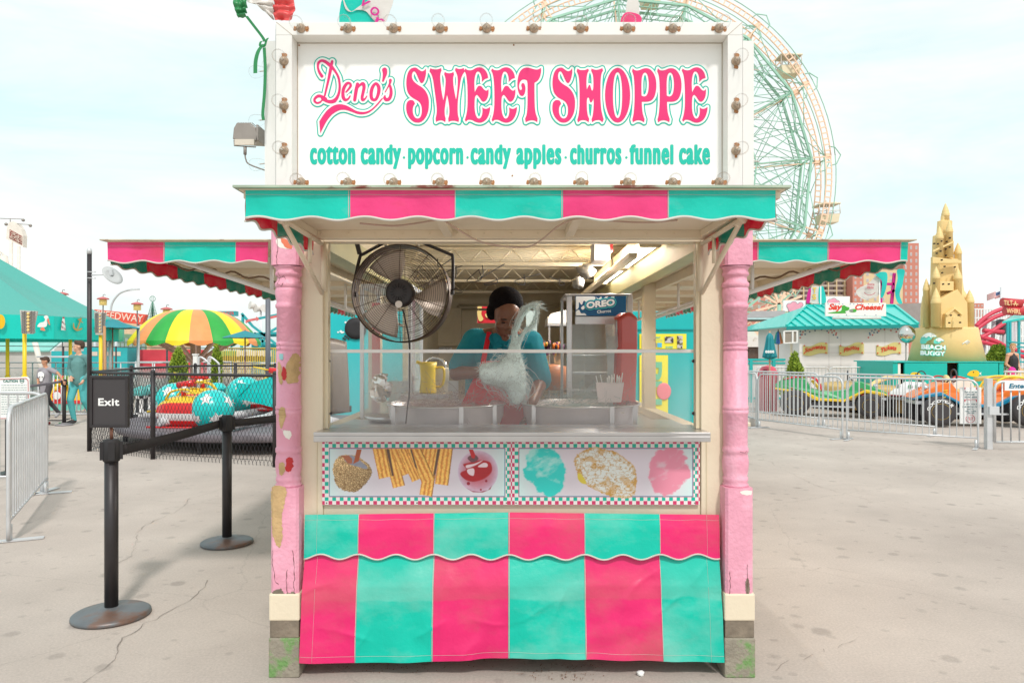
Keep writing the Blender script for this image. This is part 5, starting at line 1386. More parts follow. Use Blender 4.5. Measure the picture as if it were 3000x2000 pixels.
paths = [[V(1505,1060,yq),V(1502,1000,yq),V(1512,945,yq),V(1540,900,yq),V(1590,888,yq)],[V(1515,1040,yq),V(1535,975,yq),V(1565,948,yq),V(1574,912,yq),V(1562,892,yq),V(1600,905,yq)],[V(1440,1060,yq),V(1480,1050,yq),V(1540,1130,yq),V(1520,1190,yq)],[V(1500,1190,yq),V(1470,1150,yq),V(1430,1120,yq),V(1425,1080,yq)]]
for i in range(200):
 pth = rr.choice(paths); sp = .022 if pth in paths[:2] else .05
 q = catmull([p + Vector((rr.gauss(0,sp * .5),rr.gauss(0,.02),rr.gauss(0,sp * .4))) for p in pth],4)
 a = rr.randint(0,max(0,len(q) - 8)); m.tube(q[a:a + rr.randint(6,14)],rr.uniform(.0005,.0013),3,caps=False)
vv_ = fl_m.data.vertices; nn_ = len(vv_)
for i in range(1500):
 v = vv_[rr.randrange(nn_)]; p = v.co + ORG[fl2]; nr_ = Vector(v.normal); tg = Vector((rr.gauss(0,.5),rr.gauss(0,.5),rr.gauss(0,1))); tg = (tg - nr_ * tg.dot(nr_)).normalized(); q = [p - nr_ * .003]
 d = (tg + nr_ * rr.uniform(.15,.9)).normalized()
 for s in range(4): d = (d + Vector((rr.gauss(0,.25),rr.gauss(0,.25),rr.gauss(0,.25)))).normalized(); q.append(q[-1] + d * rr.uniform(.004,.012))
 m.tube(q,rr.uniform(.0005,.0011),3,caps=False)
m.build('strands',STR,fl2)
# ------------------------------------------------------------------ things on the worktops
pt = thing('pitcher','yellow plastic pitcher with open spout standing behind the left pan','pitcher',V(1255,1152,4.95))
c = Vector((X(1254,4.95),4.95,1.266)); YEL = M('yellow_plastic',rgb(226,192,30),.4)
m = MB(); m.lathe([(.055,0,0),(.058,.01),(.05,.10),(.055,.17),(.062,.21),(.060,.21),(.05,.17),(.046,.1),(.05,.015),(0,.01)],c,n=28); m.obox(c + Vector((-.062,0,.205)),(.035,.035,.02),(0,R(20),0))
m.build('jug',YEL,pt); MB().tube(catmull([c + Vector(q) for q in ((.055,0,.17),(.10,0,.17),(.11,0,.12),(.095,0,.05),(.055,0,.04))],4),.009,8).build('handle',YEL,pt)
fo = thing('foil_parcel','crumpled silver foil parcel on a steel tray at the left end of the worktop','foil parcel',V(1122,1165,4.6))
m = MB(); cc = V(1120,1128,4.6); m.sph(cc,(.058,.05,.08),22,16)
m.v = [tuple(Vector(q) + .020 * Vector((noise.cell(Vector(q) * 38) - .5,0,noise.cell(Vector(q) * 33 + Vector((9,0,0))) - .5)) + .012 * Vector((noise.noise(Vector(q) * 60),0,0))) for q in m.v]; m.s = [False] * len(m.s)
m.build('foil',M('crumpled_foil',rgb(216,214,210),.22,.9,.1,30),fo)
tr = thing('steel_tray','shallow steel tray on the worktop behind the left pan','tray',V(1180,1180,4.7)); m = MB()
m.lathe([(.14,0),(.165,.035),(.175,.037),(.15,.008),(0,.006)],(X(1150,4.62),4.62,1.06 + .046),n=30); m.build('tray',STEEL,tr)
tp = thing('faucet','chrome gooseneck tap over the sink at the left of the vendor','tap',V(1290,1060,5.6)); CHR = M('chrome',rgb(220,220,222),.08,1.0,.02)
m = MB(); m.tube(catmull([V(*q) for q in ((1246,1100,5.6),(1246,1070,5.6),(1258,1052,5.6),(1278,1048,5.6),(1298,1056,5.6),(1310,1078,5.6),(1311,1088,5.6))],5),.011,10); m.cyl(V(1246,1100,5.6),V(1246,1108,5.6),.02,12); m.build('spout',CHR,tp)
sk_ = thing('sink','steel sink unit with splashback against the left wall','sink',(-.75,5.6,1.045)); m = MB(); m.box(-1.03,-.45,5.2,6.1,.95,1.05); m.box(-1.03,-.45,6.08,6.12,1.05,1.30); m.box(-.74,-.42,4.83,5.19,1.046,1.265); m.build('basin',STEEL,sk_)
rr = random.Random(12)
for i in range(9):
 x,y = rr.uniform(-.75,.5),rr.uniform(4.4,8.5); MB().tube(catmull([(x,y,2.27),(x + rr.uniform(-.03,.03),y,2.27 - rr.uniform(.05,.12)),(x + rr.uniform(-.12,.12),y + rr.uniform(-.1,.1),2.27 - rr.uniform(.04,.16)),(x + rr.uniform(-.2,.2),y,2.28)],4),.004,5).build('hanging_wire',DARK,K)
m = MB(); m.sph((.60,5.9,2.20),(.07,.10,.055),12,8,dist=.5); m.sph((.56,6.2,2.13),(.05,.08,.05),12,8,dist=.5); bd_ = thing('plastic_bundle','crumpled clear plastic bundle tucked by the ceiling rail','bundle',(.6,6,2.2)); m.build('wrap',M('crumpled_wrap',rgb(132,126,118),.4),bd_)
# little white tub and white paper by the sink
tb = thing('plastic_tub','translucent white tub behind the yellow pitcher','tub',V(1270,1150,5.1)); MB().lathe([(.07,0),(.085,.16),(.09,.165),(.08,.16),(.065,.005)],(X(1283,5.15),5.15,1.266),n=20).build('tub',M('cloudy_plastic',rgb(214,206,188),.5),tb)
# glass display case by the left opening
gc_ = thing('display_case','glazed cabinet with red and pink stripes by the left side opening','display case',(-.86,5.3,1.05))
GLP = milky('cabinet_glass',rgb(206,226,226),.14)
m = MB()
for (x,y) in ((-1.03,5.0),(-.70,5.0),(-1.03,5.62),(-.70,5.62)): m.box(x - .012,x + .012,y - .012,y + .012,1.05,1.98)
m.box(-1.04,-.69,4.99,5.63,1.98,2.01); m.box(-1.04,-.69,4.99,5.63,1.045,1.06); m.build('case_frame',ALU,gc_)
MB().box(-1.02,-.71,5.0,5.004,1.06,1.98).build('glass_pane',GLP,gc_); MB().box(-.702,-.699,5.01,5.61,1.06,1.98).build('glass_pane',GLP,gc_)
MB().box(-1.02,-.962,5.30,5.31,1.06,1.90).build('red_stripe',M('case_red',rgb(214,76,76),.5),gc_); MB().box(-.76,-.74,5.55,5.56,1.06,1.98).build('pink_stripe',M('case_pink',rgb(232,130,170),.5),gc_)
# cup stack cone at far left
cu_ = thing('metal_hood','curved grey metal housing edge standing at the far left of the counter','housing',V(985,1200,3.98))
m = MB(); m.grid(lambda i,j: (X(962 + 30 * i + 9 * math.sin(j * PI / 2),4.0),3.92 + .25 * i,Z(1000 + 215 * j,4.0) - .0 + (.02 * math.cos(i * PI / 2))),10,12); m.build('hood',GREYM,cu_,solid=.012)
# churro cabinet with its lit topper
CH = thing('churro_cabinet','steel and glass churro warmer with a blue and white biscuit churros topper','food cabinet',(X(1760,4.65),4.65,1.105))
yc = 4.65
m = MB()
for u in (1668,1846): m.box(X(u - 8,yc),X(u + 8,yc),yc,yc + .03,1.105,Z(866,yc))
for u in (1660,1850): m.box(X(u - 4,yc),X(u + 4,yc),yc + .42,yc + .45,1.105,Z(866,yc))
m.box(X(1655,yc),X(1852,yc),yc - .005,yc + .46,Z(866,yc),Z(860,yc)); m.box(X(1685,yc),X(1838,yc),yc + .002,yc + .02,Z(950,yc),Z(926,yc)); m.box(X(1660,yc),X(1850,yc),yc,yc + .46,1.10,1.16)
m.build('cabinet_frame',STEEL,CH,bevel=.003)
MB().box(X(1676,yc),X(1838,yc),yc + .012,yc + .016,1.16,Z(950,yc)).build('glass_door',GLP,CH)
m = MB(); m.box(X(1676,yc),X(1838,yc),yc + .03,yc + .42,1.40,1.408)
for z_ in (1.28,1.52): m.box(X(1676,yc),X(1838,yc),yc + .03,yc + .42,z_,z_ + .006)
m.build('rack',STEEL,CH)
OB = M('topper_blue',rgb(0,84,132),.4); OT = M('topper_teal',rgb(70,205,205),.4)
tu0,tu1,tv0,tv1 = 1686,1834,867,925
tp_ = MB().box(X(tu0,yc),X(tu1,yc),yc - .004,yc + .03,Z(tv1,yc),Z(tv0,yc)).build('topper',OB,CH)
F = Field(tu0,tu1,tv0,tv1,.8)
zz = lambda p: [(a / 2.45 + 1500,b / 2.45 + 640) for a,b in p]
F.segs(poly_segs(smooth2(zz([(455,560),(590,560),(585,590),(560,585),(540,605),(515,590),(500,620),(480,600),(478,640),(455,650)]))),4)
F.segs(poly_segs(smooth2(zz([(600,560),(620,575),(640,560),(650,590),(668,562),(690,560),(680,575),(700,585),(712,560),(735,560),(725,585),(705,590),(690,580),(670,600),(645,600),(622,590)]))),4)
F.segs(poly_segs(smooth2(zz([(457,670),(480,655),(495,680),(520,680),(530,698),(457,698)]))),4)
F.segs(poly_segs(smooth2(zz([(495,640),(515,625),(520,645),(505,655)]))),4)
F.d = np.maximum(F.d,np.maximum(tu0 + 1 - F.xs,F.xs - tu1 + 1)[None,:]); F.d = np.maximum(F.d,np.maximum(tv0 + 1 - F.ys,F.ys - tv1 + 1)[:,None])
F.mesh(0,lambda u,v: (X(u,yc),yc - .0055,Z(v,yc))).build('milk_splash',S_WHITE,tp_)
S = font_segs('OREO'); a0,a1 = S[:,0].min(),S[:,0].max(); kx = 80 / (a1 - a0); ky = 17 / S[:,1].max()
F = Field(1708,1808,870,915,.7)
fx = lambda x,y: (1716 + (x - a0) * kx + 3,903 - y * ky - (x - a0) * kx * .12)
S2 = np.array([[*fx(p[0],p[1]),*fx(p[2],p[3])] for p in S]); F.segs(S2,10)
F.mesh(6.5,lambda u,v: (X(u,yc),yc - .0065,Z(v,yc))).build('lettering_glow',OT,tp_); F.mesh(4.2,lambda u,v: (X(u,yc),yc - .0075,Z(v,yc))).build('lettering_ground',OB,tp_); F.mesh(1.5,lambda u,v: (X(u,yc),yc - .0085,Z(v,yc))).build('lettering',S_WHITE,tp_)
text('lettering','Churros',S_WHITE,tp_,P(1750,918,yc - .007),(1,0,.09),(-.09,0,1),.088,.020,bold=.02)
m = MB(); MRED = M('warmer_red',rgb(190,62,52),.35,coat=.4)
m.grid(lambda i,j: (X(1798 + 55 * i + 12 * math.sin(j * 1.2),4.35) + .015 * math.cos(j * 3),4.30 + .10 * i,Z(930 + 260 * j,4.35) + .03 * math.sin(i * PI) * (1 - j)),12,20)
rd = thing('warmer_hood','tall red curved plastic hood leaning in front of the churro cabinet','machine hood',V(1830,1230,4.35)); m.build('red_shell',MRED,rd,solid=.05)
m = MB(); m.grid(lambda i,j: (X(1772 + 30 * i + 10 * math.sin(j * 1.2),4.38),4.36 - .06 * i,Z(938 + 235 * j,4.38)),6,16); m.build('clear_side',milky('hood_clear',rgb(206,206,206),.5),rd,solid=.004)
cp = thing('stick_tub','white square tub of paper cones and sticks on the right of the counter','tub',V(1790,1190,3.95))
yb = 4.0; MB().add([(X(u,yb + dy),yb + dy,Z(v,yb)) for (u,v) in ((1752,1178),(1820,1178),(1828,1122),(1746,1122)) for dy in (0,.12)],[(0,2,4,6),(1,7,5,3),(0,1,3,2),(2,3,5,4),(6,7,1,0)]).build('tub',M('white_tub',rgb(224,212,210),.5),cp)
m = MB(); rr = random.Random(2)
for i in range(16): u = rr.uniform(1755,1818); m.cyl(V(u,1150,yb + .06),V(u + rr.uniform(-12,10),rr.uniform(1090,1112),yb + rr.uniform(.03,.1)),.0032,6)
m.build('stick',WHITE,cp)
# popcorn machine, bags and jars further back on the right
pc = thing('popcorn_machine','pale grey popcorn warmer hood behind the churro cabinet','popcorn machine',V(1630,1100,6.6))
MB().prism([(X(1605,6.6),Z(948,6.6)),(X(1670,6.6),Z(948,6.6)),(X(1670,6.6),Z(905,6.6)),(X(1615,6.6),Z(918,6.6)),(X(1605,6.6),Z(930,6.6))],(0,6.6,0),(1,0,0),(0,0,1),-.5).build('hood',M('pale_grey_metal',rgb(208,202,194),.4),pc)
m = MB()
for u in (1606,1640,1668): m.box(X(u,6.6),X(u + 5,6.6),6.55,6.6,1.05,Z(948,6.6))
m.box(X(1603,6.6),X(1672,6.6),6.52,7.1,Z(955,6.6),Z(947,6.6)); m.box(X(1603,6.6),X(1672,6.6),6.55,7.1,1.04,1.12); m.build('machine_frame',STEEL,pc)
sw = [M('sweet_' + n_,c_,.4) for n_,c_ in (('orange',rgb(216,120,40)),('black',rgb(50,40,46)),('purple',rgb(120,50,100)),('yellow',rgb(220,180,60)))]
rr = random.Random(4)
for g in range(2):
 t = thing('lolly_bunch',('left' if g == 0 else 'right') + ' bunch of coloured sweet sticks behind the vendor','sweets',V(1595 + g * 42,1030,5.4),'bunches of sweet sticks')
 m = MB()
 for i in range(46):
  u = rr.uniform(1578,1612) + g * 42; v = rr.uniform(1004,1035); p = V(u,v,5.4 + rr.uniform(0,.12)); m.sph(p,(.012,.012,.022),7,5,rr.randint(0,3))
 m.build('sweets',sw,t)
 m = MB()
 for i in range(22): u = rr.uniform(1580,1610) + g * 42; m.cyl(V(u,1035,5.45),V(1595 + g * 42 + (u - 1595 - g * 42 if g == 0 else u - 1637) * .6,1130,5.45),.003,5)
 m.build('sticks',M('paper_stick',rgb(206,176,130),.7),t)
oj = thing('orange_tub','amber plastic tub of churros under the sweet sticks','tub',V(1620,1130,5.3)); MB().lathe([(.10,-.09),(.12,.0),(.11,.08),(0,.10)],V(1618,1105,5.35),n=24).build('tub',M('amber_plastic',rgb(206,130,84),.4),oj)
m = MB(); m.sph(V(1300,842,6.2),(.05,.04,.05),12,8); m.obox(V(1278,832,6.2),(.11,.05,.05),(0,R(18),0)); sp_ = thing('speaker','grey horn loudspeaker fixed behind the right edge of the fan','loudspeaker',V(1285,840,6.2)); m.build('horn',GREYM,sp_)
# seen through the stand: carousel panel behind the back opening
cp_ = thing('carousel_panel','red and gold carved fairground panel glimpsed behind the vendor through the back wall','ride panel',(X(1428,13),13,0))
MB().box(X(1385,13),X(1600,13),13,13.1,0,3).build('panel',M('fair_red',rgb(206,22,40),.5),cp_)
GOLD = M('fair_gold',rgb(226,196,120),.5)
F = Field(1385,1470,885,950,1.0)
for S in ([(1424,918),(1456,918),(1452,930),(1426,930)],[(1428,916),(1432,905),(1440,900),(1450,906),(1454,916)],[(1402,890),(1412,900),(1410,920),(1416,935),(1404,940),(1398,915)],[(1430,890),(1445,896),(1440,899),(1428,894)]): F.segs(poly_segs(smooth2(S)),4)
F.mesh(0,lambda u,v: (X(u,12.98),12.98,Z(v,12.98))).build('gold_scroll',GOLD,cp_,solid=.02)
MB().box(X(1540,12.9),X(1600,12.9),12.85,12.95,.2,2.6).build('pale_blind',M('pale_shutter',rgb(200,212,206),.6),cp_)
# teal murals beyond the two side openings
MUR = thing('sky_mural','teal painted mural with white clouds and a big tyre seen through the left side opening','mural',(X(1030,14),14,0))
MT = M('mural_teal',rgb(20,186,190),.5,var=.06,sc_=1)
MB().box(X(935,14),X(1210,14),14,14.1,0,2.55).build('panel',MT,MUR)
F = Field(935,1210,920,1000,1.5)
for cx,cy,s in ((1022,943,1),(998,972,.8),(1100,950,1.1),(1090,990,.9)):
 for dx,dy,r_ in ((-10,1,5),(0,-2,7),(9,1,5),(4,2,6)): F.stroke([(cx + dx * s,cy + dy * s,r_ * s * .6),(cx + dx * s + 1,cy + dy * s,r_ * s * .6)],4)
F.mesh(0,lambda u,v: (X(u,13.99),13.99,Z(v,13.99))).build('painted_cloud',S_WHITE,MUR)
MB().lathe([(.11,0),(.21,0),(.21,.01),(.11,.01)],(X(1042,13.97),13.97,Z(962,13.97)),(0,-1,0),n=24).build('painted_tyre',DARK,MUR)
m = MB()
for i in range(8):
 for j in range(3):
  if (i + j) % 2: m.box(X(1003 + i * 5,13.97),X(1008 + i * 5,13.97),13.975,13.98,Z(988 + j * 5 - i * 1.2,13.97),Z(983 + j * 5 - i * 1.2,13.97))
m.build('chequered_flag',[BLK],MUR)
PB = thing('photo_booth','teal photo booth wall with yellow poster seen through the right side opening','booth',(X(1950,12),12,0))
MB().box(X(1830,12),X(2130,12),12,13,0,Z(912,12)).build('wall',M('booth_teal',rgb(0,176,176),.5,var=.04),PB)
MB().box(X(1835,11.98),X(2120,11.98),11.97,11.99,Z(966,12),Z(964,12)).build('seam',M('booth_seam',rgb(0,140,146),.5),PB)
BY = M('poster_yellow',rgb(240,226,60),.5); bt = M('poster_teal',rgb(60,180,190),.5)
ps = MB().box(X(1873,11.98),X(2010,11.98),11.96,11.98,Z(1022,12),Z(978,12)).build('poster',BY,PB)
MB().box(X(1873,11.98),X(1956,11.98),11.95,11.98,.35,Z(1040,12)).build('poster',BY,PB)
text('lettering','PRINT',bt,ps,P(1914,992,11.95),(1,0,0),(0,0,1),.12,.035,bold=.02); text('lettering','YOUR PHOTOS',bt,ps,P(1907,999,11.95),(1,0,0),(0,0,1),.19,.022); text('lettering','SHARE',bt,ps,P(1950,1020,11.95),(1,0,0),(0,0,1),.12,.035,bold=.02)
for u,c_ in ((1910,rgb(60,90,150)),(1926,rgb(80,180,220)),(1910,None)):
 if c_: q = MB().box(X(u,11.95),X(u + 13,11.95),11.945,11.955,Z(1017,12),Z(1004,12)).build('badge',M('badge' + str(c_),c_,.5),ps); 
text('lettering','f',S_WHITE,ps,P(1914,1016,11.94),(1,0,0),(0,0,1),.03,.055,bold=.02)
PHG = M('photo_grey',rgb(196,190,188),.5,col2=(rgb(70,62,60),14.0,.5,.54))
for (u,v) in ((1880,983),(1880,996),(1880,1009),(1984,983),(1984,996),(1984,1009)): MB().box(X(u,11.95),X(u + 16,11.95),11.945,11.955,Z(v + 11,12),Z(v,12)).build('photo',PHG,ps)
MB().box(X(1948,11.95),X(1973,11.95),11.945,11.955,Z(1004,12),Z(986,12)).build('photo',PHG,ps)
text('lettering','PLUS',M('poster_green',rgb(110,190,150),.5),PB,P(1890,1060,11.93),(0,0,-1),(1,0,0),1.3,.28,bold=.03)
MB().sph((X(1945,11.93),11.93,Z(1145,12)),(.12,.01,.14),16,10).build('painted_balloon',M('poster_pink',rgb(236,130,140),.5),PB)
# ------------------------------------------------------------------ crowd barriers
GALV = M('galvanised_tube',rgb(205,206,208),.42,.35,.08,6)
def make_barrier(label,L=2.1,H=1.09,n=19,r=.017,feet=True):
 t = thing('crowd_barrier',label,'barrier',(0,0,0),'galvanised crowd barriers')
 c = .13; q = [(0,0,.12),(0,0,H - c)] + [(c - c * math.cos(a),0,H - c + c * math.sin(a)) for a in (R(30),R(60),R(90))]
 q2 = [(L - x,y,z) for x,y,z in q[::-1]]
 m = MB(); m.tube([(0,0,.02)] + q + q2 + [(L,0,.02)],r,8); m.tube([(0,0,.17),(L,0,.17)],r * .8,8); m.build('frame',GALV,t)
 m = MB()
 for i in range(n): x = L * (i + 1) / (n + 1); m.tube([(x,0,.17),(x,0,H - (.012 if .12 < x < L - .12 else .05))],.0085,6,caps=False)
 m.build('bars',GALV,t)
 if feet:
  for x in (.03,L - .03):
   m = MB(); m.box(x - .035,x + .035,-.24,.24,.004,.014); m.cyl((x - .0,0,.01),(x,0,.14),r * 1.3,8); m.build('foot',GALV,t)
 return t
B0 = make_barrier('barrier')
first = [True]
def barrier(a,b,label,H=None):
 a,b = Vector((*a,0)),Vector((*b,0)); d = b - a
 rz = math.atan2(d.y,d.x); s = d.length / 2.1
 if first[0]: o = B0; first[0] = False; o.location = a; o.rotation_euler = (0,0,rz); o['label'] = label
 else: o = dup(B0,a,rz,label)
 o.scale = (s,1,1)
 return o
barrier((-4.08,5.90),(-5.07,7.93),'nearest barrier at the left edge of the paving, bars foreshortened')
barrier((-5.12,7.98),(-7.2,8.1),'barrier running off the left edge behind the nearest one')
barrier((4.98,14.72),(5.81,12.80),'front-row barrier beginning beside the right pink post, ahead of the green buggy')
barrier((5.86,12.74),(7.40,11.56),'front-row barrier next to the latch post, ahead of the orange buggy')
barrier((5.0,16.8),(4.97,14.76),'barrier seen end-on just right of the right pink post')
barrier((5.35,16.9),(6.35,15.05),'second-row barrier behind the front row, left end by the paving block')
barrier((6.40,15.0),(7.75,13.3),'second-row barrier behind the height sign')
for i in range(4): barrier((6.9 + 2.12 * i,20.6 + .1 * (i % 2)),(8.98 + 2.12 * i,20.6),('leftmost','second','third','last')[i] + ' of the far barriers along the white souvenir booth')
# ------------------------------------------------------------------ belt posts
def belt_post(name_label,base,h,dia,sign=False,pr=.037,mt=None):
 t = thing('belt_post',name_label,'belt barrier post',base,'retractable belt posts')
 b = Vector(base); R_ = dia / 2
 m = MB(); m.lathe([(R_,.004),(R_ + .002,.010),(R_,.022),(R_ * .94,.03),(R_ * .5,.043),(.06,.052),(.05,.06),(0,.06)],b,n=48); m.build('weighted_base',mt or M('scuffed_base',rgb(108,112,116),.42,.3,.12,5,col2=(rgb(122,96,84),4.0,.5,.62)),t)
 m = MB(); m.cyl(b + Vector((0,0,.05)),b + Vector((0,0,h - .12)),pr,24); m.build('pole',BLACKM,t)
 m = MB(); m.lathe([(pr + .003,h - .13),(pr + .008,h - .125),(pr + .008,h - .012),(pr,h),(0,h)],b,n=24)
 for k in range(4): a = k * PI / 2 + .5; m.obox(b + Vector((math.cos(a) * (pr + .014),math.sin(a) * (pr + .014),h - .066)),(.018,.034,.105),(0,0,a))
 m.build('head',DARK,t)
 return t
BELT = M('black_webbing',rgb(40,36,40),.75,bump=.3,bs=200)
def belt(a,b,label,w_=.05,mat=None,sag=.02):
 m = MB(); a,b = Vector(a),Vector(b); n = 16; d = (b - a).normalized()
 f = lambda i,j: a.lerp(b,i) + Vector((0,0,(j - .5) * w_ - sag * 4 * i * (1 - i))) + Vector((0,.003 * math.sin(i * 5),0))
 m.grid(f,n,2)
 return m.build('belt',mat or BELT,None,label,'barrier belt',None,None,a,solid=.0022)
pA = G(328,1803); pB = G(665,1592)
pA = Vector((pA.x,4.26,0)); pB = Vector((X(665,5.86),5.86,0))
tA = belt_post('black belt post carrying the exit sign, rusty base',pA,1.035,.42); belt_post('black belt post behind the exit sign post, nearer the stand',pB,1.035,.40)
hA = 1.035 - .066
belt(pA + Vector((.05,.01,hA)),pB + Vector((-.045,0,hA)),'black belt stretched from the exit post up to the second post',.062,sag=.006)
belt(pB + Vector((.045,0,hA)),Vector((-1.62,7.35,hA - .0)),'black belt running from the second post behind the left pink post',.062,sag=.006)
es = thing('exit_sign','black framed sign with the white word Exit on top of the front belt post','sign',pA + Vector((0,0,1.035)))
yS = 4.245
x0,x1,z0,z1 = X(266,yS),X(374,yS),Z(1250,yS),Z(1102,yS)
EBK = M('sign_black',rgb(62,58,60),.5,var=.06)
MB().box(x0,x1,yS,yS + .012,z0,z1).build('board',EBK,es)
m = MB(); t_ = .012
for q in ((x0 - .004,x1 + .004,z1 - t_,z1 + .004),(x0 - .004,x1 + .004,z0 - .004,z0 + t_),(x0 - .004,x0 + t_,z0 + t_,z1 - t_),(x1 - t_,x1 + .004,z0 + t_,z1 - t_)): m.box(q[0],q[1],yS - .008,yS + .018,q[2],q[3])
m.build('frame',BLACKM,es,bevel=.002)
F = Field(280,360,1155,1200,.5); S = font_segs('Exit',sp=1.08); a0,a1 = S[:,0].min(),S[:,0].max(); tp1 = S[:,1].max(); bb = 1.0
S2 = np.stack([288 + bb + (S[:,0] - a0) * (62 - 2 * bb) / (a1 - a0),1188 - bb - S[:,1] * (22 - 2 * bb) / tp1,288 + bb + (S[:,2] - a0) * (62 - 2 * bb) / (a1 - a0),1188 - bb - S[:,3] * (22 - 2 * bb) / tp1],1)
F.segs(S2,5); F.mesh(bb,lambda u,v: (X(u,yS),yS - .0015,Z(v,yS))).build('lettering',S_WHITE,es)
m = MB(); m.cyl(pA + Vector((0,0,1.035)),Vector((pA.x,pA.y,z0)),.009,10); m.build('stem',M('rusty_stem',rgb(120,80,64),.7,var=.3,sc_=30),es)
pC = Vector((X(188,15.2),15.2,0)); belt_post('grey belt post beside the boy on the skateboard',pC,.96,.34,mt=GALV if False else M('grey_base',rgb(140,136,138),.5,.3))
belt(pC + Vector((-.03,0,.92)),Vector((-8.8,12.2,.92)),'grey belt running left from the post beside the boy',.05,M('grey_webbing',rgb(118,112,120),.8),.03)
# ------------------------------------------------------------------ chain-link enclosure
WIRE = M('black_vinyl_wire',rgb(44,42,46),.5)
def chainlink(name_label,a,b,H=1.22,step=.062,r=.0034,posts=(0,1),rails=True):
 a,b = Vector((*a,0)),Vector((*b,0)); L = (b - a).length; d = (b - a).normalized(); nrm = Vector((-d.y,d.x,0))
 t = thing('chain_link_fence',name_label,'fence',a,'black chain-link fence panels round the rocket ride')
 m = MB(); nz_ = int((H - .06) / (step)); nx = int(L / step); vs = []
 for i in range(nx + 1):
  q = []
  for k in range(nz_ + 1):
   s = i * step + (step * .5 if k % 2 else 0) * (1 if i % 2 else 1)
   s2 = i * step + (0 if k % 2 == 0 else step * .52)
   q.append(a + d * min(s2,L) + nrm * (.003 if k % 2 else -.003) + Vector((0,0,.04 + k * (H - .06) / nz_)))
  m.tube(q,r,3,caps=False,sm=False)
  q = [Vector(p) for p in q]
  q2 = [a + d * min(i * step + (step * .52 if k % 2 else step),L) + nrm * (-.003 if k % 2 else .003) + Vector((0,0,.04 + k * (H - .06) / nz_)) for k in range(nz_ + 1)]
  m.tube(q2,r,3,caps=False,sm=False)
  m.cyl(q[0],q[0] + d * .008 + Vector((0,0,-.03)),r * 1.2,4)
 m.build('wire_mesh',WIRE,t)
 m = MB(); m.cyl(a + Vector((0,0,H)),b + Vector((0,0,H)),.021,8); m.build('top_rail',BLACKM,t); MB().cyl(a + Vector((0,0,.08)),b + Vector((0,0,.08)),.003,4).build('tension_wire',BLACKM,t)
 for f in posts: p = a + d * L * f; m = MB(); m.cyl(p,p + Vector((0,0,H + .02)),.034,12); m.sph(p + Vector((0,0,H + .03)),.036,10,6); m.build('post',BLACKM,t)
 return t
cA = (X(262,11.3),11.3); cB = (X(448,10.45),10.45); cC = (X(806,9.75),9.75)
chainlink('front fence panel left of the corner behind the exit sign',cA,cB); chainlink('front fence panel before the starry rocket ride',cB,cC,posts=(1,))
cD = (X(385,13.7),13.7); cE = (X(572,16.2),16.2); cF = (X(806,16.4),16.4)
chainlink('left side fence panel going back from the corner',cA,cD,posts=(1,),step=.09,r=.0032); chainlink('rear left fence panel beyond the rocket ride',cD,cE,posts=(1,),step=.10,r=.0032); chainlink('rear fence panel beyond the rocket ride',cE,cF,posts=(.5,1),step=.10,r=.0032)
pl = thing('tall_pole','tall dark steel pole with galvanised cap and a tilted dish on its arm','pole',(cA[0] - .02,11.28,0))
b = Vector((X(262,11.28),11.28,0)); zt = Z(733,11.28)
MB().cyl(b,b + Vector((0,0,zt)),.034 * 1.0,20).build('shaft',BLACKM,pl)
MB().lathe([(.036,-.06),(.038,0),(.026,.03),(0,.045)],b + Vector((0,0,zt)),n=16).build('cap',GALV,pl)
m = MB(); y = 11.2
for v in (796,814): m.cyl(P(256,v,y),P(281,v + 1,y),.008,6)
m.cyl(P(268,806,y),P(322,804,y),.009,8); m.obox(P(326,798,y),(.05,.05,.09)); m.build('arm',GALV,pl)
MB().lathe([(.001,0),(.12,.015),(.165,.03),(.165,.036),(.10,.022),(0,.01)],P(326,810,y),(.62,-.25,.45),n=24).build('dish',M('pale_dish',rgb(190,192,192),.5),pl)
p2 = thing('tall_pole','dark grey steel pole just left of the left pink post','pole',(X(785,16.4),16.4,0)); MB().cyl((X(785,16.4),16.4,0),(X(785,16.4),16.4,Z(862,16.4)),.055,14).build('shaft',M('slate_pole',rgb(110,112,120),.5,.3),p2)
# ------------------------------------------------------------------ rocket ride
RT,RW,RR,RY = M('ride_teal',rgb(0,204,200),.25,coat=.4,var=.03),M('ride_white',rgb(234,230,228),.3,coat=.3),M('ride_red',rgb(214,28,30),.3,coat=.3),M('ride_yellow',rgb(236,196,40),.3,coat=.3)
pf = thing('ride_platform','low grey round platform under the rocket ride','platform',(X(870,13.7),13.7,0))
DECK = M('ride_deck',rgb(118,110,116),.6,.2,.15,2)
c0 = Vector((X(870,13.7),13.7,0))
m = MB(); m.lathe([(3.0,.20),(3.02,.22),(3.02,.30),(3.0,.31),(2.0,.33),(1.98,.30),(1.9,.30),(.5,.33),(0,.33)],c0,n=48); m.build('deck',DECK,pf)
m = MB()
for k in range(14): a = 2 * PI * k / 14; q = c0 + Vector((2.85 * math.cos(a),2.85 * math.sin(a),0)); m.box(q.x - .03,q.x + .03,q.y - .03,q.y + .03,0,.2)
m.each('deck_leg',DARK,pf)
m = MB(); m.cyl(c0 + Vector((0,0,.3)),c0 + Vector((0,0,.8)),.3,20); m.build('hub',RW,pf)
m = MB()
for a in (R(200),R(232),R(265),R(150),R(300)): m.tube([c0 + Vector((.3 * math.cos(a),.3 * math.sin(a),.5)),c0 + Vector((1.4 * math.cos(a),1.4 * math.sin(a),.42)),c0 + Vector((2.6 * math.cos(a),2.6 * math.sin(a),.42))],.07,10)
m.build('arm',M('arm_grey',rgb(206,204,206),.4,.1),pf)
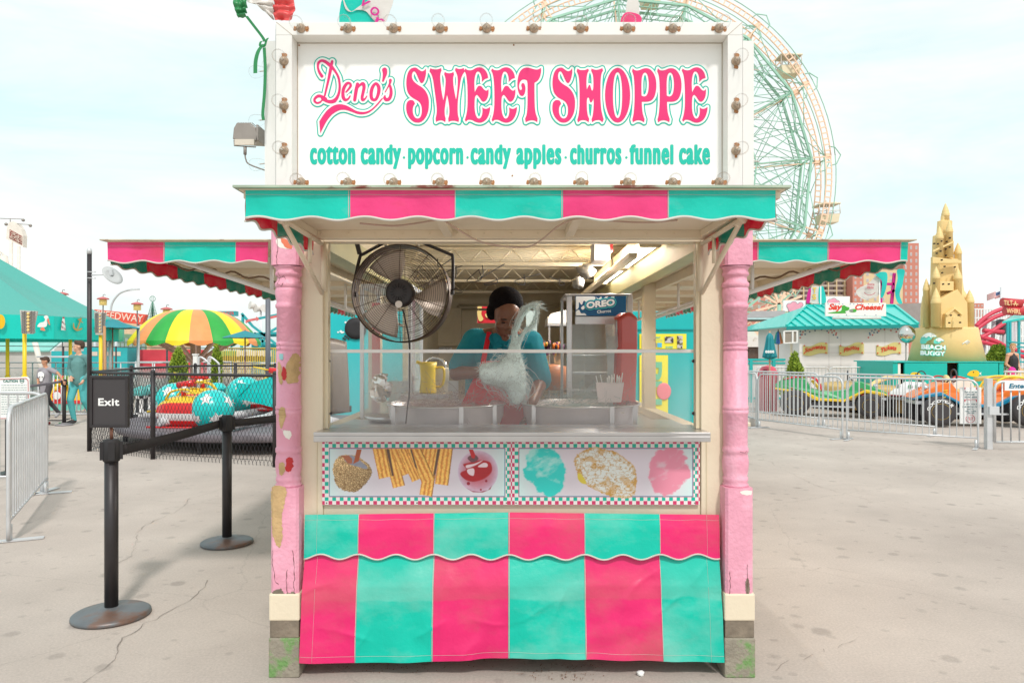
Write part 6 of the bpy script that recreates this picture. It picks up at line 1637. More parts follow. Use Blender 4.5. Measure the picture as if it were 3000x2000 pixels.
def sphere_star(m,c,r,d,size,roll):
 d = Vector(d).normalized(); x = d.cross(Vector((0,0,1))).normalized(); y = x.cross(d)
 pts = star(size,size * .42,rot=roll); vs = [c + d * r * 1.004]
 n = 4; ring_ = []
 for i in range(len(pts)):
  a,b = pts[i],pts[(i + 1) % len(pts)]
  for k in range(n):
   t = k / n; ring_.append((a[0] + (b[0] - a[0]) * t,a[1] + (b[1] - a[1]) * t))
 rows = []
 for s in (.5,1.0):
  for (px,py) in ring_:
   q = d * r + x * px * s + y * py * s; vs.append(c + q.normalized() * r * 1.006)
 N = len(ring_); fs = [(0,1 + i,1 + (i + 1) % N) for i in range(N)] + [(1 + i,1 + N + i,1 + N + (i + 1) % N,1 + (i + 1) % N) for i in range(N)]
 m.add(vs,fs,0,True)
def rocket(label,base,yaw,L=1.25,fin=True,ball_r=.335):
 t = thing('rocket_car',label,'ride car',base,'rocket ride cars')
 B = Vector(base); rot = Matrix.Rotation(yaw,3,'Z'); f = lambda x,y,z: B + rot @ Vector((x,y,z))
 # body: lathe along local x, striped by height
 n = 28; prof = []
 m = MB(); vs = []; fs = []; mm = []; ns = 14
 for i in range(ns + 1):
  u = i / ns; x = -L * .62 + L * .9 * u; r = .27 * (math.sin(min(1,(u + .12) / .5) * PI / 2)) ** .6
  for k in range(n): a = 2 * PI * k / n; vs.append(f(x,r * math.cos(a),.42 + r * 1.0 * math.sin(a)))
 for i in range(ns):
  for k in range(n):
   fs.append((i * n + k,i * n + (k + 1) % n,(i + 1) * n + (k + 1) % n,(i + 1) * n + k)); h = math.sin(2 * PI * (k + .5) / n)
   mm.append(2 if h > .55 else (1 if h > .05 else (0 if h > -.45 else 1)))
 m.add(vs,fs,mm,True); m.f.append(list(range(n))); m.m.append(0); m.s.append(False)
 m.build('body',[RW,RR,RY],t)
 m = MB(); c = f(L * .36,0,.46); m.sph(c,ball_r,32,20); bl = m.build('nose_ball',RT,t)
 ms = MB(); g = (1 + 5 ** .5) / 2; ds = []
 for a in (-1,1):
  for b in (-1,1): ds += [(0,a,b * g),(a,b * g,0),(b * g,0,a)]
 for a in (-1,1):
  for b in (-1,1):
   ds += [(0,a / g,b * g),(a / g,b * g,0),(b * g,0,a / g)]
   for c_ in (-1,1): ds.append((a,b,c_))
 for i,dd in enumerate(ds): 
  if i < 12 or i % 2: sphere_star(ms,c,ball_r,Matrix.Rotation(.4,3,'X') @ Vector(dd),.118 if i < 12 else .075,i * 1.3)
 ms.build('star',RW,bl)
 m = MB(); m.tube(catmull([f(-.42,-.13,.62),f(-.30,-.15,.76),f(-.05,-.15,.80),f(.12,-.15,.72)],5),.018,8); m.tube(catmull([f(-.42,.13,.62),f(-.30,.15,.76),f(-.05,.15,.80),f(.12,.15,.72)],5),.018,8); m.tube([f(-L * .62,0,.44),f(-L * .9,0,.42)],.02,8); m.each('cockpit_rim',RY,t)
 m = MB(); m.cyl(f(-.18,0,.66),f(-.18,0,.82),.04,10,0); m.cyl(f(-.28,0,.86),f(.02,0,.90),.055,12,0); m.cyl(f(.02,0,.90),f(.30,0,.96),.014,8,2); m.cyl(f(-.18,0,.80),f(-.10,0,.80),.062,12,1); m.build('toy_gun',[RR,RW,RY],t)
 m = MB(); m.grid(lambda i,j: f(-L * .70 + L * .85 * i,(-.30 + .60 * j),.20 - .05 * math.sin(j * PI)),8,6); m.build('floor_pan',RR,t,solid=.03)
 if fin:
  m = MB(); m.prism([(-.15,.02),(.55,-.22),(.55,.42),(-.05,.30)],f(-L * .62,.0,.55),rot @ Vector((-1,0,0)),Vector((0,0,1)),.05); m.build('tail_fin',RT,t)
 return t
rocket('front rocket car, red and white stripes with a starry teal ball nearest the fence',(-5.20,11.9,.13),R(-8),L=.92,fin=False)
rocket('rocket car behind the front one, its starry ball showing at the left',(-5.76,13.1,.20),R(200),L=.8,ball_r=.32,fin=False)
r3 = rocket('right rocket car with a big teal wing against the fence',(X(792,13.3),13.3,.30),R(188),ball_r=.33,fin=False)
m = MB(); yw = 12.6; m.prism([(X(u,yw),Z(v,yw)) for u,v in ((735,1122),(690,1165),(800,1193),(803,1188),(803,1100))][::-1],(0,yw,0),(1,0,0),(0,0,1),-.05)
m.prism([(X(u,yw),Z(v,yw)) for u,v in ((690,1120),(735,1125),(700,1160))],(0,yw - .02,0),(1,0,0),(0,0,1),-.05)
m.build('wing',RT,r3)
# ------------------------------------------------------------------ small bin, cypress bushes, white post
tb_ = thing('litter_bin','teal litter bin beyond the rocket ride','bin',(X(635,15.6),15.6,0)); MB().lathe([(.17,0),(.2,.72),(.22,.74),(.2,.78),(.12,.86),(0,.88)],(X(635,15.6),15.6,0),n=20).build('drum',RT,tb_)
LEAF = [M('cypress_light',rgb(156,178,60),.8),M('cypress_dark',rgb(108,136,44),.85)]
TRK = M('trunk_bark',rgb(96,76,58),.9)
def bush(label,u,y,vtop,wpx,shape,n=5200,leaf=.05,zb=0.0,seed=1,name='cypress'):
 x = X(u,y); t = thing(name,label,'bush',(x,y,0)); h = Z(vtop,y) - zb; rr_ = wpx / 2 * y / FPX
 foliage('crown',LEAF,(x,y,zb + .05),(rr_,rr_,h),n,leaf,t,shape,seed=seed); m = MB(); m.tube([(x,y,0),(x + .01,y,zb + h * .4),(x,y,zb + h * .85)],[.05,.035,.012],8); m.build('trunk',TRK,t); return t
bush('cone-shaped green cypress beyond the fence, left of the white post',524,19.5,1018,52,'column',seed=2); bush('slimmer green cypress right of the white post',635,20.5,1008,30,'column',seed=3,n=3600)
wp = thing('white_post','square white post between the two cypresses','post',(X(573,18.6),18.6,0)); MB().box(X(567,18.6),X(579,18.6),18.55,18.65,0,Z(1040,18.6)).build('post',WHITE,wp,bevel=.01); MB().box(X(566,18.6),X(580,18.6),18.53,18.67,Z(1040,18.6),Z(1036,18.6)).build('cap',WHITE,wp)
# ------------------------------------------------------------------ striped umbrella ride
UO,UG,UY = M('canopy_orange',rgb(232,150,90),.5,bump=.4,bs=4),M('canopy_green',rgb(40,160,62),.5,bump=.4,bs=4),M('canopy_yellow',rgb(242,214,40),.5,bump=.4,bs=4)
yu = 25.0; uc = Vector((X(573,yu),yu,0)); ur = 192 * yu / FPX * .92
UMB = thing('umbrella_ride','large dome umbrella ride with orange, green and yellow gores','ride',uc)
ng = 18; z0 = Z(1000,yu); z1 = Z(912,yu) + .05
m = MB(); vs = []; fs = []; mm = []; rows = 12; sub_ = 6
NN = ng * sub_
for j in range(rows + 1):
 t = j / rows; rr_ = ur * math.sin(t * PI / 2 * .985 + .012); zz_ = z0 + (z1 - z0) * (1 - (math.sin(t * PI / 2)) ** 3.1)
 for k in range(NN):
  a = 2 * PI * (k + 3) / NN - R(2); s = (k % sub_) / sub_; b = 1 - .022 * math.cos(2 * PI * s) * t
  vs.append(uc + Vector((rr_ * b * math.cos(a),rr_ * b * math.sin(a),zz_)))
seq = [0,1,2]
for j in range(rows):
 for k in range(NN): fs.append((j * NN + k,j * NN + (k + 1) % NN,(j + 1) * NN + (k + 1) % NN,(j + 1) * NN + k)); mm.append(seq[(k // sub_ + 1) % 3])
m.add(vs,fs,mm,True)
vs = []; fs = []; mm = []
for j in range(2):
 for k in range(NN):
  a = 2 * PI * (k + 3) / NN - R(2); s = (k % sub_) / sub_; d = .0 if j == 0 else -.16 + .10 * abs(math.cos(PI * s)) ** 3
  b = 1 - .022 * math.cos(2 * PI * s); vs.append(uc + Vector((ur * b * math.cos(a) * (1 + .004 * j),ur * b * math.sin(a) * (1 + .004 * j),z0 + d)))
for k in range(NN): fs.append((k,(k + 1) % NN,NN + (k + 1) % NN,NN + k)); mm.append(seq[(k // sub_ + 1) % 3])
m.add(vs,fs,mm,True)
m.build('canopy',[UO,UG,UY],UMB)
BEI = M('beige_strut',rgb(206,176,164),.5)
m = MB(); m.cyl(uc,uc + Vector((0,0,z1 - .1)),.17,16)
for k in range(14): a = 2 * PI * k / 14 + .2; m.beam(uc + Vector((.15 * math.cos(a),.15 * math.sin(a),Z(1058,yu))),uc + Vector((ur * .72 * math.cos(a),ur * .72 * math.sin(a),z0 + .12)),.07,.10)
m.build('strut',BEI,UMB)
# ------------------------------------------------------------------ teal tent ride at the far left
TN,TN2 = fabric('tent_roof',rgb(150,232,222),rgb(90,180,170),.5,dirt=(rgb(190,206,198),1.2,.42,.6,(1,1,1))),M('tent_valance',rgb(0,206,192),.5,var=.04)
tc0 = Vector((-17.4,21.5,0)); tr_ = 5.35; ng = 12
TENT = thing('tent_ride','pointed teal canopy ride with painted sea pictures along its valance at the far left','ride',tc0)
zt0 = Z(925,19.5); zt1 = Z(655,21.5) + .3; rim = [tc0 + Vector((tr_ * math.cos(2 * PI * (k + .33) / ng),tr_ * math.sin(2 * PI * (k + .33) / ng),0)) for k in range(ng)]
m = MB()
def tf(k):
 a,b = rim[k],rim[(k + 1) % ng]
 def f(i,j):
  e = a.lerp(b,i); q = tc0.lerp(e,j); return Vector((q.x,q.y,zt0 + (zt1 - zt0) * (1 - j) ** 1.12 - .18 * math.sin(i * PI) * math.sin(j * PI) - .03 * math.sin(i * PI * 4) * j))
 return f
for k in range(ng): m.grid(tf(k),10,14)
m.build('roof',TN,TENT)
m = MB()
for k in range(ng):
 a,b = rim[k],rim[(k + 1) % ng]; m.add([a + Vector((0,0,zt0)),b + Vector((0,0,zt0)),b + Vector((0,0,zt0 - .62)),a + Vector((0,0,zt0 - .62))],[(0,1,2,3)])
m.build('valance',TN2,TENT,solid=.03)
zp = zt0 - .6
YP_ = M('yellow_pole',rgb(232,200,30),.4); 
m = MB()
for (u,y) in ((72,17.3),(22,19.5),(206,20.5),(295,19.0)): x = X(u,y); m.cyl((x,y,0),(x,y,zp + .1),.045,10); m.cyl((x,y,0),(x,y,Z(1100,y)),.065,10)
m.each('pole',YP_,TENT)
m = MB()
CHV = M('chevron_steel',rgb(204,198,192),.4,.3); AMB = M('amber_bulb',rgb(240,206,130),.4)
for (u,y,lab) in ((82,17.1,'tapered chevron light panel with amber bulbs on the left yellow pole'),(292,18.9,'chevron light panel with amber bulbs right of the tall pole')):
 lt_ = thing('light_panel',lab,'light panel',P(u,978,y))
 k_ = 1.0 if u < 100 else .68; dv = 0 if u < 100 else 3
 m = MB(); m.prism([(X(u - 24 * k_,y),Z(978,y)) if False else (X(u - 18 * k_,y),Z(977 + dv,y)),(X(u + 12 * k_,y),Z(978 + dv,y)),(X(u + 26 * k_,y),Z(911 + dv * 1.6,y)),(X(u - 24 * k_,y),Z(908 + dv * 1.6,y))],(0,y,0),(1,0,0),(0,0,1),-.05); m.build('panel',CHV,lt_)
 m = MB()
 for s_ in (-1,1):
  for i in range(11):
   v = 914 + dv * 1.4 + i * 6 * (.9 if dv else 1)
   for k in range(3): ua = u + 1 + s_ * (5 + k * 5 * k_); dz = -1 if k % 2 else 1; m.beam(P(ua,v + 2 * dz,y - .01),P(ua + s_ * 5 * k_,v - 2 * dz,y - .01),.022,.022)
 m.build('chevron',M('chevron_grey',rgb(132,128,124),.5),lt_)  # zigzag surface pattern in a darker grey than the panel
 m = MB()
 for i in range(6): m.sph(P(u + .5,919 + dv * 1.4 + i * 9.6,y - .03),.034 * k_,10,8)
 m.each('bulb',AMB,lt_)
# painted pictures, laid on the visible faces of the valance (face k between rim corners)
def on_tent(u,v,off=.10):
 d = Vector(((u - 1500) / FPX,1,0)); best = None
 for k in range(ng):
  a,b = rim[k],rim[(k + 1) % ng]; e = b - a; den = d.x * e.y - d.y * e.x
  if abs(den) < 1e-9: continue
  t = (a.x * e.y - a.y * e.x) / den; s = (a.x * d.y - a.y * d.x) / den
  if -0.001 <= s <= 1.001 and t > 0 and (best is None or t < best): best = t
 if best is None: best = 19.5
 y = best - off; return (X(u,y),y,Z(v,y))
def tpic(name,outs,mat):
 for S in outs:
  F = Field(min(p[0] for p in S) - 2,max(p[0] for p in S) + 2,min(p[1] for p in S) - 2,max(p[1] for p in S) + 2,.8); F.segs(poly_segs(S),4); F.mesh(0,on_tent,run=3).build(name,mat,TENT)
q_ = lambda p: [(a / 4.127,b / 4.127 + 620) for a,b in p]
tpic('painted_pelican',[smooth2(q_([(530,1270),(555,1253),(580,1262),(585,1290),(565,1320),(572,1350),(555,1390),(500,1395),(450,1388),(480,1345),(530,1330),(545,1300)]))],S_WHITE)
tpic('painted_beak',[q_([(575,1285),(590,1290),(606,1372),(592,1365),(565,1310)]),q_([(510,1395),(525,1395),(550,1435),(530,1440),(490,1430),(488,1412)])],M('paint_coral',rgb(236,130,100),.5))
tpic('painted_lighthouse',[q_([(755,1290),(780,1290),(795,1435),(738,1430)])],S_WHITE)
tpic('painted_red_band',[q_([(756,1274),(766,1270),(780,1276),(782,1300),(755,1285)]),q_([(750,1318),(788,1352),(790,1375),(747,1340)]),q_([(743,1375),(792,1412),(794,1432),(780,1432),(740,1398)])],M('paint_red',rgb(190,36,60),.5))
FDk = Field(212,250,925,975,.8)
for st in ([(975,1300,6),(950,1380,7),(930,1428,8)],[(890,1350,5),(895,1400,8),(930,1432,8),(975,1420,8),(990,1410,5)],[(945,1300,4),(970,1318,5),(1000,1340,4)],[(960,1300,5),(978,1290,6),(985,1305,5)]): FDk.stroke([(a / 4.127,b / 4.127 + 620,c / 4.127 * 1.2) for a,b,c in st],3)
FDk.mesh(0,on_tent).build('painted_anchor',M('paint_tan',rgb(186,150,80),.5),TENT)
tpic('painted_sun',[ell(2,942,13,21,24,1)],M('paint_yellow',rgb(248,196,30),.5))
# far sign on two legs, coaster hoop behind the tent
SGN = thing('pylon_sign','arched white coaster sign with dotted red letters on two cream legs','sign',(X(45,60),60,0))
CRM = M('cream_column',rgb(228,220,210),.6)
ys = 60.0
m = MB()
for u,v0 in ((33,705),(55,722)): m.cyl((X(u,ys),ys,0),(X(u,ys),ys,Z(v0,ys)),.125,14)
m.each('leg',CRM,SGN)
m = MB(); pts = [(18,700),(67,724),(68,690),(62,672),(52,656),(38,648),(26,652),(20,668)]
m.prism([(X(u,ys),Z(v,ys)) for u,v in pts][::-1],(0,ys,0),(1,0,0),(0,0,1),-.5); m.build('sign_board',CRM,SGN)
m = MB(); m.prism([(X(u,ys),Z(v,ys)) for u,v in [(29,672),(65,692),(65,718),(28,698)]][::-1],(0,ys - .03,0),(1,0,0),(0,0,1),-.05); bd = m.build('letter_field',M('dim_red_field',rgb(150,96,86),.6,var=.2,sc_=2),SGN)
m = MB(); rr = random.Random(5)
for i in range(9):
 for j in range(8):
  if rr.random() < .7: u = 31 + i * 3.9; v = 677 + j * 2.7 + i * 2.2; m.sph(P(u,v,ys - .08),.04,6,4)
m.build('dotted_letters',M('dot_white',rgb(236,220,206),.4),bd)
m = MB(); m.cyl(P(0,640,ys),P(66,642,ys),.03,6); m.cyl(P(50,656,ys),P(86,658,ys),.03,6); m.cyl(P(30,640,ys),P(30,650,ys),.03,6)
for u,v in ((68,645),(89,661),(18,657)): m.sph(P(u,v,ys),.13,10,8)
m.each('spot_lamp',GREYM,SGN)
CST = thing('coaster_hoop','pale curved coaster rail beneath the arched sign at the left edge','coaster',(X(5,62),62,0))
m = MB(); 
for dr in (0,.45): m.tube([(X(-14,62) + (38 * 62 / FPX - dr) * math.cos(a),62,Z(775,62) + (42 * 62 / FPX - dr) * math.sin(a)) for a in [R(-20 + 10 * i) for i in range(14)]],.07,8)
for i in range(13): a = R(-20 + 10 * i); m.cyl((X(-14,62) + 38 * 62 / FPX * math.cos(a),62,Z(775,62) + 42 * 62 / FPX * math.sin(a)),(X(-14,62) + (38 * 62 / FPX - .45) * math.cos(a),62,Z(775,62) + (42 * 62 / FPX - .45) * math.sin(a)),.04,6)
m.cyl((X(12,62),62,0),(X(12,62),62,Z(750,62)),.3,14); m.cyl((X(36,62),62,Z(788,62)),(X(50,62),62,Z(788,62)),.12,8); m.cyl((X(130,40),40,0),(X(98,40),40,Z(985,40)),.14,12)
m.each('rail',CRM,CST)
# ------------------------------------------------------------------ middle distance, left
def lantern(u,v,y,lab):
 t = thing('lantern_post',lab,'lantern',(X(u,y),y,0),'fairground lanterns'); k = y / FPX; c = P(u,v,y)
 MB().lathe([(17 * k,0),(15 * k,3.5 * k),(5 * k,7 * k),(0,8 * k)],c,n=20).build('cap',M('lantern_red',rgb(196,108,108),.5),t)
 m = MB(); m.lathe([(7 * k,-17 * k),(9.5 * k,-14 * k),(10 * k,-2 * k),(9 * k,0)],c,n=16)
 for z_ in (-4,-8,-12,-16): m.lathe([(10.5 * k,(z_ - .7) * k),(11 * k,z_ * k),(10.5 * k,(z_ + .7) * k)],c,n=16,caps=False)
 m.build('lamp_glass',M('lantern_yellow',rgb(238,212,130),.5),t)
 m = MB(); m.cyl((c.x,c.y,0),c - Vector((0,0,17 * k)),1.6 * k,8); m.tube([c + Vector((0,0,8 * k)),c + Vector((0,0,13 * k)),c + Vector((4 * k,0,15 * k)),c + Vector((7 * k,0,12 * k))],.8 * k,6); m.build('post',M('lantern_iron',rgb(96,90,90),.5),t)
lantern(183,863,34,'fairground lantern rising over the right slope of the teal tent'); lantern(302,877,36,'fairground lantern directly above the letters of the speedway sign'); lantern(402,892,38,'fairground lantern between the speedway sign and the green tower'); lantern(488,907,40,'fairground lantern behind the top left of the umbrella ride')
SW = thing('speedway_sign','sloping orange-red speedway sign with outlined white letters','sign',(X(350,40),40,0))
y = 40; OR_ = M('speedway_red',rgb(222,84,64),.5)
m = MB(); m.prism([(X(u,y),Z(v,y)) for u,v in ((276,906),(427,921),(415,950),(274,938))][::-1],(0,y,0),(1,0,0),(0,0,1),-.3); m.build('board',OR_,SW)
sl_ = Vector((1,0,-.115)).normalized(); up_ = Vector((.1,0,1)).normalized()
text('lettering','SPEEDWAY',M('letter_cream',rgb(238,206,190),.5),SW,P(281,929,y - .02),sl_,up_,138 * y / FPX,21 * y / FPX,bold=.012)
m = MB()
for u in (278,340,405): m.cyl((X(u,y + .3),y + .3,0),(X(u,y + .3),y + .3,Z(935,y)),.08,8)
m.each('leg',ALU,SW)
LA = thing('street_lamp','tall arched street lamp curving to the right above the speedway sign','street lamp',(X(324,48),48,0))
y = 48; m = MB(); m.tube(catmull([P(*q,y) for q in ((322,1040),(323,960),(325,905),(333,880),(350,860),(370,851),(388,848))],5),.07,8); m.build('arm',GALV,LA); MB().beam(P(384,849,y),P(408,847,y),.2,.09).build('lamp_head',ALU,LA)
TW = thing('green_tower','dark green lattice tower top with a ring finial behind the umbrella ride','tower',(X(447,150),150,0))
y = 150; k = y / FPX; TG = M('tower_green',rgb(96,146,124),.6); c = P(447,950,y); m = MB()
for i in range(14): z_ = i * 4.2 * k; r_ = (21 - i * 1.35) * k; m.lathe([(r_,z_),(r_,z_ + .9 * k)],c,n=20)
for a in range(8): m.cyl(c + Vector((20 * k * math.cos(a * PI / 4),20 * k * math.sin(a * PI / 4),0)),c + Vector((3 * k * math.cos(a * PI / 4),3 * k * math.sin(a * PI / 4),62 * k)),.5 * k,6)
m.cyl(Vector((c.x,c.y,0)),c + Vector((0,0,66 * k)),2.4 * k,10)
m.build('lattice',TG,TW); m = MB(); m.tube([c + Vector((8 * k * math.cos(a),0,75 * k + 8 * k * math.sin(a))) for a in [2 * PI * i / 20 for i in range(20)]],.8 * k,6,closed=True); m.cyl(c + Vector((-2 * k,0,68 * k)),c + Vector((-2 * k,0,82 * k)),.6 * k,6); m.cyl(c + Vector((2 * k,0,68 * k)),c + Vector((2 * k,0,82 * k)),.6 * k,6); m.build('finial',TG,TW)
HB = thing('arched_hall','tan fairground hall with a large green arched window behind the ride','building',(X(370,52),52,0))
y = 52; TANW = M('tan_render',rgb(214,184,150),.7,var=.1)
MB().box(X(285,y),X(440,y),y,y + 8,0,Z(945,y)).build('wall',TANW,HB)
pts = [(X(312,y),Z(1035,y)),(X(430,y),Z(1035,y)),(X(430,y),Z(1000,y))] + [(X(371 + 59 * math.cos(a),y),Z(1000 - 22 * math.sin(a),y)) for a in [R(15 * i) for i in range(1,12)]] + [(X(312,y),Z(1000,y))]
wn = MB().prism(pts[::-1],(0,y - .02,0),(1,0,0),(0,0,1),-.02).build('arched_window',M('green_window_frame',rgb(120,152,120),.6),HB)
m = MB()
for i in range(9):
 for j in range(3): u = 319 + i * 12.2; v0 = 990 + j * 14; m.box(X(u,y),X(u + 9,y),y - .07,y - .05,Z(v0 + 12,y),Z(v0,y))
m.each('pane',M('dusky_pane',rgb(150,168,164),.2),wn)
LW = thing('low_walls','teal concession front with pale menu boards below the arched hall','kiosk',(X(310,40),40,0)); y = 40
MB().box(X(245,y),X(373,y),y,y + 1.5,0,Z(1017,y)).build('wall',M('kiosk_teal',rgb(40,168,172),.5,var=.15,sc_=1),LW)
m = MB()
for u in (262,300,330): m.box(X(u,y),X(u + 24,y),y - .03,y,Z(1042,y),Z(1030,y))
m.each('menu_board',M('pale_board',rgb(206,190,176),.6),LW)
RWL = thing('red_wall','long low red wall beneath the umbrella ride','wall',(X(460,41),41,0)); MB().box(X(372,41),X(600,41),41,41.3,0,Z(1024,41)).build('wall',M('red_wall_paint',rgb(206,62,76),.6,var=.15,sc_=1),RWL)
SH = thing('sloped_roof_shed','shed with a broad pale teal roof behind the two walkers','building',(X(90,45),45,0)); y = 45
m = MB(); m.add([P(-60,1028,y),P(145,1028,y),P(195,985,y + 4),P(-60,972,y + 4)],[(0,1,2,3)]); m.build('roof',M('pale_teal_roof',rgb(128,196,186),.6),SH,solid=.1)
m = MB(); m.box(X(-60,y),X(145,y),y + .2,y + 4,0,Z(1030,y)); m.prism([(X(150,y),Z(1060,y)),(X(262,y),Z(1060,y)),(X(262,y),Z(1000,y)),(X(205,y),Z(984,y)),(X(150,y),Z(1022,y))][::-1],(0,y + .3,0),(1,0,0),(0,0,1),-2); m.build('wall',M('grey_cladding',rgb(190,186,180),.7,var=.15,sc_=.5),SH)
TK = thing('teal_hoarding','teal painted hoarding behind the man','hoarding',(X(215,42),42,0)); MB().box(X(150,42),X(245,42),42,42.2,0,Z(1028,42)).build('board',MATS['kiosk_teal'],TK)
# silver railings of the queue behind the walkers and the ride, with clear panels
RAIL = M('pale_railing',rgb(210,210,214),.4,.2)
def railing(a,b,lab,H=1.12,n=5):
 t = thing('queue_railing',lab,'railing',(*a,0),'silver queue railings'); a,b = Vector((*a,0)),Vector((*b,0)); m = MB()
 m.cyl(a + Vector((0,0,H)),b + Vector((0,0,H)),.024,8); m.cyl(a + Vector((0,0,H * .82)),b + Vector((0,0,H * .82)),.015,8); m.cyl(a + Vector((0,0,.12)),b + Vector((0,0,.12)),.018,8)
 for i in range(n + 1): q = a.lerp(b,i / n); m.cyl(q,q + Vector((0,0,H)),.024,8)
 m.build('rails',RAIL,t)
 d = b - a; m = MB(); m.add([a + Vector((0,0,.14)),b + Vector((0,0,.14)),b + Vector((0,0,H * .8)),a + Vector((0,0,H * .8))],[(0,1,2,3)]); m.build('clear_panel',MATS.get('queue_panel') or milky('queue_panel',rgb(206,208,206),.35),t)
railing((-19.5,27),(-15.2,27),'queue railing left of the two walkers, behind the yellow poles'); railing((-15.1,27),(-11.9,26.5),'queue railing behind the boy and man')
railing((-15.0,29),(-11.2,29),'queue railing just right of the tall pole'); railing((-11.0,26),(-8.1,26),'queue railing left of the white post'); railing((-8.0,26.2),(-5.6,26.2),'queue railing right of the white post, under the umbrella ride')
for i,(u,lab) in enumerate(((600,'left curved handrail of the steps beside the white post'),(628,'right curved handrail of the steps beside the slim cypress'))):
 t = thing('handrail',lab,'handrail',(X(u,17.6),17.6,0),'stair handrails'); y = 17.6; m = MB(); m.tube(catmull([P(*q,y) for q in ((u - 18,1150),(u - 18,1060),(u - 12,1046),(u + 8,1060),(u + 14,1075),(u + 14,1150))],4),.024,8); m.build('rail',GALV,t)
railY = M('yellow_rail',rgb(222,190,80),.5)
t = thing('yellow_railing','yellow picket railing right of the umbrella ride','railing',(X(720,30),30,0)); m = MB()
for i in range(34): x = X(640 + i * 5.2,30); m.box(x - .015,x + .015,30,30.03,.1,Z(1020,30))
m.box(X(640,30),X(815,30),29.99,30.04,Z(1021,30),Z(1018,30)); m.build('pickets',railY,t)
# assorted ride pieces far behind the fence, right of the umbrella
t = thing('ride_car_row','white and green kiddie train cars behind the yellow railing','ride train',(X(700,32),32,0)); y = 32; m = MB()
for i,(u,c_) in enumerate(((655,1),(680,1),(715,0),(745,0),(775,0))):
 m.obox(P(u,1036,y),(.36,.8,.26),None,c_); m.lathe([(.13,-.05),(.13,.05)],P(u - 8,1050,y - .4),(0,1,0),14,2); m.lathe([(.13,-.05),(.13,.05)],P(u + 8,1050,y - .4),(0,1,0),14,2)
m.build('cars',[RW,M('train_green',rgb(70,170,110),.5),DARK],t,bevel=.03)
t = thing('teal_ride_frame','teal steel ride arms with red arrow signs right of the umbrella ride','ride',(X(760,46),46,0)); y = 46; TS = M('teal_steel',rgb(40,160,166),.5); m = MB()
for a,b in (((708,918),(740,955)),((740,955),(812,1010)),((722,940),(812,922)),((700,980),(812,975)),((740,1000),(812,960)),((712,922),(706,1060)),((790,960),(760,1020)),((745,975),(812,1040))): m.beam(P(*a,y),P(*b,y),.14,.14)
m.box(X(720,y),X(812,y),y + 1,y + 3,0,Z(1005,y)); m.box(X(735,y),X(812,y),y + .2,y + .4,Z(986,y),Z(975,y)); m.build('arms',TS,t)
m = MB()
for (u,v) in ((740,935),(806,926)): m.prism([(X(u - 20,y),Z(v + 6,y)),(X(u - 14,y),Z(v + 1,y)),(X(u + 12,y),Z(v - 4,y)),(X(u + 12,y),Z(v - 8,y)),(X(u + 21,y),Z(v - 1,y)),(X(u + 13,y),Z(v + 6,y)),(X(u + 13,y),Z(v + 2,y)),(X(u - 12,y),Z(v + 8,y)),(X(u - 18,y),Z(v + 12,y))][::-1],(0,y - .1,0),(1,0,0),(0,0,1),-.06)
m.each('arrow_sign',M('arrow_red',rgb(214,110,110),.5),t)
t = thing('stadium_lights','pair of white stadium floodlights on a lattice mast','floodlight mast',(X(768,60),60,0)); y = 60; m = MB(); m.lathe([(.16,-.3),(.34,.3)],P(742,896,y),(-.7,-.6,.2),14); m.lathe([(.18,-.3),(.36,.3)],P(757,903,y),(-.6,-.7,0),14); m.lathe([(.2,-.25),(.33,.25)],P(772,903,y),(.5,-.8,0),14); m.build('lamp_heads',M('lamp_white',rgb(214,210,206),.5),t)
m = MB(); 
for du in (-2.5,2.5): m.cyl((X(764 + du,y),y,0),P(764 + du * .6,905,y),.04,6)
for i in range(16): m.cyl(P(761.5,915 + i * 8,y),P(766.5,919 + i * 8,y),.025,5)
m.build('mast',ALU,t)
t = thing('roof_sign','teal and red rooftop sign box above the umbrella ride','sign',(X(660,55),55,0)); y = 55; MB().box(X(628,y),X(690,y),y,y + .6,Z(925,y),Z(911,y)).build('board',TS,t); text('lettering','THUNDER',M('sign_red',rgb(206,70,80),.5),t,P(632,922,y - .02),(1,0,0),(0,0,1),54 * y / FPX,9 * y / FPX,bold=.02)
m = MB()
for u in (640,678): m.cyl((X(u,y + .3),y + .3,0),(X(u,y + .3),y + .3,Z(925,y)),.08,8)
m.each('leg',TS,t)
def parasol(u,v0,v1,hw,y,lab,mat,vb=None):
 t = thing('parasol',lab,'parasol',(X(u,y),y,0)); k = y / FPX; c = P(u,v1,y); n = 8; m = MB(); vs = [c + Vector((0,0,(v1 - v0) * k))]
 for i in range(n * 4): a = 2 * PI * i / (n * 4); s = abs(math.cos(n / 2 * a)); vs.append(c + Vector((hw * k * math.cos(a),hw * k * math.sin(a),-1.5 * k * (1 - s) * -1)))
 m.add(vs,[(0,1 + i,1 + (i + 1) % (n * 4)) for i in range(n * 4)]); m.build('canopy',mat,t,solid=.01)
 m = MB(); m.cyl((c.x,c.y,0),c + Vector((0,0,(v1 - v0 + 2) * k)),.02,8); 
 for i in range(n): a = 2 * PI * i / n + .3; m.cyl(c + Vector((0,0,-.02)),c + Vector((hw * .8 * k * math.cos(a),hw * .8 * k * math.sin(a),.02)),.006,4)
 m.build('pole',M('parasol_pole',rgb(150,110,90),.5),t); return t
PTEAL = M('parasol_teal',rgb(20,132,142),.6,bump=.3,bs=5)
parasol(718,968,990,62,21,'teal parasol in front of the umbrella ride, white print on its rim',PTEAL)
t = parasol(330,935,962,72,22,'teal square awning parasol beneath the speedway sign',PTEAL)
t = thing('white_posts','pair of tall pale grey posts left of the umbrella ride','posts',(X(405,22),22,0)); m = MB()
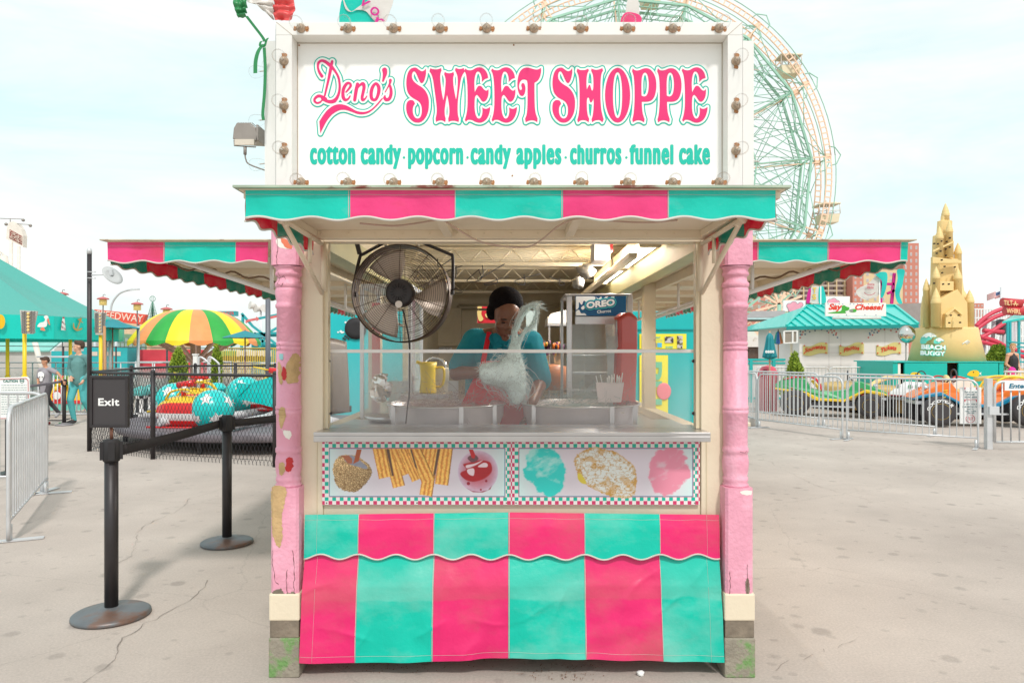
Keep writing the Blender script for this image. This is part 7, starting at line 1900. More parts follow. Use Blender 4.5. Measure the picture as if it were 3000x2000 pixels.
for u in (310,405,322): x = X(u,22.5); m.cyl((x,22.5,0),(x,22.5,Z(955,22.5)),.045,10)
m.each('post',ALU,t)
t = thing('timber_mast','slim orange-brown timber mast just right of the tall pole','mast',(X(308,17),17,0)); MB().cyl((X(308,17),17,0),(X(306,17),17,Z(955,17)),.03,8).build('mast',M('mast_wood',rgb(190,140,96),.7),t)
# distant black cable
t = thing('cable_rail','thin dark handrail running behind the walkers','handrail',(X(100,30),30,0)); m = MB(); m.tube([P(0,1013,30),P(200,1015,30),P(430,1018,30),P(800,1022,30)],.018,6)
for u in (20,186,340,490,560): m.cyl((X(u,30),30,0),P(u,1014,30),.03,6)
m.build('rail',BLACKM,t)
# toy aeroplane kiosk blocks inside the enclosure: chequered low seats, pink drum
t = thing('pink_drum','pink rounded ride seat behind the wing of the right rocket','ride seat',(X(785,15.2),15.2,0)); MB().sph((X(788,15.2),15.2,.78),(.22,.2,.2),18,12).lathe([(.18,.1),(.2,.75)],(X(788,15.2),15.2,0),n=18).build('shell',M('drum_pink',rgb(226,96,120),.4),t)
for i,(u,y) in enumerate(((413,14.6),(438,15.2))):
 t = thing('ride_character_seat',('teal and white ride seat with a chequered base, nearer the corner','teal and white ride seat with a chequered base, second from the corner')[i],'ride seat',(X(u,y),y,0),'small ride seats'); x = X(u,y); MB().lathe([(.16,.1),(.17,.3),(.12,.32),(.10,.6),(.14,.66),(.13,.8),(0,.86)],(x,y,0),n=18,mi=lambda a,k: (0 if a > 3 else (1 if (a + k // 2) % 2 else 2))).build('shell',[M('seat_teal',rgb(90,180,176),.4),RW,BLK],t)
# colourful kiddie counter behind the walkers
t = thing('game_counter','yellow and teal kiddie ride counter with round badge behind the boy and man','counter',(X(190,17.6),17.6,0)); y = 17.6
m = MB(); m.box(X(118,y),X(256,y),y,y + .6,Z(1172,y),Z(1118,y)); m.build('yellow_panel',RY,t)
m = MB(); m.box(X(118,y),X(256,y),y + .01,y + .6,.12,Z(1182,y)); m.build('teal_panel',M('counter_teal',rgb(120,206,190),.5,col2=(rgb(236,140,110),3.5,.58,.62)),t); MB().box(X(116,y),X(258,y),y - .02,y + .6,Z(1182,y),Z(1172,y)).build('red_band',RR,t)
MB().cyl((X(170,y),y - .04,Z(1158,y)),(X(170,y),y,Z(1158,y)),.125,24).build('badge',RR,t); MB().cyl((X(170,y),y - .05,Z(1158,y)),(X(170,y),y - .03,Z(1158,y)),.095,24).build('badge_centre',RW,t)
m = MB(); rr = random.Random(11)
for i in range(18): u = rr.uniform(160,205); m.sph(P(u,rr.uniform(1105,1145),y - .05),(.05,.04,.06),8,6,i % 3)
m.build('hung_toys',[RY,M('toy_green',rgb(90,150,60),.6),RR],t)
t = thing('near_railing','silver picket railing in front of the yellow counter','railing',(X(190,16.6),16.6,0)); y = 16.6; m = MB()
for i in range(14): x = X(112 + i * 11.3,y); m.cyl((x,y,.12),(x,y,1.0),.012,6)
m.tube([P(108,1085 - 40,y),P(262,1045,y)],.02,8); m.tube([(X(108,y),y,.12),(X(262,y),y,.12)],.018,8); m.build('rails',RAIL,t)
# caution board
t = thing('caution_board','white caution notice with red border and round emblem at the left edge','sign',P(40,1230,9.2)); y = 9.2
MB().prism([(X(u,y),Z(v,y)) for u,v in ((-60,1108),(80,1103),(86,1110),(88,1225),(-60,1232))][::-1],(0,y,0),(1,0,0),(0,0,1),-.012).build('board',S_WHITE,t)
m = MB(); cr_ = [(-58,1112),(76,1108),(82,1114),(84,1222),(-58,1228)]
for a,b in zip(cr_,cr_[1:]): m.beam(P(*a,y - .006),P(*b,y - .006),.004,.006)
m.build('border',M('notice_red',rgb(190,70,70),.5),t)
GT = M('notice_teal',rgb(40,120,110),.5); text('lettering','CAUTION',GT,t,P(9,1120,y - .004),(1,0,0),(0,0,1),43 * y / FPX,8 * y / FPX,bold=.03)
m = MB(); m.tube([P(64 + 6 * math.cos(a),1115 + 6 * math.sin(a),y - .004) for a in [2 * PI * i / 20 for i in range(20)]],.003,5,closed=True); m.beam(P(60,1115,y - .004),P(68,1115,y - .004),.002,.012)
rr = random.Random(1)
for i in range(13):
 v = 1128 + i * 7; u = 4
 while u < 76: w2 = rr.uniform(3,9); m.beam(P(u,v,y - .004),P(min(u + w2,78),v - .15,y - .004),.001,.0045); u += w2 + 2
m.build('small_print',GT,t); m = MB(); m.cyl((X(20,9.23),9.23,0),(X(20,9.23),9.23,Z(1225,9.23)),.02,8); m.box(X(0,9.23),X(40,9.23),9.0,9.46,0,.02); m.build('stand',BLACKM,t)
# ------------------------------------------------------------------ people in the background
def person(label,base,H,yaw,pose,cols,hair,skin,k=1.0,head_yaw=0,head_pitch=0,shirt_long=False,extra=None):
 t = thing('person',label,'person',base); B = Vector(base); rot = Matrix.Rotation(yaw,3,'Z'); s = H / 1.75
 f = lambda x,y,z: B + rot @ Vector((x,y,z)) * s
 J = {k_: f(*v) for k_,v in pose.items()}
 caps = [(J['pel'],J['che'],.125 * s,.135 * s),(J['che'],J['nk'],.11 * s,.055 * s),(J['nk'],J['hd'],.052 * s,.05 * s)]
 for sd in 'LR':
  caps += [(J['sh' + sd],J['nk'] - Vector((0,0,.03 * s)),.058 * s,.06 * s),(J['sh' + sd],J['el' + sd],.052 * s,.040 * s),(J['el' + sd],J['wr' + sd],.038 * s,.026 * s),(J['hp' + sd],J['kn' + sd],.088 * s,.058 * s),(J['kn' + sd],J['an' + sd],.056 * s,.036 * s),(J['an' + sd],J['to' + sd],.038 * s,.028 * s)]
  d = (J['wr' + sd] - J['el' + sd]).normalized(); caps += hand(J['wr' + sd],d + Vector((0,-.1,-.35)),(0,.3,-1) if abs(d.z) < .7 else (1 if sd == 'L' else -1,0,0),s * .95)
 e,hf_,hr = head(J['hd'] + Vector((0,0,.10 * s)),s * 1.02,yaw + head_yaw,head_pitch)
 b = blobmesh('body',[skin],caps,t,voxel=.010,smooth=2,ells=e)
 face(hf_,hr,s * 1.02,t,iris=rgb(60,44,34),lip=rgb(176,100,92),brow=rgb(70,50,40))
 kk = s * 1.02
 blobmesh('hair',[hair],[],t,voxel=.009,smooth=2,ells=[(hf_(0,.022,.062),(.085 * kk,.098 * kk,.075 * kk),hr),(hf_(0,.06,.02),(.078 * kk,.06 * kk,.07 * kk),hr)] + [(hf_(*c),tuple(q * kk for q in r),hr) for c,r in (extra or [])])
 up = [(J['pel'] + Vector((0,0,-.06 * s if not cols.get('long_shirt') else -.17 * s)),J['che'],.142 * s,.150 * s),(J['che'],J['nk'] - Vector((0,0,.05 * s)),.125 * s,.075 * s)]
 for sd in 'LR':
  up += [(J['sh' + sd],J['nk'] - Vector((0,0,.045 * s)),.068 * s,.064 * s),(J['sh' + sd],J['sh' + sd].lerp(J['el' + sd],1.0 if shirt_long else .72),.066 * s,.05 * s if shirt_long else .064 * s)]
  if shirt_long: up.append((J['el' + sd],J['el' + sd].lerp(J['wr' + sd],.95),.050 * s,.036 * s))
 if cols.get('vest'): up = up[:2]
 blobmesh(cols.get('top_name','shirt'),[cols['top']],up,t,voxel=.012,smooth=2,disp=lambda c: Vector((.006 * noise.noise(c * 12),.006 * noise.noise(c * 12 + Vector((3,0,0))),0)))
 lo = []
 for sd in 'LR': lo += [(J['hp' + sd],J['kn' + sd],.104 * s,.070 * s),(J['kn' + sd],J['an' + sd],.068 * s,.050 * s)]
 lo.append((J['hpL'] + Vector((0,0,.02 * s)),J['hpR'] + Vector((0,0,.02 * s)),.108 * s,.108 * s))
 blobmesh('trousers',[cols['legs']],lo,t,voxel=.012,smooth=2)
 for sd in 'LR': blobmesh('shoe',[cols['shoe']],[(J['an' + sd] - Vector((0,0,.02 * s)),J['to' + sd],.050 * s,.040 * s)],t,voxel=.010,smooth=1)
 return t,J,hf_
SKL = M('tan_skin',rgb(196,142,112),.5,var=.04,sub=.1); HBR = M('brown_hair',rgb(74,54,42),.7,bump=.6,bs=120); HBL = M('fair_hair',rgb(176,140,96),.7,bump=.6,bs=120)
SKL2 = M('light_skin',rgb(214,164,136),.5,var=.04,sub=.1)
walk = dict(pel=(0,0,.98),che=(0,-.01,1.28),nk=(0,0,1.48),hd=(0,-.02,1.55),shL=(-.17,0,1.42),shR=(.17,0,1.42),elL=(-.27,.05,1.15),elR=(.28,.04,1.14),wrL=(-.18,-.16,.98),wrR=(.30,-.08,.92),
   hpL=(-.09,0,.93),hpR=(.09,0,.93),knL=(-.08,-.16,.52),knR=(.10,.02,.50),anL=(-.07,-.06,.09),anR=(.11,.28,.12),toL=(-.08,-.22,.04),toR=(.12,.16,.04))
mb = (X(232,15.5),15.5,0)
cm_ = dict(walk); cm_.update(elL=(-.25,.02,1.14),wrL=(-.06,-.17,1.02),elR=(.26,.03,1.14),wrR=(.20,-.12,.95))
person('man in a grey-green long-sleeved top and teal trousers walking beside the tall pole, looking left',mb,1.74,R(-8),cm_,dict(top=M('sage_top',rgb(96,142,140),.8,bump=.3,bs=20),legs=M('teal_trousers',rgb(84,178,180),.8,bump=.3,bs=20),shoe=M('dark_shoe',rgb(58,56,58),.6)),HBR,SKL2,head_yaw=R(-55),shirt_long=True,extra=[((0,-.035,.105),(.07,.05,.035))])
bb_ = (X(134,15.3),15.3,.115)
bp = dict(pel=(0,0,.95),che=(0,0,1.24),nk=(0,0,1.44),hd=(0,-.02,1.50),shL=(-.17,0,1.37),shR=(.17,0,1.37),elL=(-.27,.02,1.10),elR=(.40,.0,1.28),wrL=(-.08,-.17,1.02),wrR=(.62,-.05,1.08),
   hpL=(-.09,0,.90),hpR=(.09,0,.90),knL=(-.02,.12,.50),knR=(.08,-.08,.50),anL=(.08,.36,.16),anR=(.08,.0,.08),toL=(.08,.26,.06),toR=(.03,-.16,.04))
tb_,Jb,hfb = person('boy in a grey skull T-shirt riding a skateboard, one hand on the belt post',bb_,1.33,R(-12),bp,dict(top=M('grey_tee',rgb(152,148,154),.85,bump=.3,bs=20),legs=M('charcoal_jeans',rgb(78,74,78),.8),shoe=M('grey_trainer',rgb(170,166,168),.6),long_shirt=True),HBR,SKL,head_yaw=R(-35),head_pitch=R(14),extra=[((0,-.055,.095),(.06,.05,.04))])
F = Field(105,128,1080,1125,.4); F.segs(poly_segs(smooth2([(108,1096),(112,1091),(120,1091),(126,1097),(125,1106),(122,1110),(121,1117),(114,1117),(113,1110),(109,1106)])),3)
for (cx,cy,rx,ry) in ((113,1106,2.4,2.0),(121,1106,2.4,2.0),(117,1111,1,1.6)):
 gx,gy = np.meshgrid(F.xs,F.ys); F.d = np.maximum(F.d,1 - np.hypot((gx - cx) / rx,(gy - cy) / ry))
yb_ = 15.3 - .128
F.mesh(0,lambda u,v: (X(u + 4,yb_),yb_ + ((u - 117) * .004) ** 2 - .012,Z(v - 2,yb_))).build('skull_print',S_WHITE,tb_)
sk8 = thing('skateboard','dark skateboard under the boy with green and red wheels','skateboard',(X(138,15.3),15.25,0)); m = MB()
m.grid(lambda i,j: (X(118,15.3) + .62 * i,15.18 + .19 * j,.098 + .035 * max(0,abs(i - .5) - .32) * 6),14,3); m.build('deck',M('deck_grip',rgb(60,54,56),.8),sk8,solid=.012)
for i,x in enumerate((.13,.49)):
 m = MB(); m.cyl((X(118,15.3) + x,15.17,.05),(X(118,15.3) + x,15.38,.05),.01,8); m.build('truck',GALV,sk8)
 for y_ in (15.17,15.36): MB().cyl((X(118,15.3) + x,y_,.032),(X(118,15.3) + x,y_ + .035,.032),.03,14).build('wheel',M('wheel_green' if i else 'wheel_red',rgb(60,160,90) if i else rgb(190,60,60),.5),sk8)
wb = (X(2966,20.5),20.5,.10)
wp_ = dict(pel=(0,0,.98),che=(0,-.01,1.26),nk=(0,0,1.47),hd=(0,-.02,1.53),shL=(-.15,0,1.41),shR=(.15,0,1.41),elL=(-.20,.02,1.14),elR=(.22,.02,1.14),wrL=(-.12,-.16,.98),wrR=(.06,-.20,1.0),
   hpL=(-.08,0,.93),hpR=(.08,0,.93),knL=(-.08,-.02,.5),knR=(.09,-.02,.5),anL=(-.08,0,.09),anR=(.09,0,.09),toL=(-.09,-.15,.04),toR=(.10,-.15,.04))
tw,Jw,hw = person('woman in a black vest top standing at the right edge holding something pink',wb,1.66,R(10),wp_,dict(top=M('black_vest',rgb(44,44,48),.7),top_name='vest_top',vest=True,legs=M('beige_shorts',rgb(206,190,160),.8),shoe=RW),HBL,SKL2,head_yaw=R(-50),extra=[((0,.10,.03),(.05,.06,.08))])
bg_ = thing('pink_bag','bright pink and purple bag held by the woman in the black vest','bag',Jw['wrL']); MB().sph(Jw['wrL'] + Vector((-.08,-.06,-.08)),(.11,.08,.16),14,10,dist=.25).build('bag',M('magenta_cloth',rgb(228,40,150),.7,col2=(rgb(120,60,180),9.0,.55,.6)),bg_)
# ------------------------------------------------------------------ souvenir booth
SB = thing('souvenir_booth','white clapboard photo and souvenir booth with a bright teal metal roof','booth',(X(2500,24),24,0)); y = 24.0
WB = M('booth_white',rgb(226,222,220),.55,var=.03)
x0,x1 = X(2342,y),X(2662,y); zt = Z(955,y)
MB().box(x0,x1,y,y + 4,0,zt).build('wall',WB,SB)
m = MB()
for u in (2428,2463,2592): m.box(X(u,y),X(u,y) + .012,y - .004,y,0,zt)
m.box(x0,x1,y - .005,y,Z(1033,y),Z(1032,y)); m.build('panel_joint',M('joint_grey',rgb(196,190,188),.6),SB)
RTL = M('teal_metal_roof',rgb(0,190,180),.35,coat=.3,var=.03)
m = MB(); e = [P(2304,957,y - .35),P(2690,951,y - .35),P(2622,897,y + 2),P(2365,897,y + 2)]; bk = [Vector((e[0].x,y + 5,e[0].z)),Vector((e[1].x,y + 5,e[1].z))]
m.add(e + bk,[(0,1,2,3),(4,0,3),(1,5,2),(5,4,3,2)]); rf = m.build('roof',RTL,SB,solid=.04)
m = MB()
for i in range(1,14):
 t = i / 14; a = e[0].lerp(e[1],t); b = Vector((a.x + (0 if .18 < t < .82 else 0),e[3].y,e[3].z)); 
 if a.x < e[3].x: fr_ = (a.x - e[0].x) / (e[3].x - e[0].x)
 elif a.x > e[2].x: fr_ = (e[1].x - a.x) / (e[1].x - e[2].x)
 else: fr_ = 1
 m.beam(a + Vector((0,-.02,.03)),a.lerp(b,fr_) + Vector((0,-.02,.03)),.035,.05)
for a,b in ((e[0],e[3]),(e[3],e[2]),(e[1],e[2])): m.beam(a + Vector((0,0,.04)),b + Vector((0,0,.04)),.07,.06)
m.build('standing_seam',RTL,rf)
MB().beam(e[0] + Vector((0,0,-.05)),e[1] + Vector((0,0,-.05)),.05,.1).build('fascia',M('fascia_teal',rgb(0,140,138),.5),rf)
sgn = thing('cheese_sign','white sign with red italic words and a green dragon on the teal roof','sign',P(2510,925,22.9)); ys_ = 22.9
MB().box(X(2419,ys_),X(2596,ys_),ys_,ys_ + .06,Z(926,ys_),Z(887,ys_)).build('board',S_WHITE,sgn)
SR = M('cheese_red',rgb(226,62,44),.5)
text('lettering','Say',SR,sgn,P(2427,913,ys_ - .004),(1,0,0),(0,0,1),42 * ys_ / FPX,24 * ys_ / FPX,bold=.045,shear=.28); text('lettering','Cheese!',SR,sgn,P(2505,908,ys_ - .004),(1,0,0),(0,0,1),84 * ys_ / FPX,17 * ys_ / FPX,bold=.045,shear=.28)
GD = M('dragon_green',rgb(70,170,60),.5); F = Field(2420,2512,888,922,.8)
for S in ([(2424,917),(2445,913),(2462,911),(2466,904),(2466,897),(2472,894),(2480,898),(2488,901),(2486,908),(2476,912),(2478,917),(2450,918)],[(2488,908),(2500,905),(2509,907),(2506,914),(2492,914)]): F.segs(poly_segs(smooth2(S)),4)
F.mesh(0,lambda u,v: (X(u,ys_),ys_ - .006,Z(v,ys_))).build('painted_dragon',GD,sgn)
MB().box(X(2489,ys_),X(2499,ys_),ys_ - .012,ys_ - .008,Z(913,ys_),Z(907,ys_)).build('painted_camera',M('camera_grey',rgb(150,150,150),.5),sgn)
MB().cyl(P(2440,931,ys_ - .2),P(2580,931,ys_ - .2),.04,10).build('light_bar',WHITE,sgn)
m = MB(); rr = random.Random(8)
for i in range(16): m.cyl(P(2425 + i * 11,rr.choice((891,893,922)),ys_ - .003),P(2425 + i * 11,rr.choice((891,893,922)),ys_ - .002),.016,8) if False else m.sph(P(2426 + i * 10.8,rr.choice((890.5,892,922)),ys_ - .003),(.015,.003,.015),8,4)
m.build('painted_dots',M('dot_blue',rgb(40,90,150),.5),sgn)
# starry swags and the three waved plaques
SRED,SBLU = M('star_red',rgb(206,66,60),.5),M('star_blue',rgb(60,110,150),.5); mr_,mbl = MB(),MB(); rr = random.Random(6)
kx = lambda p: (p[0] / 5.2275 + 2160,p[1] / 5.2275 + 800)
stl = [(965,835,1),(1010,835,0),(1060,830,1),(1085,858,0),(1128,842,1),(1165,840,0),(1232,835,1),(1290,830,0),(1290,862,1),(1350,850,0),(1418,845,1),(1435,868,0),(1375,886,1),(1398,908,0),(1450,908,0),(1482,884,0),(1515,918,0),(1472,946,1),(1510,942,0),(1535,985,1),(963,893,1),(1005,902,0),(1040,880,1),(1108,897,1),(1190,878,1),(966,940,1),(990,942,0),(1038,936,1),(962,990,0)]
for (a,b,c_) in stl:
 u,v = kx((a,b)); o = star(3.6 * y / FPX,1.5 * y / FPX,rot=rr.uniform(0,1)); (mbl if c_ else mr_).add([(X(u,y) + p[0],y - .006,Z(v,y) + p[1]) for p in o][::-1],[list(range(10))])
 u2 = 2555 + (2454 - u) * .98 + 0
 u2 = 2544 + (kx((1535,985))[0] - u)
 if u2 < 2658: (mr_ if c_ else mbl).add([(X(u2,y) + p[0],y - .006,Z(v,y) + p[1]) for p in o][::-1],[list(range(10))])
mr_.each('painted_star',SRED,SB); mbl.each('painted_star',SBLU,SB)
PLQ = M('plaque_tan',rgb(212,200,130),.5)
for wd,uc_,ww in (('Souvenirs',2389,62),('Photos',2495,46),('Tickets',2604,46)):
 t = thing('plaque','wavy yellow plaque reading ' + wd + ' on the white booth wall','plaque',P(uc_,1030,y - .03),'plaques on the souvenir booth'); yq_ = y - .03; hw_ = 36
 top = [(uc_ - hw_ + 72 * i / 12,1011 - 5 * i / 12 - 5 * math.sin((i / 12 - .5) * 2 * PI) * 1.0) for i in range(13)]; bot = [(uc_ + hw_ - 72 * i / 12,1037 + 2 * i / 12 - 3.5 * math.sin((.5 - i / 12) * 2 * PI)) for i in range(13)]
 MB().prism([(X(u,yq_),Z(v,yq_)) for u,v in top + bot][::-1],(0,yq_,0),(1,0,0),(0,0,1),-.02).build('board',PLQ,t)
 kpx = y / FPX; text('lettering',wd,SR,t,P(uc_ - ww / 2,1029.5,yq_ - .022),(1,0,.13),(-.0,0,1),ww * kpx,13 * kpx,bold=.03,shear=.15,arc=lambda a: .03 * math.sin(a / (ww * kpx) * 2 * PI - 2))
 m = MB()
 for (du,dv) in ((-32,1012),(31,1005),(-32,1034),(31,1033)): m.sph(P(uc_ + du,dv,yq_ - .02),.022,8,6)
 m.build('stud',SR,t)
# side shutter, closed parasols, picket fences, pergola
t = thing('booth_window','white awning window propped open on the side of the souvenir booth','window',P(2320,985,23)); m = MB(); yy_ = 23.2
for a,b in (((2297,970),(2335,969)),((2297,1005),(2335,1003)),((2297,970),(2297,1005)),((2335,969),(2335,1003)),((2322,970),(2322,1004))): m.beam(P(*a,yy_),P(*b,yy_),.05,.04)
m.build('frame',WHITE,t); MB().add([P(2298,971,yy_ + .02),P(2334,970,yy_ + .02),P(2334,1002,yy_ + .02),P(2298,1004,yy_ + .02)],[(0,1,2,3)]).build('pane',M('dull_pane',rgb(150,140,128),.2),t)
MB().box(X(2318,24.6),X(2342,24.6),24.6,24.7,0,Z(957,24.6)).build('booth_side',CREAM,SB)
def closed_parasol(u,v0,v1,hw,y,lab,mats,wr=None):
 t = thing('closed_parasol',lab,'parasol',(X(u,y),y,0)); k = y / FPX; n = 16; prof = [(hw * .15,0),(hw * .5,.12),(hw * .55,.25),(hw * .7,.55),(hw * .95,.85),(hw * 1.0,.93),(hw * .3,1.0)]; m = MB(); vs = []; fs = []; mm = []
 H = (v1 - v0) * k; zt_ = Z(v0,y)
 for r_,h in prof:
  for i in range(n * 2): a = PI * i / n; q = r_ * k * (1 + .22 * (1 if i % 4 < 2 else -1) * min(1,h * 3)); vs.append((X(u,y) + q * math.cos(a),y + q * math.sin(a),zt_ - H * h))
 for j in range(len(prof) - 1):
  for i in range(n * 2): fs.append((j * 2 * n + i,j * 2 * n + (i + 1) % (2 * n),(j + 1) * 2 * n + (i + 1) % (2 * n),(j + 1) * 2 * n + i)); mm.append((i // 4) % len(mats))
 m.add(vs,fs,mm,True); m.build('folded_canopy',mats,t); m = MB(); m.cyl((X(u,y),y,0),(X(u,y),y,zt_ + .05),.022,8); m.build('pole',M('parasol_wood',rgb(190,150,120),.6),t)
 if wr: text('lettering',wr,S_WHITE,t,P(u - 13,1034,y - .20),(1,0,0),(0,0,1),26 * k,8 * k,bold=.03)
 return t
closed_parasol(2255,975,1052,18,18.5,'closed teal parasol beside the round cypress',[PTEAL],'lee e' if False else 'eeee')
closed_parasol(2280,970,1008,13,25,'closed rainbow parasol behind the teal one',[M('rb_teal',rgb(60,160,150),.6),M('rb_blue',rgb(70,120,190),.6),M('rb_orange',rgb(236,150,110),.6),M('rb_green',rgb(110,190,130),.6)])
bush('broad cone-shaped yellow-green cypress before the souvenir booth',2328,20.0,1032,78,'cone',n=9000,leaf=.055,seed=5)
bush('rounded bush beside the woman at the right',2925,27.0,1012,62,'round',n=6000,leaf=.07,seed=6,zb=.2,name='shrub')
t = thing('picket_fence','white picket fence with teal rails in front of the brown fence','fence',(X(2240,22),22,0)); y = 22; m = MB()
for i in range(50): x = X(2150 + i * 3.0,y); m.box(x - .011,x + .011,y,y + .02,.08,Z(1052,y))
m.build('pickets',RW,t); m = MB(); m.box(X(2145,y),X(2300,y),y - .04,y + .05,Z(1056,y),Z(1050,y)); m.box(X(2145,y),X(2300,y),y - .03,y,Z(1066,y),Z(1061,y)); m.box(X(2145,y),X(2300,y),y - .03,y,.1,.16)
for u in (2195,2262): m.box(X(u,y),X(u,y) + .09,y - .05,y + .04,0,Z(1052,y))
m.build('rail',M('rail_teal',rgb(30,170,166),.5),t)
t = thing('litter_bin','red domed litter bin behind the barriers beside the right pink post','bin',(X(2250,19),19,0)); MB().lathe([(.24,0),(.25,.85),(.27,.87),(.25,1.0),(.16,1.14),(0,1.18)],(X(2250,19),19,0),n=24).build('drum',M('bin_red',rgb(206,70,90),.4,coat=.3),t); MB().box(X(2236,18.75),X(2246,18.75),18.73,18.78,.95,1.08).build('flap',M('bin_dark_red',rgb(150,40,60),.5),t)
t = thing('timber_fence','brown slatted timber fence under the grey pergola roof','fence',(X(2250,30),30,0)); y = 30; BRW = M('brown_timber',rgb(120,92,78),.8,var=.15); m = MB()
for i in range(34): x = X(2186 + i * 3.9,y); m.box(x - .02,x + .02,y,y + .04,.2,Z(1018,y))
m.box(X(2180,y),X(2320,y),y + .04,y + .08,Z(1020,y),Z(1016,y)); m.box(X(2180,y),X(2320,y),y + .04,y + .08,Z(1050,y),Z(1046,y)); m.build('slats',BRW,t)
t = thing('pergola','open pergola with grey shingled roof on brown posts','pergola',(X(2230,29),29,0)); y = 29; GRF = M('grey_shingle',rgb(150,146,146),.8,var=.1); m = MB(); m.add([P(2176,933,y),P(2300,930,y),P(2300,912,y + 3),P(2205,913,y + 3)],[(0,1,2,3)]); m.build('roof',GRF,t,solid=.06)
m = MB(); m.box(X(2176,y),X(2300,y),y - .05,y + .05,Z(942,y),Z(935,y)); m.box(X(2178,y),X(2188,y),y,y + .15,0,Z(940,y)); m.box(X(2265,y),X(2272,y),y,y + .15,0,Z(940,y)); m.each('post',BRW,t); MB().box(X(2174,y),X(2302,y),y - .09,y - .05,Z(936,y),Z(931,y)).build('gutter',ALU,t)
# signage and banners above the booth
t = thing('candy_sign','white sign board with pink cloud drawings behind the teal roof','sign',P(2400,880,33)); y = 33; m = MB(); m.box(X(2295,y),X(2360,y),y,y + .1,Z(912,y),Z(880,y)); m.box(X(2420,y),X(2490,y),y,y + .1,Z(892,y),Z(868,y)); m.build('board',S_WHITE,t)
F = Field(2290,2495,862,930,1.2)
for cx,cy,r_ in ((2325,893,9),(2335,900,10),(2318,905,9),(2345,892,6),(2312,896,7),(2432,884,7),(2442,882,8),(2452,886,6)): F.stroke([(cx,cy,r_),(cx + 1,cy,r_)],6)
F.mesh(1.2,lambda u,v: (X(u,y),y - .012,Z(v,y))).build('cloud_outline',M('cloud_line',rgb(120,130,140),.5),t); F.mesh(0,lambda u,v: (X(u,y),y - .02,Z(v,y))).each('pink_cloud',M('cloud_pink',rgb(232,160,180),.5),t)
def flatboard(pts,y,mat,parent,name,t_=.02): return MB().prism([(X(u,y),Z(v,y)) for u,v in pts][::-1],(0,y,0),(1,0,0),(0,0,1),-t_).build(name,mat,parent)
t = thing('feather_banner','white banner with magenta and teal edges and yellow letters T S','banner',P(2385,880,30)); y = 30
sheet([(2362,884),(2374,845),(2400,840),(2402,888),(2370,886)],y,FW_,t,'white_field'); sheet([(2362,884),(2368,850),(2376,846),(2372,886)],y - .02,M('banner_magenta',rgb(206,20,130),.6),t,'magenta_edge'); sheet([(2400,842),(2412,840),(2420,884),(2400,888)],y - .02,RTL,t,'teal_edge')
text('lettering','T',M('banner_gold',rgb(236,190,60),.5),t,P(2381,858,y - .05),(1,0,0),(0,0,1),.16,.22,bold=.03); text('lettering','S',MATS['banner_gold'],t,P(2380,877,y - .05),(1,0,0),(0,0,1),.16,.22,bold=.03); MB().cyl((X(2404,y),y,0),(X(2404,y),y,Z(838,y)),.03,8).build('pole',WHITE,t)
t = thing('wheel_flag','white waving flag with magenta mirrored lettering above the souvenir booth sign','flag',P(2560,850,30)); sheet([(2508,853),(2520,842),(2545,830),(2562,812),(2575,806),(2576,862),(2560,872),(2535,878),(2515,868)],y,FW_,t,'white_field',bend=.1)
text('lettering','WONDER',M('flag_red',rgb(190,60,80),.6),t,P(2562,838,y - .14),(-1,0,.1),(0,0,1),.30,.10,bold=.03); text('lettering','WHEEL',MATS['flag_red'],t,P(2560,847,y - .14),(-1,0,.1),(0,0,1),.30,.10,bold=.03)
m = MB(); m.tube([P(2560 - 28 * math.cos(a) if False else 2548 + 17 * math.cos(a),852 + 12 * math.sin(a),y - .13) for a in [R(10 * i) for i in range(2,17)]],.012,5); m.build('smile_stroke',MATS['flag_red'],t)
MB().cyl((X(2577,y),y,0),(X(2577,y),y,Z(800,y)),.03,8).build('pole',WHITE,t)
t = thing('magenta_frame','tall magenta steel frame with teal streamer behind the booth','ride frame',(X(2600,30),30,0)); m = MB()
for a,b in (((2580,810),(2580,890)),((2620,800),(2612,890)),((2580,832),(2618,832)),((2600,860),(2620,850))): m.beam(P(*a,30.2),P(*b,30.2),.1,.1)
m.build('frame',MATS['banner_magenta'],t); sheet([(2628,790),(2650,792),(2645,830),(2636,860),(2644,888),(2630,886),(2622,850),(2630,815)],30,RTL,t,'streamer',bend=.1); sheet([(2565,800),(2597,798),(2598,830),(2590,868),(2582,870),(2584,825),(2568,808)],29.9,RTL,t,'streamer',bend=.1)
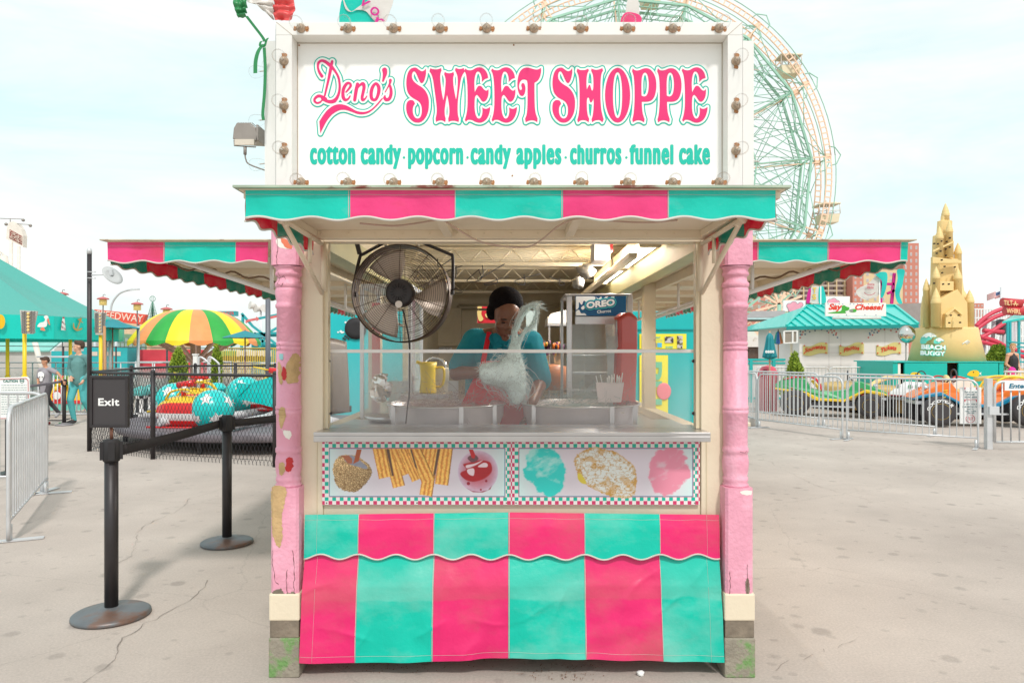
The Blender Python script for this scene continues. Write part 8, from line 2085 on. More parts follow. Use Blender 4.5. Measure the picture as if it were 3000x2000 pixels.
# ------------------------------------------------------------------ sandcastle ride centre
SAND = M('sand_plastic',rgb(230,200,138),.5,var=.04,sc_=3,bump=.12,bs=6); SLOT = M('dark_slot',rgb(60,46,34),.8)
yc_ = 20.0; kc = yc_ / FPX
CS = thing('sandcastle','tall sand-coloured toy castle with pointed towers on a round sand base','ride centrepiece',(X(2775,yc_),yc_,Z(1062,yc_)))
cx0 = X(2772,yc_)
MB().lathe([(101 * kc,Z(1062,yc_)),(84 * kc,Z(985,yc_)),(81 * kc,Z(966,yc_)),(79 * kc,Z(960,yc_)),(0,Z(960,yc_))],(cx0,yc_,0),n=64).build('sand_base',SAND,CS)
def loft(sec,name,n=40,seed=0,sx=1.0):
 m = MB(); vs = []; fs = []
 for (u0_,u1_,v) in sec:
  cu_ = (u0_ + u1_) / 2 - 2; hw = (u1_ - u0_) / 2 * .95
  for k in range(n):
   a = 2 * PI * k / n; q = 1 + .03 * noise.noise(Vector((math.cos(a) * 2,math.sin(a) * 2,v * .03 + seed)))
   fa = 8; aa = (a % (2 * PI / fa)) - PI / fa; poly = math.cos(PI / fa) / math.cos(aa); q *= .5 + .5 * poly
   vs.append((X(cu_,yc_) + hw * kc * q * math.cos(a),yc_ + hw * kc * .70 * q * math.sin(a),Z(v,yc_)))
 for j in range(len(sec) - 1):
  for k in range(n): fs.append((j * n + k,j * n + (k + 1) % n,(j + 1) * n + (k + 1) % n,(j + 1) * n + k))
 m.add(vs,fs,0,False); m.f.append([len(sec) * n - n + k for k in range(n)]); m.m.append(0); m.s.append(False)
 return m.build(name,SAND,CS)
q3 = lambda a,b: (a / 3.135 + 2600,b / 3.135 + 580)
def qs(*L): return [(q3(a,0)[0],q3(b,0)[0],q3(0,c)[1]) for a,b,c in L]
loft(qs((300,800,1190),(305,795,1000),(325,745,900),(365,715,850),(395,700,780),(400,688,600),(405,690,570),(412,618,560),(415,615,420),(420,605,350),(455,600,330),(462,602,215),(492,573,205),(495,571,165)),'keep')
def tower(a0,a1,vt,vc,vb,dy=0.0,name='tower'):
 c = (a0 + a1) / 2; hw = (a1 - a0) / 2 / 3.135 * kc * .89; x,_ = q3(c,0); X_ = X(x,yc_ - dy); zt_,zc = [Z(q3(0,v)[1],yc_ - dy) for v in (vt,vc)]; zb_ = Z(q3(0,vb)[1],yc_)
 prof = [(hw * .98,zb_),(hw * .93,zc - .01),(hw * 1.0,zc - .005),(hw * 1.05,zc),(hw * 1.0,zc + .02)]; H = zt_ - zc
 for i in range(1,17): s = i / 16; prof.append((hw * (1 - s ** 1.45) * (1.0 if i % 4 else .94) + .004,zc + .02 + (H - .02) * s))
 return MB().lathe(prof,(X_,yc_ - dy,0),n=24).build(name,SAND,CS)
for a in ((495,571,47,165,210,0),(535,602,205,315,560,.30),(440,515,260,375,560,.32),(612,683,410,515,900,.16),(605,683,635,745,1190,.46),(408,485,628,740,1190,.50),(325,388,738,850,1190,.30),(400,492,822,968,1190,.70),(712,796,842,960,1190,.50)): tower(*a)
def slab(pts,dy,name,th=.12):
 dy *= .84; return MB().prism([(X(q3(a,b)[0],yc_ - dy),Z(q3(a,b)[1],yc_ - dy)) for a,b in pts][::-1],(0,yc_ - dy,0),(1,0,0),(0,0,1),-th).build(name,SAND,CS,bevel=.01)
slab([(480,1190),(740,1190),(735,960),(645,840),(480,930)],.80,'gatehouse',.4); slab([(535,1190),(700,1190),(700,1062),(620,1000),(535,1062)],.96,'porch',.16)
slab([(545,1072),(620,1005),(692,1065),(688,1078),(620,1022),(550,1084)],1.02,'porch_gable',.06); slab([(595,1190),(652,1190),(652,1120),(640,1092),(623,1082),(606,1092),(595,1120)],.985,'arch',.03)
slab([(480,850),(610,850),(610,765),(480,765)],.66,'parapet',.3); slab([(415,600),(680,600),(680,572),(610,565),(415,540)],.60,'ledge',.1); slab([(420,480),(612,392),(612,410),(420,500)],.48,'spiral_ledge',.05)
m = MB()
for (a,b,dy) in ((500,395,.50),(549,400,.50),(578,366,.50),(435,418,.52),(468,420,.54),(577,450,.52),(540,468,.52),(493,487,.54),(457,507,.5),(541,527,.55),(503,568,.70),(529,628,.62),(623,633,.62),(507,686,.64),(433,782,.66),(516,790,.98),(568,790,.98),(653,768,.60),(457,993,.86),(417,1038,.80),(587,1076,1.14),(659,1076,1.14),(573,1145,1.14),(672,1142,1.14),(780,1024,.62)):
 p = P(*q3(a,b),yc_ - dy * .9); m.box(p.x - .010,p.x + .010,p.y - .012,p.y + .06,p.z - .019,p.z + .019)
m.each('slit_window',SLOT,CS)
RM = lambda u: 0
def on_base(u,v,off=.006):
 z = Z(v,yc_); r_ = np.interp(z,[Z(1062,yc_),Z(985,yc_),Z(966,yc_)],[101 * kc,84 * kc,81 * kc]) + off; y_ = yc_ - .9
 for _ in range(4): x = X(u,y_); y_ = yc_ - math.sqrt(max(r_ * r_ - (x - cx0) ** 2,1e-4)); z = HC - (v - VH) * y_ / FPX; r_ = np.interp(z,[Z(1062,yc_),Z(985,yc_),Z(966,yc_)],[101 * kc,84 * kc,81 * kc]) + off
 return (X(u,y_),y_,z)
LTE = M('logo_teal',rgb(96,206,190),.5); LWH = M('logo_white',rgb(236,240,238),.5)
F = Field(2688,2778,968,1048,.8); F2 = Field(2688,2778,968,1048,.8)
F.segs(poly_segs(smooth2([q3(*p) for p in ((308,1330),(312,1290),(340,1258),(385,1245),(425,1255),(445,1272),(410,1270),(400,1290),(360,1310),(345,1330))])),5); F.segs(poly_segs(smooth2([q3(*p) for p in ((432,1330),(440,1300),(475,1288),(515,1310),(490,1312),(478,1330))])),5)
F2.segs(poly_segs(smooth2([q3(*p) for p in ((320,1275),(345,1250),(385,1240),(425,1250),(445,1270),(420,1268),(400,1280),(380,1265),(355,1280),(340,1270))])),5); F2.segs(poly_segs(smooth2([q3(*p) for p in ((440,1305),(475,1286),(515,1308),(490,1308),(470,1318),(455,1308))])),5)
for wd,a0,a1,vb_,hh in (('BEACH',308,535,1388,46),('BUGGY',300,530,1442,44)):
 S = font_segs(wd); s0,s1_ = S[:,0].min(),S[:,0].max(); b_ = 1.6
 u0_,v0_ = q3(a0,vb_); u1_,_ = q3(a1,0); kx_ = (u1_ - u0_ - 2 * b_) / (s1_ - s0); ky_ = (hh / 3.135 - 2 * b_) / S[:,1].max()
 S2 = np.stack([u0_ + b_ + (S[:,0] - s0) * kx_,v0_ - b_ - S[:,1] * ky_ + (S[:,0] - s0) * kx_ * .03,u0_ + b_ + (S[:,2] - s0) * kx_,v0_ - b_ - S[:,3] * ky_ + (S[:,2] - s0) * kx_ * .03],1)
 F.segs(S2 + np.array([.8,.9,.8,.9]),5); F2.segs(S2,5)
F.mesh(1.9,lambda u,v: on_base(u,v,.006),run=2).build('logo_shadow',LTE,CS); F2.mesh(.9,lambda u,v: on_base(u,v,.014),run=2).build('logo_lettering',LWH,CS)
m = MB()
for i in range(6): m.tube([on_base(*q3(708 + 6 * i + 40 * math.cos(a) * .5,1345 + 18 * math.sin(a) - i * 4),.01) for a in [R(180 + 20 * j) for j in range(10)]],.006,4)
m.build('shell_mark',LWH,CS)
# teal surround boxes with fish
BX = thing('ride_surround','teal boxed machinery surround with yellow fish under the sandcastle','ride base',(X(2780,19),19,0)); y = 18.9
TB_ = M('surround_teal',rgb(0,178,172),.4,var=.03)
m = MB(); zt_ = Z(1062,y)
for (ua,ub) in ((2650,2775),(2808,2925)): m.box(X(ua,y),X(ub,y),y,y + .06,.35,zt_ - .01)
m.box(X(2617,y),X(2632,y),y + .02,y + 2,.1,zt_); m.box(X(2929,y),X(2942,y),y + .02,y + 2,.1,zt_); m.box(X(2617,y),X(2942,y),y - .01,y + 2.2,zt_,zt_ + .03)
m.build('panel',TB_,BX,bevel=.004)
m = MB(); m.box(X(2620,y),X(2940,y),y + .5,y + 2,.2,zt_ - .03); m.build('dark_interior',M('machine_dark',rgb(72,64,62),.8,var=.3,sc_=6),BX)
MB().box(X(2632,y),X(2640,y),y + .03,y + .06,.1,zt_ - .02).build('door_edge',WHITE,BX)
for (u,v,s_) in ((2854,1094,-1),(2681,1100,1),(2896,1118,-1)):
 F = Field(u - 26,u + 26,v - 14,v + 14,.7); F.segs(poly_segs(smooth2([(u - 21 * -s_ if False else u + s_ * 21,v + 3),(u + s_ * 12,v - 7),(u,v - 10),(u - s_ * 11,v - 8),(u - s_ * 15,v),(u - s_ * 11,v + 8),(u,v + 9),(u + s_ * 12,v + 7)])),3)
 F.mesh(0,lambda a,b: (X(a,y),y - .006,Z(b,y))).build('painted_fish',RY,BX)
 F = Field(u - 26,u + 26,v - 14,v + 14,.7); F.segs(poly_segs([(u - s_ * 14,v),(u - s_ * 21,v - 5),(u - s_ * 19,v),(u - s_ * 21,v + 5)]),3); F.mesh(0,lambda a,b: (X(a,y),y - .008,Z(b,y))).build('painted_fin',S_WHITE,BX)
 MB().sph(P(u + s_ * 2,v - 4,y - .008),(.018,.004,.018),8,6).build('painted_eye',BLK,BX)
RG = thing('ride_track_base','sand-coloured round plinth the buggies ride around','platform',(X(2690,18.2),18.6,0)); MB().lathe([(3.0,.08),(3.02,.1),(3.0,.62),(2.9,.66),(0,.66)],(X(2760,19.2),19.2,0),n=56).build('plinth',M('plinth_sand',rgb(206,172,104),.5),RG)
m = MB(); 
for a in (R(-150),R(-118),R(-75),R(-40)): c = Vector((X(2760,19.2),19.2,.7)); m.tube(catmull([c + Vector((1.0 * math.cos(a),1.0 * math.sin(a),.15)),c + Vector((2.0 * math.cos(a),2.0 * math.sin(a),.22)),c + Vector((2.8 * math.cos(a),2.8 * math.sin(a),.10)),c + Vector((3.3 * math.cos(a),3.3 * math.sin(a),-.2))],5),.06,12)
m.build('arm',SAND,RG)
t = thing('convex_mirror','round convex mirror on a thin pole between the booth and the castle','mirror',(X(2656,19.6),19.6,0)); c = P(2656,979,19.6); MB().lathe([(24 * kc,0),(25 * kc,.02),(23.5 * kc,.04),(18 * kc,.09),(8 * kc,.125),(0,.135)],c,(-.1,-1,.0),n=36).build('mirror_face',M('mirror_glass',rgb(206,206,200),.04,1.0,.01),t)
m = MB(); m.tube([c + Vector((24.5 * kc * math.cos(a),-.02,24.5 * kc * math.sin(a))) for a in [2 * PI * i / 36 for i in range(36)]],.012,6,closed=True); m.cyl((c.x,c.y + .03,0),(c.x,c.y + .03,c.z - .2),.02,8); m.build('mirror_frame',GREYM,t)
# ------------------------------------------------------------------ toy buggies
TYRE = M('tyre_rubber',rgb(62,58,60),.7,bump=.3,bs=30)
def wheel(parent,c,r,w_,axis,hub,words=None):
 c = Vector(c); ax = Vector(axis).normalized()
 tw_ = MB().lathe([(r * .55,-w_ / 2),(r * .86,-w_ / 2),(r * .97,-w_ * .38),(r,-w_ * .1),(r,w_ * .1),(r * .97,w_ * .38),(r * .86,w_ / 2),(r * .55,w_ / 2)],c,ax,n=36).build('wheel',TYRE,parent)
 MB().lathe([(.0,-w_ * .40),(r * .2,-w_ * .42),(r * .22,-w_ * .30),(r * .45,-w_ * .34),(r * .56,-w_ * .52),(r * .57,-w_ * .40)],c,ax,n=28).build('rim',hub,tw_)
 m = MB(); x = ax.orthogonal().normalized(); y_ = ax.cross(x)
 for k in range(3): a = 2 * PI * k / 3; m.sph(c - ax * w_ * .42 + (x * math.cos(a) + y_ * math.sin(a)) * r * .32,.012,6,4)
 m.build('lug_nut',GALV,tw_)
 if words:
  mm = MB(); up = Vector((0,0,1)); rx = up.cross(-ax).normalized(); cu = bpy.data.curves.new('t','FONT')
  cu.body = words; cu.offset = .035; ob = bpy.data.objects.new('t',cu); COL.objects.link(ob); dg = bpy.context.evaluated_depsgraph_get(); dg.update(); me = ob.evaluated_get(dg).to_mesh()
  vs = [v.co.copy() for v in me.vertices]; fs = [list(p.vertices) for p in me.polygons]; COL.objects.unlink(ob); bpy.data.objects.remove(ob); bpy.data.curves.remove(cu); x1_ = max(v.x for v in vs); span = R(150)
  mm.add([c - ax * (w_ * .505) + (rx * math.cos(a) + up * math.sin(a)) * rad for a,rad in [(R(175) - span * v.x / x1_,r * (.66 + .19 * v.y / .75)) for v in vs]],fs); mm.build('tyre_lettering',S_WHITE,tw_)
 return tw_
def buggy(label,base,yaw,body,trim,seat,hub,words,coil):
 t = thing('toy_buggy',label,'ride car',base,'beach buggies on the castle ride'); B = Vector(base); rot = Matrix.Rotation(yaw,3,'Z'); f = lambda x,y,z: B + rot @ Vector((x,y,z)); ax = rot @ Vector((0,1,0))
 def shape(prof,w0,w1,name,mat,zoff=0):
  m = MB(); N = len(prof); vs = [f(x,s * (w0 if z < .5 else w1),z) for s in (-1,1) for x,z in prof]
  m.add(vs,[list(range(N)),list(range(2 * N - 1,N - 1,-1))] + [(i,N + i,N + (i + 1) % N,(i + 1) % N) for i in range(N)]); return m.build(name,mat,t,bevel=.015)
 shape([(-1.05,.50),(-.98,.58),(-.55,.80),(-.42,.80),(-.30,.62),(.05,.55),(.40,.62),(.52,.85),(.95,.88),(1.12,.72),(1.10,.62),(.55,.52),(.30,.38),(-.25,.36),(-.45,.50),(-.6,.60),(-.9,.55)],.30,.24,'body',body)
 shape([(-1.06,.485),(-.95,.50),(-.6,.55),(-.42,.46),(-.22,.33),(.30,.345),(.56,.49),(1.12,.60),(1.12,.64),(.5,.55),(.25,.41),(-.22,.39),(-.44,.53),(-.62,.63),(-.95,.56)],.315,.315,'side_trim',trim)
 shape([(-.40,.16),(.38,.16),(.42,.32),(-.42,.34)],.26,.26,'chassis',M('chassis_black',rgb(60,58,62),.6))
 m = MB(); m.grid(lambda i,j: f(-.10 + .50 * i,-.2 + .4 * j,.50 + .0 * i + (.32 * max(0,i - .55) * 2.2)),8,4); m.build('seat',seat,t,solid=.05)
 MB().cyl(f(-.42,0,.78),f(-.30,0,.92),.015,8).tube([f(-.29,.12 * math.cos(a),.93 + .12 * math.sin(a)) for a in [2 * PI * i / 20 for i in range(20)]],.014,8,closed=True).build('steering_wheel',M('wheel_dark',rgb(60,60,64),.5),t)
 m = MB()
 for s_ in (-1,1): m.tube(catmull([f(.20,s_ * .25,.58),f(.32,s_ * .25,.84),f(.55,s_ * .25,.92),f(.95,s_ * .24,.84)],4),.018,8)
 m.tube([f(.34,-.25,.86),f(.34,.25,.86)],.014,8); m.build('roll_bar',coil,t)
 m = MB()
 for x_ in (-.62,.70):
  for s_ in (-1,1): a,b = f(x_,s_ * .33,.36),f(x_ + .10,s_ * .24,.66); m.tube([a.lerp(b,i / 48) + rot @ Vector((.035 * math.cos(i * .9),.035 * math.sin(i * .9),0)) for i in range(49)],.009,5)
 m.each('coil_spring',coil,t)
 m = MB(); m.obox(f(-.95,0,.42),(.10,.56,.06),rot); m.obox(f(0,-.34,.22),(.85,.10,.03),rot); m.obox(f(0,.34,.22),(.85,.10,.03),rot); m.build('bumper',ALU,t)
 m = MB(); 
 for s_ in (-1,1): m.lathe([(.03,-.03),(.05,.0),(.05,.05)],f(-.80,s_ * .17,.70),rot @ Vector((-1,0,0)),14)
 m.each('headlight',M('lamp_chrome',rgb(210,212,216),.15,.9),t)
 for (x_,r_) in ((-.70,.27),(.72,.30)):
  for s_ in (-1,1): wheel(t,f(x_,s_ * .42,r_ - .0),r_,.24,ax if s_ < 0 else -ax,hub,words if s_ < 0 else None)
 return t
HUBY = M('hub_yellow',rgb(222,180,30),.4,coat=.3)
bo = (X(2860,15.1),15.25,.03)
bg1 = buggy('orange and blue toy buggy with yellow hubs behind the height sign',bo,R(-7),M('buggy_orange',rgb(236,118,40),.3,coat=.4),M('buggy_blue',rgb(20,128,166),.3,coat=.4),M('buggy_seat',rgb(240,130,50),.5),HUBY,'GOODYEAR',M('coil_yellow',rgb(232,206,50),.4))
m = MB(); B_ = Vector(bo)
bg1.scale = (1.22,1.1,1.08)
bg2 = buggy('green and yellow toy buggy with red springs behind the left barriers',(X(2450,17.2),17.4,.03),R(158),M('buggy_green',rgb(50,160,96),.3,coat=.4),M('buggy_yellow',rgb(236,196,40),.3,coat=.4),M('buggy_seat_y',rgb(236,200,60),.5),HUBY,None,M('coil_red',rgb(200,40,50),.4))
bg2.scale = (1.15,1.05,1.0)
bg3 = buggy('white and blue toy buggy half hidden behind the sand plinth',(X(2640,18.5),17.2,.03),R(20),M('buggy_white',rgb(226,220,220),.3,coat=.4),M('buggy_red',rgb(200,40,60),.3,coat=.4),M('buggy_seat_r',rgb(150,60,50),.5),HUBY,None,M('coil_red',rgb(200,40,50),.4))
# ------------------------------------------------------------------ gate, latch post, notices
t = thing('gate_post','square grey steel latch post between the barriers and the entrance gate','post',(X(2896,11.5),11.5,0)); x = X(2896,11.5); MB().box(x - .045,x + .045,11.46,11.55,0,Z(1108,11.5)).build('post',GALV,t,bevel=.004); MB().box(x - .03,x + .12,11.42,11.46,.55,.68).build('latch',ALU,t)
gt = thing('entrance_gate','silver entrance gate swinging from the latch post at the right edge','gate',(X(2915,11.45),11.45,0)); y = 11.45; xa = X(2914,y); m = MB(); z1_ = Z(1118,y)
m.tube([(xa,y,.12),(xa,y,z1_ - .1),(xa + .03,y,z1_ - .03),(xa + .1,y,z1_),(xa + 1.5,y,z1_)],.022,8); m.tube([(xa,y,.12),(xa + 1.5,y,.12)],.018,8)
for i in range(10): m.tube([(xa + .12 + .135 * i,y,.12),(xa + .12 + .135 * i,y,z1_)],.012,6)
m.build('frame',GALV,gt)
t = thing('enter_notice','white enclosed sign reading Enter in blue script on the gate','sign',P(2960,1145,y - .03)); MB().box(X(2939,y),X(3030,y),y - .04,y - .03,Z(1143,y),Z(1117,y)).build('board',S_WHITE,t); text('lettering','Enter',M('enter_blue',rgb(20,110,140),.5),t,P(2956,1137,y - .045),(1,0,0),(0,0,1),55 * y / FPX,14 * y / FPX,bold=.03,shear=.2)
t = thing('height_notice','white height requirement notice with red arrows hung on the front barrier','sign',P(2843,1240,11.7)); y = 11.75
MB().box(X(2812,y),X(2875,y),y,y + .008,Z(1241,y),Z(1134,y)).build('board',S_WHITE,t)
NR,NB = M('notice_arrow_red',rgb(206,40,70),.5),M('notice_ink',rgb(60,110,120),.5); m = MB()
for v in (1138,1174):
 for u in (2827,2844,2861): s_ = y / FPX; c = P(u,v,y - .003); m.add([c + Vector((a * s_,0,b * s_)) for a,b in ((0,4),(3,1),(1.2,1),(1.2,-3),(-1.2,-3),(-1.2,1),(-3,1))],[list(range(7))])
m.beam(P(2824,1170,y - .003),P(2867,1170,y - .003),.002,.006); m.build('arrows',NR,t)
for i,(s_,u0_,u1_,v) in enumerate((('You must be',2826,2862,1150),('this tall',2833,2855,1157),('to ride alone',2826,2863,1165),('or you must be',2822,2866,1186),('this tall to ride',2820,2868,1193),('with a',2834,2852,1200),('responsible',2827,2860,1207),('person',2835,2854,1213))):
 text('lettering',s_,NB,t,P(u0_,v,y - .003),(1,0,0),(0,0,1),(u1_ - u0_) * y / FPX,5 * y / FPX,bold=.02,shear=.15)
m = MB(); m.tube([P(2843 + 13 * math.cos(a),1226 + 11 * math.sin(a),y - .004) for a in [R(12 * i - 100) for i in range(27)]],.0035,5); m.build('emblem',NR,t); text('emblem_lettering','WONDER',NR,t,P(2836,1225,y - .004),(1,0,0),(0,0,1),.085,.022,bold=.02); text('emblem_lettering','WHEEL',NR,t,P(2838,1230.5,y - .004),(1,0,0),(0,0,1),.07,.022,bold=.02)
# kerb block at the foot of the near barrier
t = thing('paving_block','broken pale kerb block at the foot of the barrier beside the right pink post','kerb',(X(2190,14.9),15.2,0)); MB().box(X(2150,15.0),X(2218,15.0),15.0,15.5,0,.16).build('kerb',M('grey_kerb',rgb(190,182,176),.8),t,bevel=.01); MB().box(X(2165,14.9),X(2200,14.9),14.9,15.0,0,.09).build('chipped_stone',CREAM,t,bevel=.02)
# ------------------------------------------------------------------ coaster, tower blocks, wheel and far background
WT = M('trestle_white',rgb(226,224,222),.6); CR = M('coaster_red',rgb(206,60,84),.45)
t = thing('red_coaster','crimson coaster track on grey supports behind the castle','coaster',(X(2920,34),34,0)); y = 34; m = MB()
for pl in (((2860,955),(2880,935),(2910,915),(2950,900),(3000,882),(3060,870)),((2860,965),(2882,948),(2912,930),(2950,916),(3000,902),(3060,890)),((2872,990),(2910,968),(2950,940),(2970,925)),((2870,985),(2920,1000),(2960,1020),(3060,1050)),((2870,1000),(2920,1012),(2960,1032),(3060,1062)),((2880,968),(2940,972))): m.tube(catmull([P(*q,y) for q in pl],5),.10,8)
m.build('track',CR,t); m = MB()
for a,b in (((2886,935),(2880,1060)),((2912,940),(2916,1060)),((2945,950),(2912,1060)),((2975,920),(2975,1060))): m.cyl(Vector((X(a[0],y),y + .3,0)),P(*a,y + .3),.09,8)
m.each('support',M('coaster_grey',rgb(186,182,186),.5),t); MB().sph(P(2932,958,y + .4),.38,14,10).build('motor',M('motor_dark',rgb(80,76,80),.6),t)
t = thing('white_trestle','white timber coaster trestle in the far right background','coaster',(X(2930,60),60,0)); y = 60; m = MB()
for r_ in range(6):
 v = 905 + r_ * 26; m.beam(P(2855,v,y),P(3060,v + 3,y),.1,.1)
for i in range(26):
 u = 2858 + i * 8; m.beam(Vector((X(u,y),y,0)),P(u,905 + i * .2,y),.09,.09)
 if i % 2: m.beam(P(u,1040,y),P(u + 16,930,y),.07,.07)
m.build('timbers',WT,t)
t = thing('whirl_sign','crimson double drum sign with yellow letters above the teal canopy at the right','sign',P(2955,910,30)); y = 30; DS = M('drum_sign_red',rgb(196,56,62),.4)
for (v,wd,du) in ((884,'TILT-A-',0),(908,'WHIRL',8)):
 m = MB(); m.cyl(P(2940 + du - 4,v + 1,y),P(2998 + du - 8,v + 5,y),13 * y / FPX,24); m.build('drum',DS,t); text('lettering',wd,M('bulb_yellow',rgb(240,206,150),.5),t,P(2941 + du,v + 9,y - .26),(1,0,-.07),(0,0,1),42 * y / FPX,14 * y / FPX,bold=.02)
MB().box(X(2968,y),X(2975,y),y + .1,y + .2,0,Z(915,y)).build('leg',ALU,t)
t = thing('teal_canopy','teal steel canopy and stair tower at the right edge','ride entrance',(X(2985,26),26,0)); y = 26; m = MB(); m.add([P(2936,945,y),P(3080,918,y),P(3080,930,y + 2),P(2970,925,y + 2)],[(0,1,2,3)]); m.build('canopy',RTL,t,solid=.06)
m = MB()
for u in (2951,2958,2984,3010): m.box(X(u,y),X(u,y) + .07,y,y + .07,0,Z(940,y))
for v in (1000,1012,1030,1055): m.beam(P(2950,v,y),P(3060,v + 12,y),.05,.05)
m.build('frame',M('steel_teal2',rgb(30,160,166),.5),t)
t = thing('beige_block','beige low wall behind the woman at the right edge','wall',(X(2985,23),23,0)); MB().box(X(2975,23),X(3080,23),23,23.4,0,Z(1080,23)).build('wall',M('beige_wall',rgb(214,184,130),.6),t)
t = thing('gate_railing_back','silver railing in front of the woman','railing',(X(2950,17.5),17.5,0)); y = 17.5; m = MB(); m.cyl(P(2942,1088,y),P(3060,1090,y),.025,8)
for i in range(7): m.cyl((X(2945 + 15 * i,y),y,0),P(2945 + 15 * i,1089,y),.014,6)
m.build('rails',RAIL,t)
def flag_us(u,v,y,k):
 t = thing('national_flag','stars and stripes flag flying beside the drum sign','flag',(X(u,y),y,0)); MB().cyl((X(u,y),y,0),P(u,v - 8,y),.05,8).build('pole',ALU,t); m = MB()
 def fn(i,j): return P(u - 36 * i,v + 2 + 18 * j + 9 * i + 2.5 * math.sin(i * 7),y) + Vector((0,.25 * math.sin(i * 7),0))
 m.grid(fn,20,13,mi=lambda i,j: (2 if (i < .4 and j < .5) else int(j * 13 + .01) % 2)); m.build('flag_cloth',[M('flag_stripe_red',rgb(206,84,90),.7),M('flag_stripe_white',rgb(232,228,226),.7),M('flag_blue',rgb(90,110,150),.7)],t,solid=.01)
flag_us(2932,850,48,1)
# tower blocks
BRK = M('red_brick_far',rgb(196,128,112),.8,var=.06,sc_=.05); CRB = M('cream_brick_far',rgb(214,190,150),.8,var=.05,sc_=.05); WIN = M('far_window',rgb(178,172,176),.3); WF = M('far_window_frame',rgb(220,212,204),.6); BAL = M('far_balcony',rgb(176,160,146),.7); DKW = M('far_recess',rgb(128,108,110),.7)
def block(label,u0,u1,vt,y,mat,depth=20,cols=4,rows=12,side=None,vb=None):
 t = thing('apartment_block',label,'building',(X((u0 + u1) / 2,y),y,0)); x0,x1,zt = X(u0,y),X(u1,y),Z(vt,y); MB().box(x0,x1,y,y + depth,0,zt).build('wall',mat,t)
 vb_ = vb or 1000; H = zt - Z(vb_,y)
 for i in range(cols):
  for j in range(rows):
   x = x0 + (x1 - x0) * (i + .5) / cols; z = zt - H * (j + .7) / rows; w_ = (x1 - x0) / cols * .17; h = H / rows * .26
   o = MB().box(x - w_,x + w_,y - .06,y,z - h,z + h).build('window',WF,t)
   MB().box(x - w_ * .8,x - w_ * .08,y - .09,y - .06,z - h * .85,z + h * .85).box(x + w_ * .08,x + w_ * .8,y - .09,y - .06,z - h * .85,z + h * .85).build('pane',WIN,o)
 MB().box(x0 + (x1 - x0) * .3,x0 + (x1 - x0) * .7,y + depth * .3,y + depth * .6,zt,zt + 2).build('lift_housing',mat,t); return t
block('tall red-brick apartment tower at the right end of the striped flap',2646,2692,712,240,BRK,cols=3,rows=10,vb=905)
block('red-brick apartment block with paired windows between the balconies and the white flag',2498,2530,800,200,BRK,cols=2,rows=6,vb=900)
block('cream apartment block beside the red tower',2530,2645,790,215,CRB,cols=5,rows=6,vb=900)
t = thing('apartment_block','grey apartment slab with long rows of recessed balconies','building',(X(2400,205),205,0)); y = 205; MB().box(X(2290,y),X(2500,y),y,y + 18,0,Z(800,y)).build('wall',DKW,t); m = MB()
for j in range(9): v = 806 + j * 14.5; m.box(X(2290,y),X(2500,y),y - 1.2,y - 1.0,Z(v + 6,y),Z(v,y))
m.each('balcony',BAL,t); m = MB()
for i in range(9): u = 2300 + i * 24; m.box(X(u,y),X(u + 3,y),y - 1.3,y,0,Z(802,y))
m.each('pier',CRB,t)
block('red-brick apartment block low behind the pergola',2170,2300,868,190,BRK,cols=6,rows=5,vb=960); block('small distant red-brick block right of the castle',2852,2882,888,330,BRK,cols=3,rows=3,vb=920)
t = thing('low_dark_roof','dark pitched roof building between the booth and the castle','building',(X(2660,40),40,0)); y = 40; MB().prism([(X(u,y),Z(v,y)) for u,v in ((2625,960),(2760,960),(2700,887),(2640,889),(2625,900))][::-1],(0,y,0),(1,0,0),(0,0,1),-5).build('wall',M('dark_shed',rgb(150,142,138),.7,var=.1),t)
t = thing('white_shed','low white sheds with orange hoardings seen under the pergola','shed',(X(2250,36),36,0)); y = 36; MB().box(X(2170,y),X(2330,y),y,y + 2,0,Z(985,y)).build('wall',M('shed_white',rgb(222,216,210),.7,var=.06,sc_=1,col2=(rgb(190,176,160),1.0,.6,.66)),t); m = MB(); m.box(X(2186,y),X(2320,y),y + 1,y + 1.2,Z(985,y),Z(960,y)); m.build('hoarding',M('orange_hoarding',rgb(228,176,130),.6,col2=(rgb(206,206,196),.9,.5,.56)),t)
t = thing('red_yellow_awning','small red and yellow awning under the pergola roof','awning',P(2248,958,33)); y = 33; flatboard([(2228,966),(2240,951),(2252,951),(2252,966)],y,RR,t,'red_part',.3); flatboard([(2252,951),(2262,952),(2262,965),(2252,966)],y,RY,t,'yellow_part',.3)
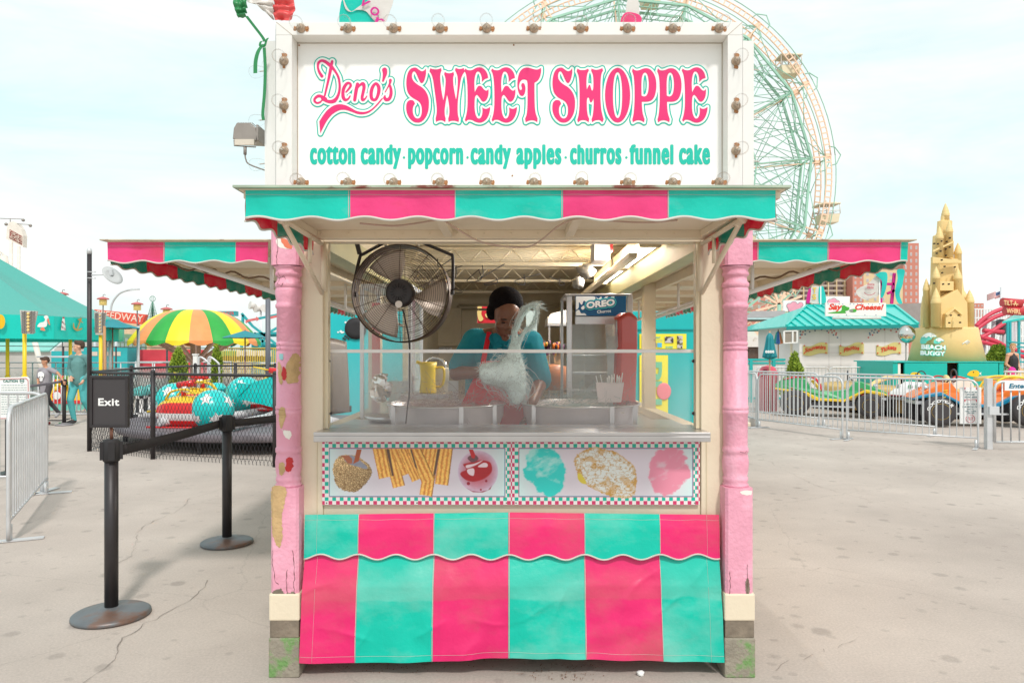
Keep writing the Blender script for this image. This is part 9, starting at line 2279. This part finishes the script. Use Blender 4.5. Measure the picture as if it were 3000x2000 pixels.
# the big wheel
WG,WPK = M('big_wheel_green',rgb(150,194,172),.5,var=.08,sc_=.3),M('big_wheel_peach',rgb(242,204,176),.5,var=.06,sc_=.3)
Yw = 76.0; kw = Yw / FPX; wc = P(1855,521,Yw); Rw = 566 * kw
W = thing('ferris_wheel','giant pale green and peach observation wheel rising behind the sweet stand','ferris wheel',(wc.x,Yw,0))
def wp_(a,r,dy=0.0): return Vector((wc.x + r * Rw * math.cos(a),Yw + dy,wc.z + r * Rw * math.sin(a)))
N16 = 16; A = [R(5.5 + 22.5 * k) for k in range(N16)]
mpk,mg,mth,mrg = MB(),MB(),MB(),MB()
def arc(r,a0,a1,dy,bulge=1.0,n=6): return [wp_(a0 + (a1 - a0) * i / n,r,dy) for i in range(n + 1)]
for k in range(N16):
 a0,a1 = A[k],A[k] + R(22.5); am = (a0 + a1) / 2
 for dy in (-1.3,1.3):
  for r in (1.0,.972): mpk.tube(arc(r,a0,a1,dy),.07,6)
  for i in range(13): a = a0 + (a1 - a0) * i / 13; mpk.beam(wp_(a,1.0,dy),wp_(a,.972,dy),.13,.10,up=(0,1,0))
  mg.tube(arc(1.022,a0,a1,dy),.05,5)
  mg.beam(wp_(a0,.90,dy),wp_(a1,.90,dy),.22,.22,up=(0,1,0)); mth.cyl(wp_(a0,.87,dy),wp_(a1,.87,dy),.06,5)
  for i in range(10): t0 = i / 10; mth.cyl(wp_(a0,.90,dy).lerp(wp_(a1,.90,dy),t0),wp_(a0,.87,dy).lerp(wp_(a1,.87,dy),t0 + .05),.04,4)
  mg.tube([wp_(a0 - R(2.8),.995,dy),wp_(a0 - R(2.4),1.025,dy),wp_(a0,1.05,dy),wp_(a0 + R(2.4),1.025,dy),wp_(a0 + R(2.8),.995,dy)],.06,6)
  mpk.beam(wp_(a0,.60,dy * .6),wp_(a0,1.0,dy),.14,.14,up=(0,1,0)); mg.beam(wp_(a0,.10,0),wp_(a0,.9,dy),.13,.13,up=(0,1,0))
  mg.beam(wp_(a0,.62,dy),wp_(a1,.62,dy),.12,.12,up=(0,1,0)); mg.beam(wp_(a0,.35,dy),wp_(a1,.35,dy),.10,.10,up=(0,1,0))
  for (ra,aa,rb,ab) in ((.9,a0,.62,am),(.9,a1,.62,am),(.9,am,.62,a0),(.9,am,.62,a1),(.97,a0,.9,am),(.97,a1,.9,am),(.9,a0,.35,am),(.9,a1,.35,am),(.9,a0,.62,a1),(.9,a1,.62,a0),(.62,a0,.35,a1),(.62,a1,.35,a0),(.97,a0,.75,am + R(11)),(.9,am,.15,a0 + R(30))): mth.cyl(wp_(aa,ra,dy),wp_(ab,rb,dy * .8),.042,5)
  mpk.prism([(-.35,-.3),(.35,-.3),(.25,.35),(-.25,.35)],wp_(a0,.985,dy),(-math.sin(a0),0,math.cos(a0)),(math.cos(a0),0,math.sin(a0)),.15)
 for r in (1.0,.9,.62): mg.cyl(wp_(a0,r,-1.3),wp_(a0,r,1.3),.08,6)
 for (p,q_2) in (((.9,a0,-1.3),(.9,am,1.3)),((.9,am,1.3),(.9,a1,-1.3)),((.62,a0,1.3),(.9,a0,-1.3))): mth.cyl(wp_(p[1],p[0],p[2]),wp_(q_2[1],q_2[0],q_2[2]),.045,4)
for a in (R(45),R(135)): pass
mpk.build('peach_rim',WPK,W); mg.build('green_frame',WG,W); mth.build('bracing',WG,W)
m = MB(); m.cyl(wp_(0,0,-3),wp_(0,0,3),1.2,24)
for s_ in (-1,1):
 for dy in (-4,4): m.beam(Vector((wc.x + s_ * 9,Yw + dy * 1.6,0)),Vector((wc.x,Yw + dy * .7,wc.z)),.5,.5)
m.build('support_legs',WG,W)
CBN = M('cabin_cream',rgb(222,208,178),.5,var=.06,sc_=.6)
def cabin(c,lab,tilt=0.0):
 rot = Matrix.Rotation(tilt,3,'Y'); t = thing('wheel_cabin',lab,'cabin',c,'cabins of the big wheel'); f = lambda x,y,z: Vector(c) + rot @ Vector((x,y,z)); m = MB()
 w1,w0,d = 1.05,.85,.8
 for (x0_,x1_,z0_,z1_) in ((w0,w1,-1.0,-.1),):
  vs = [f(s * (w0 if z < -.5 else w1),y_,z) for z in (-1.0,-.1) for s in (-1,1) for y_ in (-d,d)]; m.add(vs,[(0,1,3,2),(0,4,5,1),(2,3,7,6),(0,2,6,4),(1,5,7,3)])
 m.obox(f(0,0,.95),(2.3,1.8,.14),rot); m.obox(f(0,0,1.08),(1.7,1.2,.14),rot); m.build('body',CBN,t,bevel=.04)
 m = MB()
 for s in (-1,-.33,.33,1):
  for y_ in (-d,d): m.cyl(f(s * w1,y_,-.1),f(s * w1,y_,.95),.045,6)
 for z_ in (-.1,.25): m.tube([f(-w1,-d,z_),f(w1,-d,z_),f(w1,d,z_),f(-w1,d,z_)],.035,6,closed=True)
 for s in (-.66,0,.66): m.tube([f(s * w1 - .3,-d,.25),f(s * w1,-d,.1),f(s * w1 + .3,-d,.25)],.02,4)
 m.cyl(f(0,0,1.1),f(0,0,1.5),.12,8); m.build('window_frame',WF,t); MB().box(*[q for q in (c[0] - .8,c[0] + .8,c[1] - .1,c[1] + .1,c[2] - .9,c[2] - .3)]).build('seat',M('cabin_seat',rgb(150,140,120),.7),t)
cabin(P(2310,196,Yw - .2),'wheel cabin high on the right of the rim'); cabin(P(2422,628,Yw),'wheel cabin low on the right, beside the flap',R(-3)); cabin(P(1905,-8,Yw),'wheel cabin at the top edge behind the sign'); cabin(P(2180,690,Yw - .1),'cabin low behind the right flap')
# light masts behind the wheel foot
t = thing('lattice_mast','thin lattice mast with small lights behind the foot of the big wheel','mast',(X(2292,90),90,0)); y = 90; m = MB()
for du in (-4,4): m.cyl((X(2292 + du,y),y,0),P(2292 + du * .4,625,y),.06,5)
for i in range(24): m.cyl(P(2288.5,640 + i * 11,y),P(2295.5,646 + i * 11,y),.04,4)
m.box(X(2278,y),X(2306,y),y - .5,y + .5,Z(666,y),Z(664,y)); m.build('mast',WT,t)
t = thing('small_wheel','lower part of a green and peach ride arm beneath the right flap','ride',(X(2260,44),44,0)); y = 44; m = MB(); n_ = MB(); c = P(2282,892,y)
for a in (R(20),R(65),R(110),R(150),R(195),R(240),R(300)): n_.beam(c,c + Vector((70 * y / FPX * math.cos(a),.0,70 * y / FPX * math.sin(a))),.12,.12); m.beam(c + Vector((0,.3,0)),c + Vector((52 * y / FPX * math.cos(a + .3),.3,52 * y / FPX * math.sin(a + .3))),.09,.09)
m.box(X(2180,y),X(2184,y),y,y + .1,0,Z(830,y)); m.beam(P(2176,915,y),P(2290,912,y),.08,.08); m.build('green_arms',WG,t); n_.build('peach_arms',WPK,t)
MB().cyl(Vector((c.x,y,0)),c,.15,8).build('pillar',WG,t)
# a little litter near the stand
t = thing('litter_scrap','crumpled white paper scrap on the ground near the right front of the stand','litter',G(1877,1978)); MB().sph(G(1877,1978) + Vector((0,0,.012)),(.02,.016,.012),8,6,dist=.5).build('paper',WHITE,t)
LF = M('dead_leaves',rgb(132,100,82),.9); m = MB(); rr = random.Random(3)
for i in range(420):
 x = rr.uniform(-1,1); x = -.9 + abs(rr.gauss(0,.45)) if rr.random() < .6 else rr.gauss(.25,.12); yv = rr.uniform(3.5,3.75) if x < 0 else rr.uniform(3.42,3.6); a = rr.uniform(0,6.3); s = rr.uniform(.003,.009)
 m.add([(x,yv,.005),(x + s * math.cos(a),yv + s * math.sin(a),.008),(x + s * math.cos(a + 1.2),yv + s * math.sin(a + 1.2),.006)],[(0,1,2)])
m.build('leaf_litter',LF,None,kind='stuff')
# thin sea-air haze over the far rides and blocks
hz = bpy.data.materials.new('sea_haze'); hz.use_nodes = True; n = hz.node_tree; n.nodes.clear(); o_ = n.nodes.new('ShaderNodeOutputMaterial'); v_ = n.nodes.new('ShaderNodeVolumePrincipled'); v_.inputs['Color'].default_value = (.93,.97,.98,1); v_.inputs['Density'].default_value = HAZE if 'HAZE' in globals() else .0011; v_.inputs['Anisotropy'].default_value = .3; n.links.new(v_.outputs[0],o_.inputs['Volume'])
if USE_HAZE: MB().box(-420,420,-20,420,-1,75).build('haze',hz,None,kind='stuff')
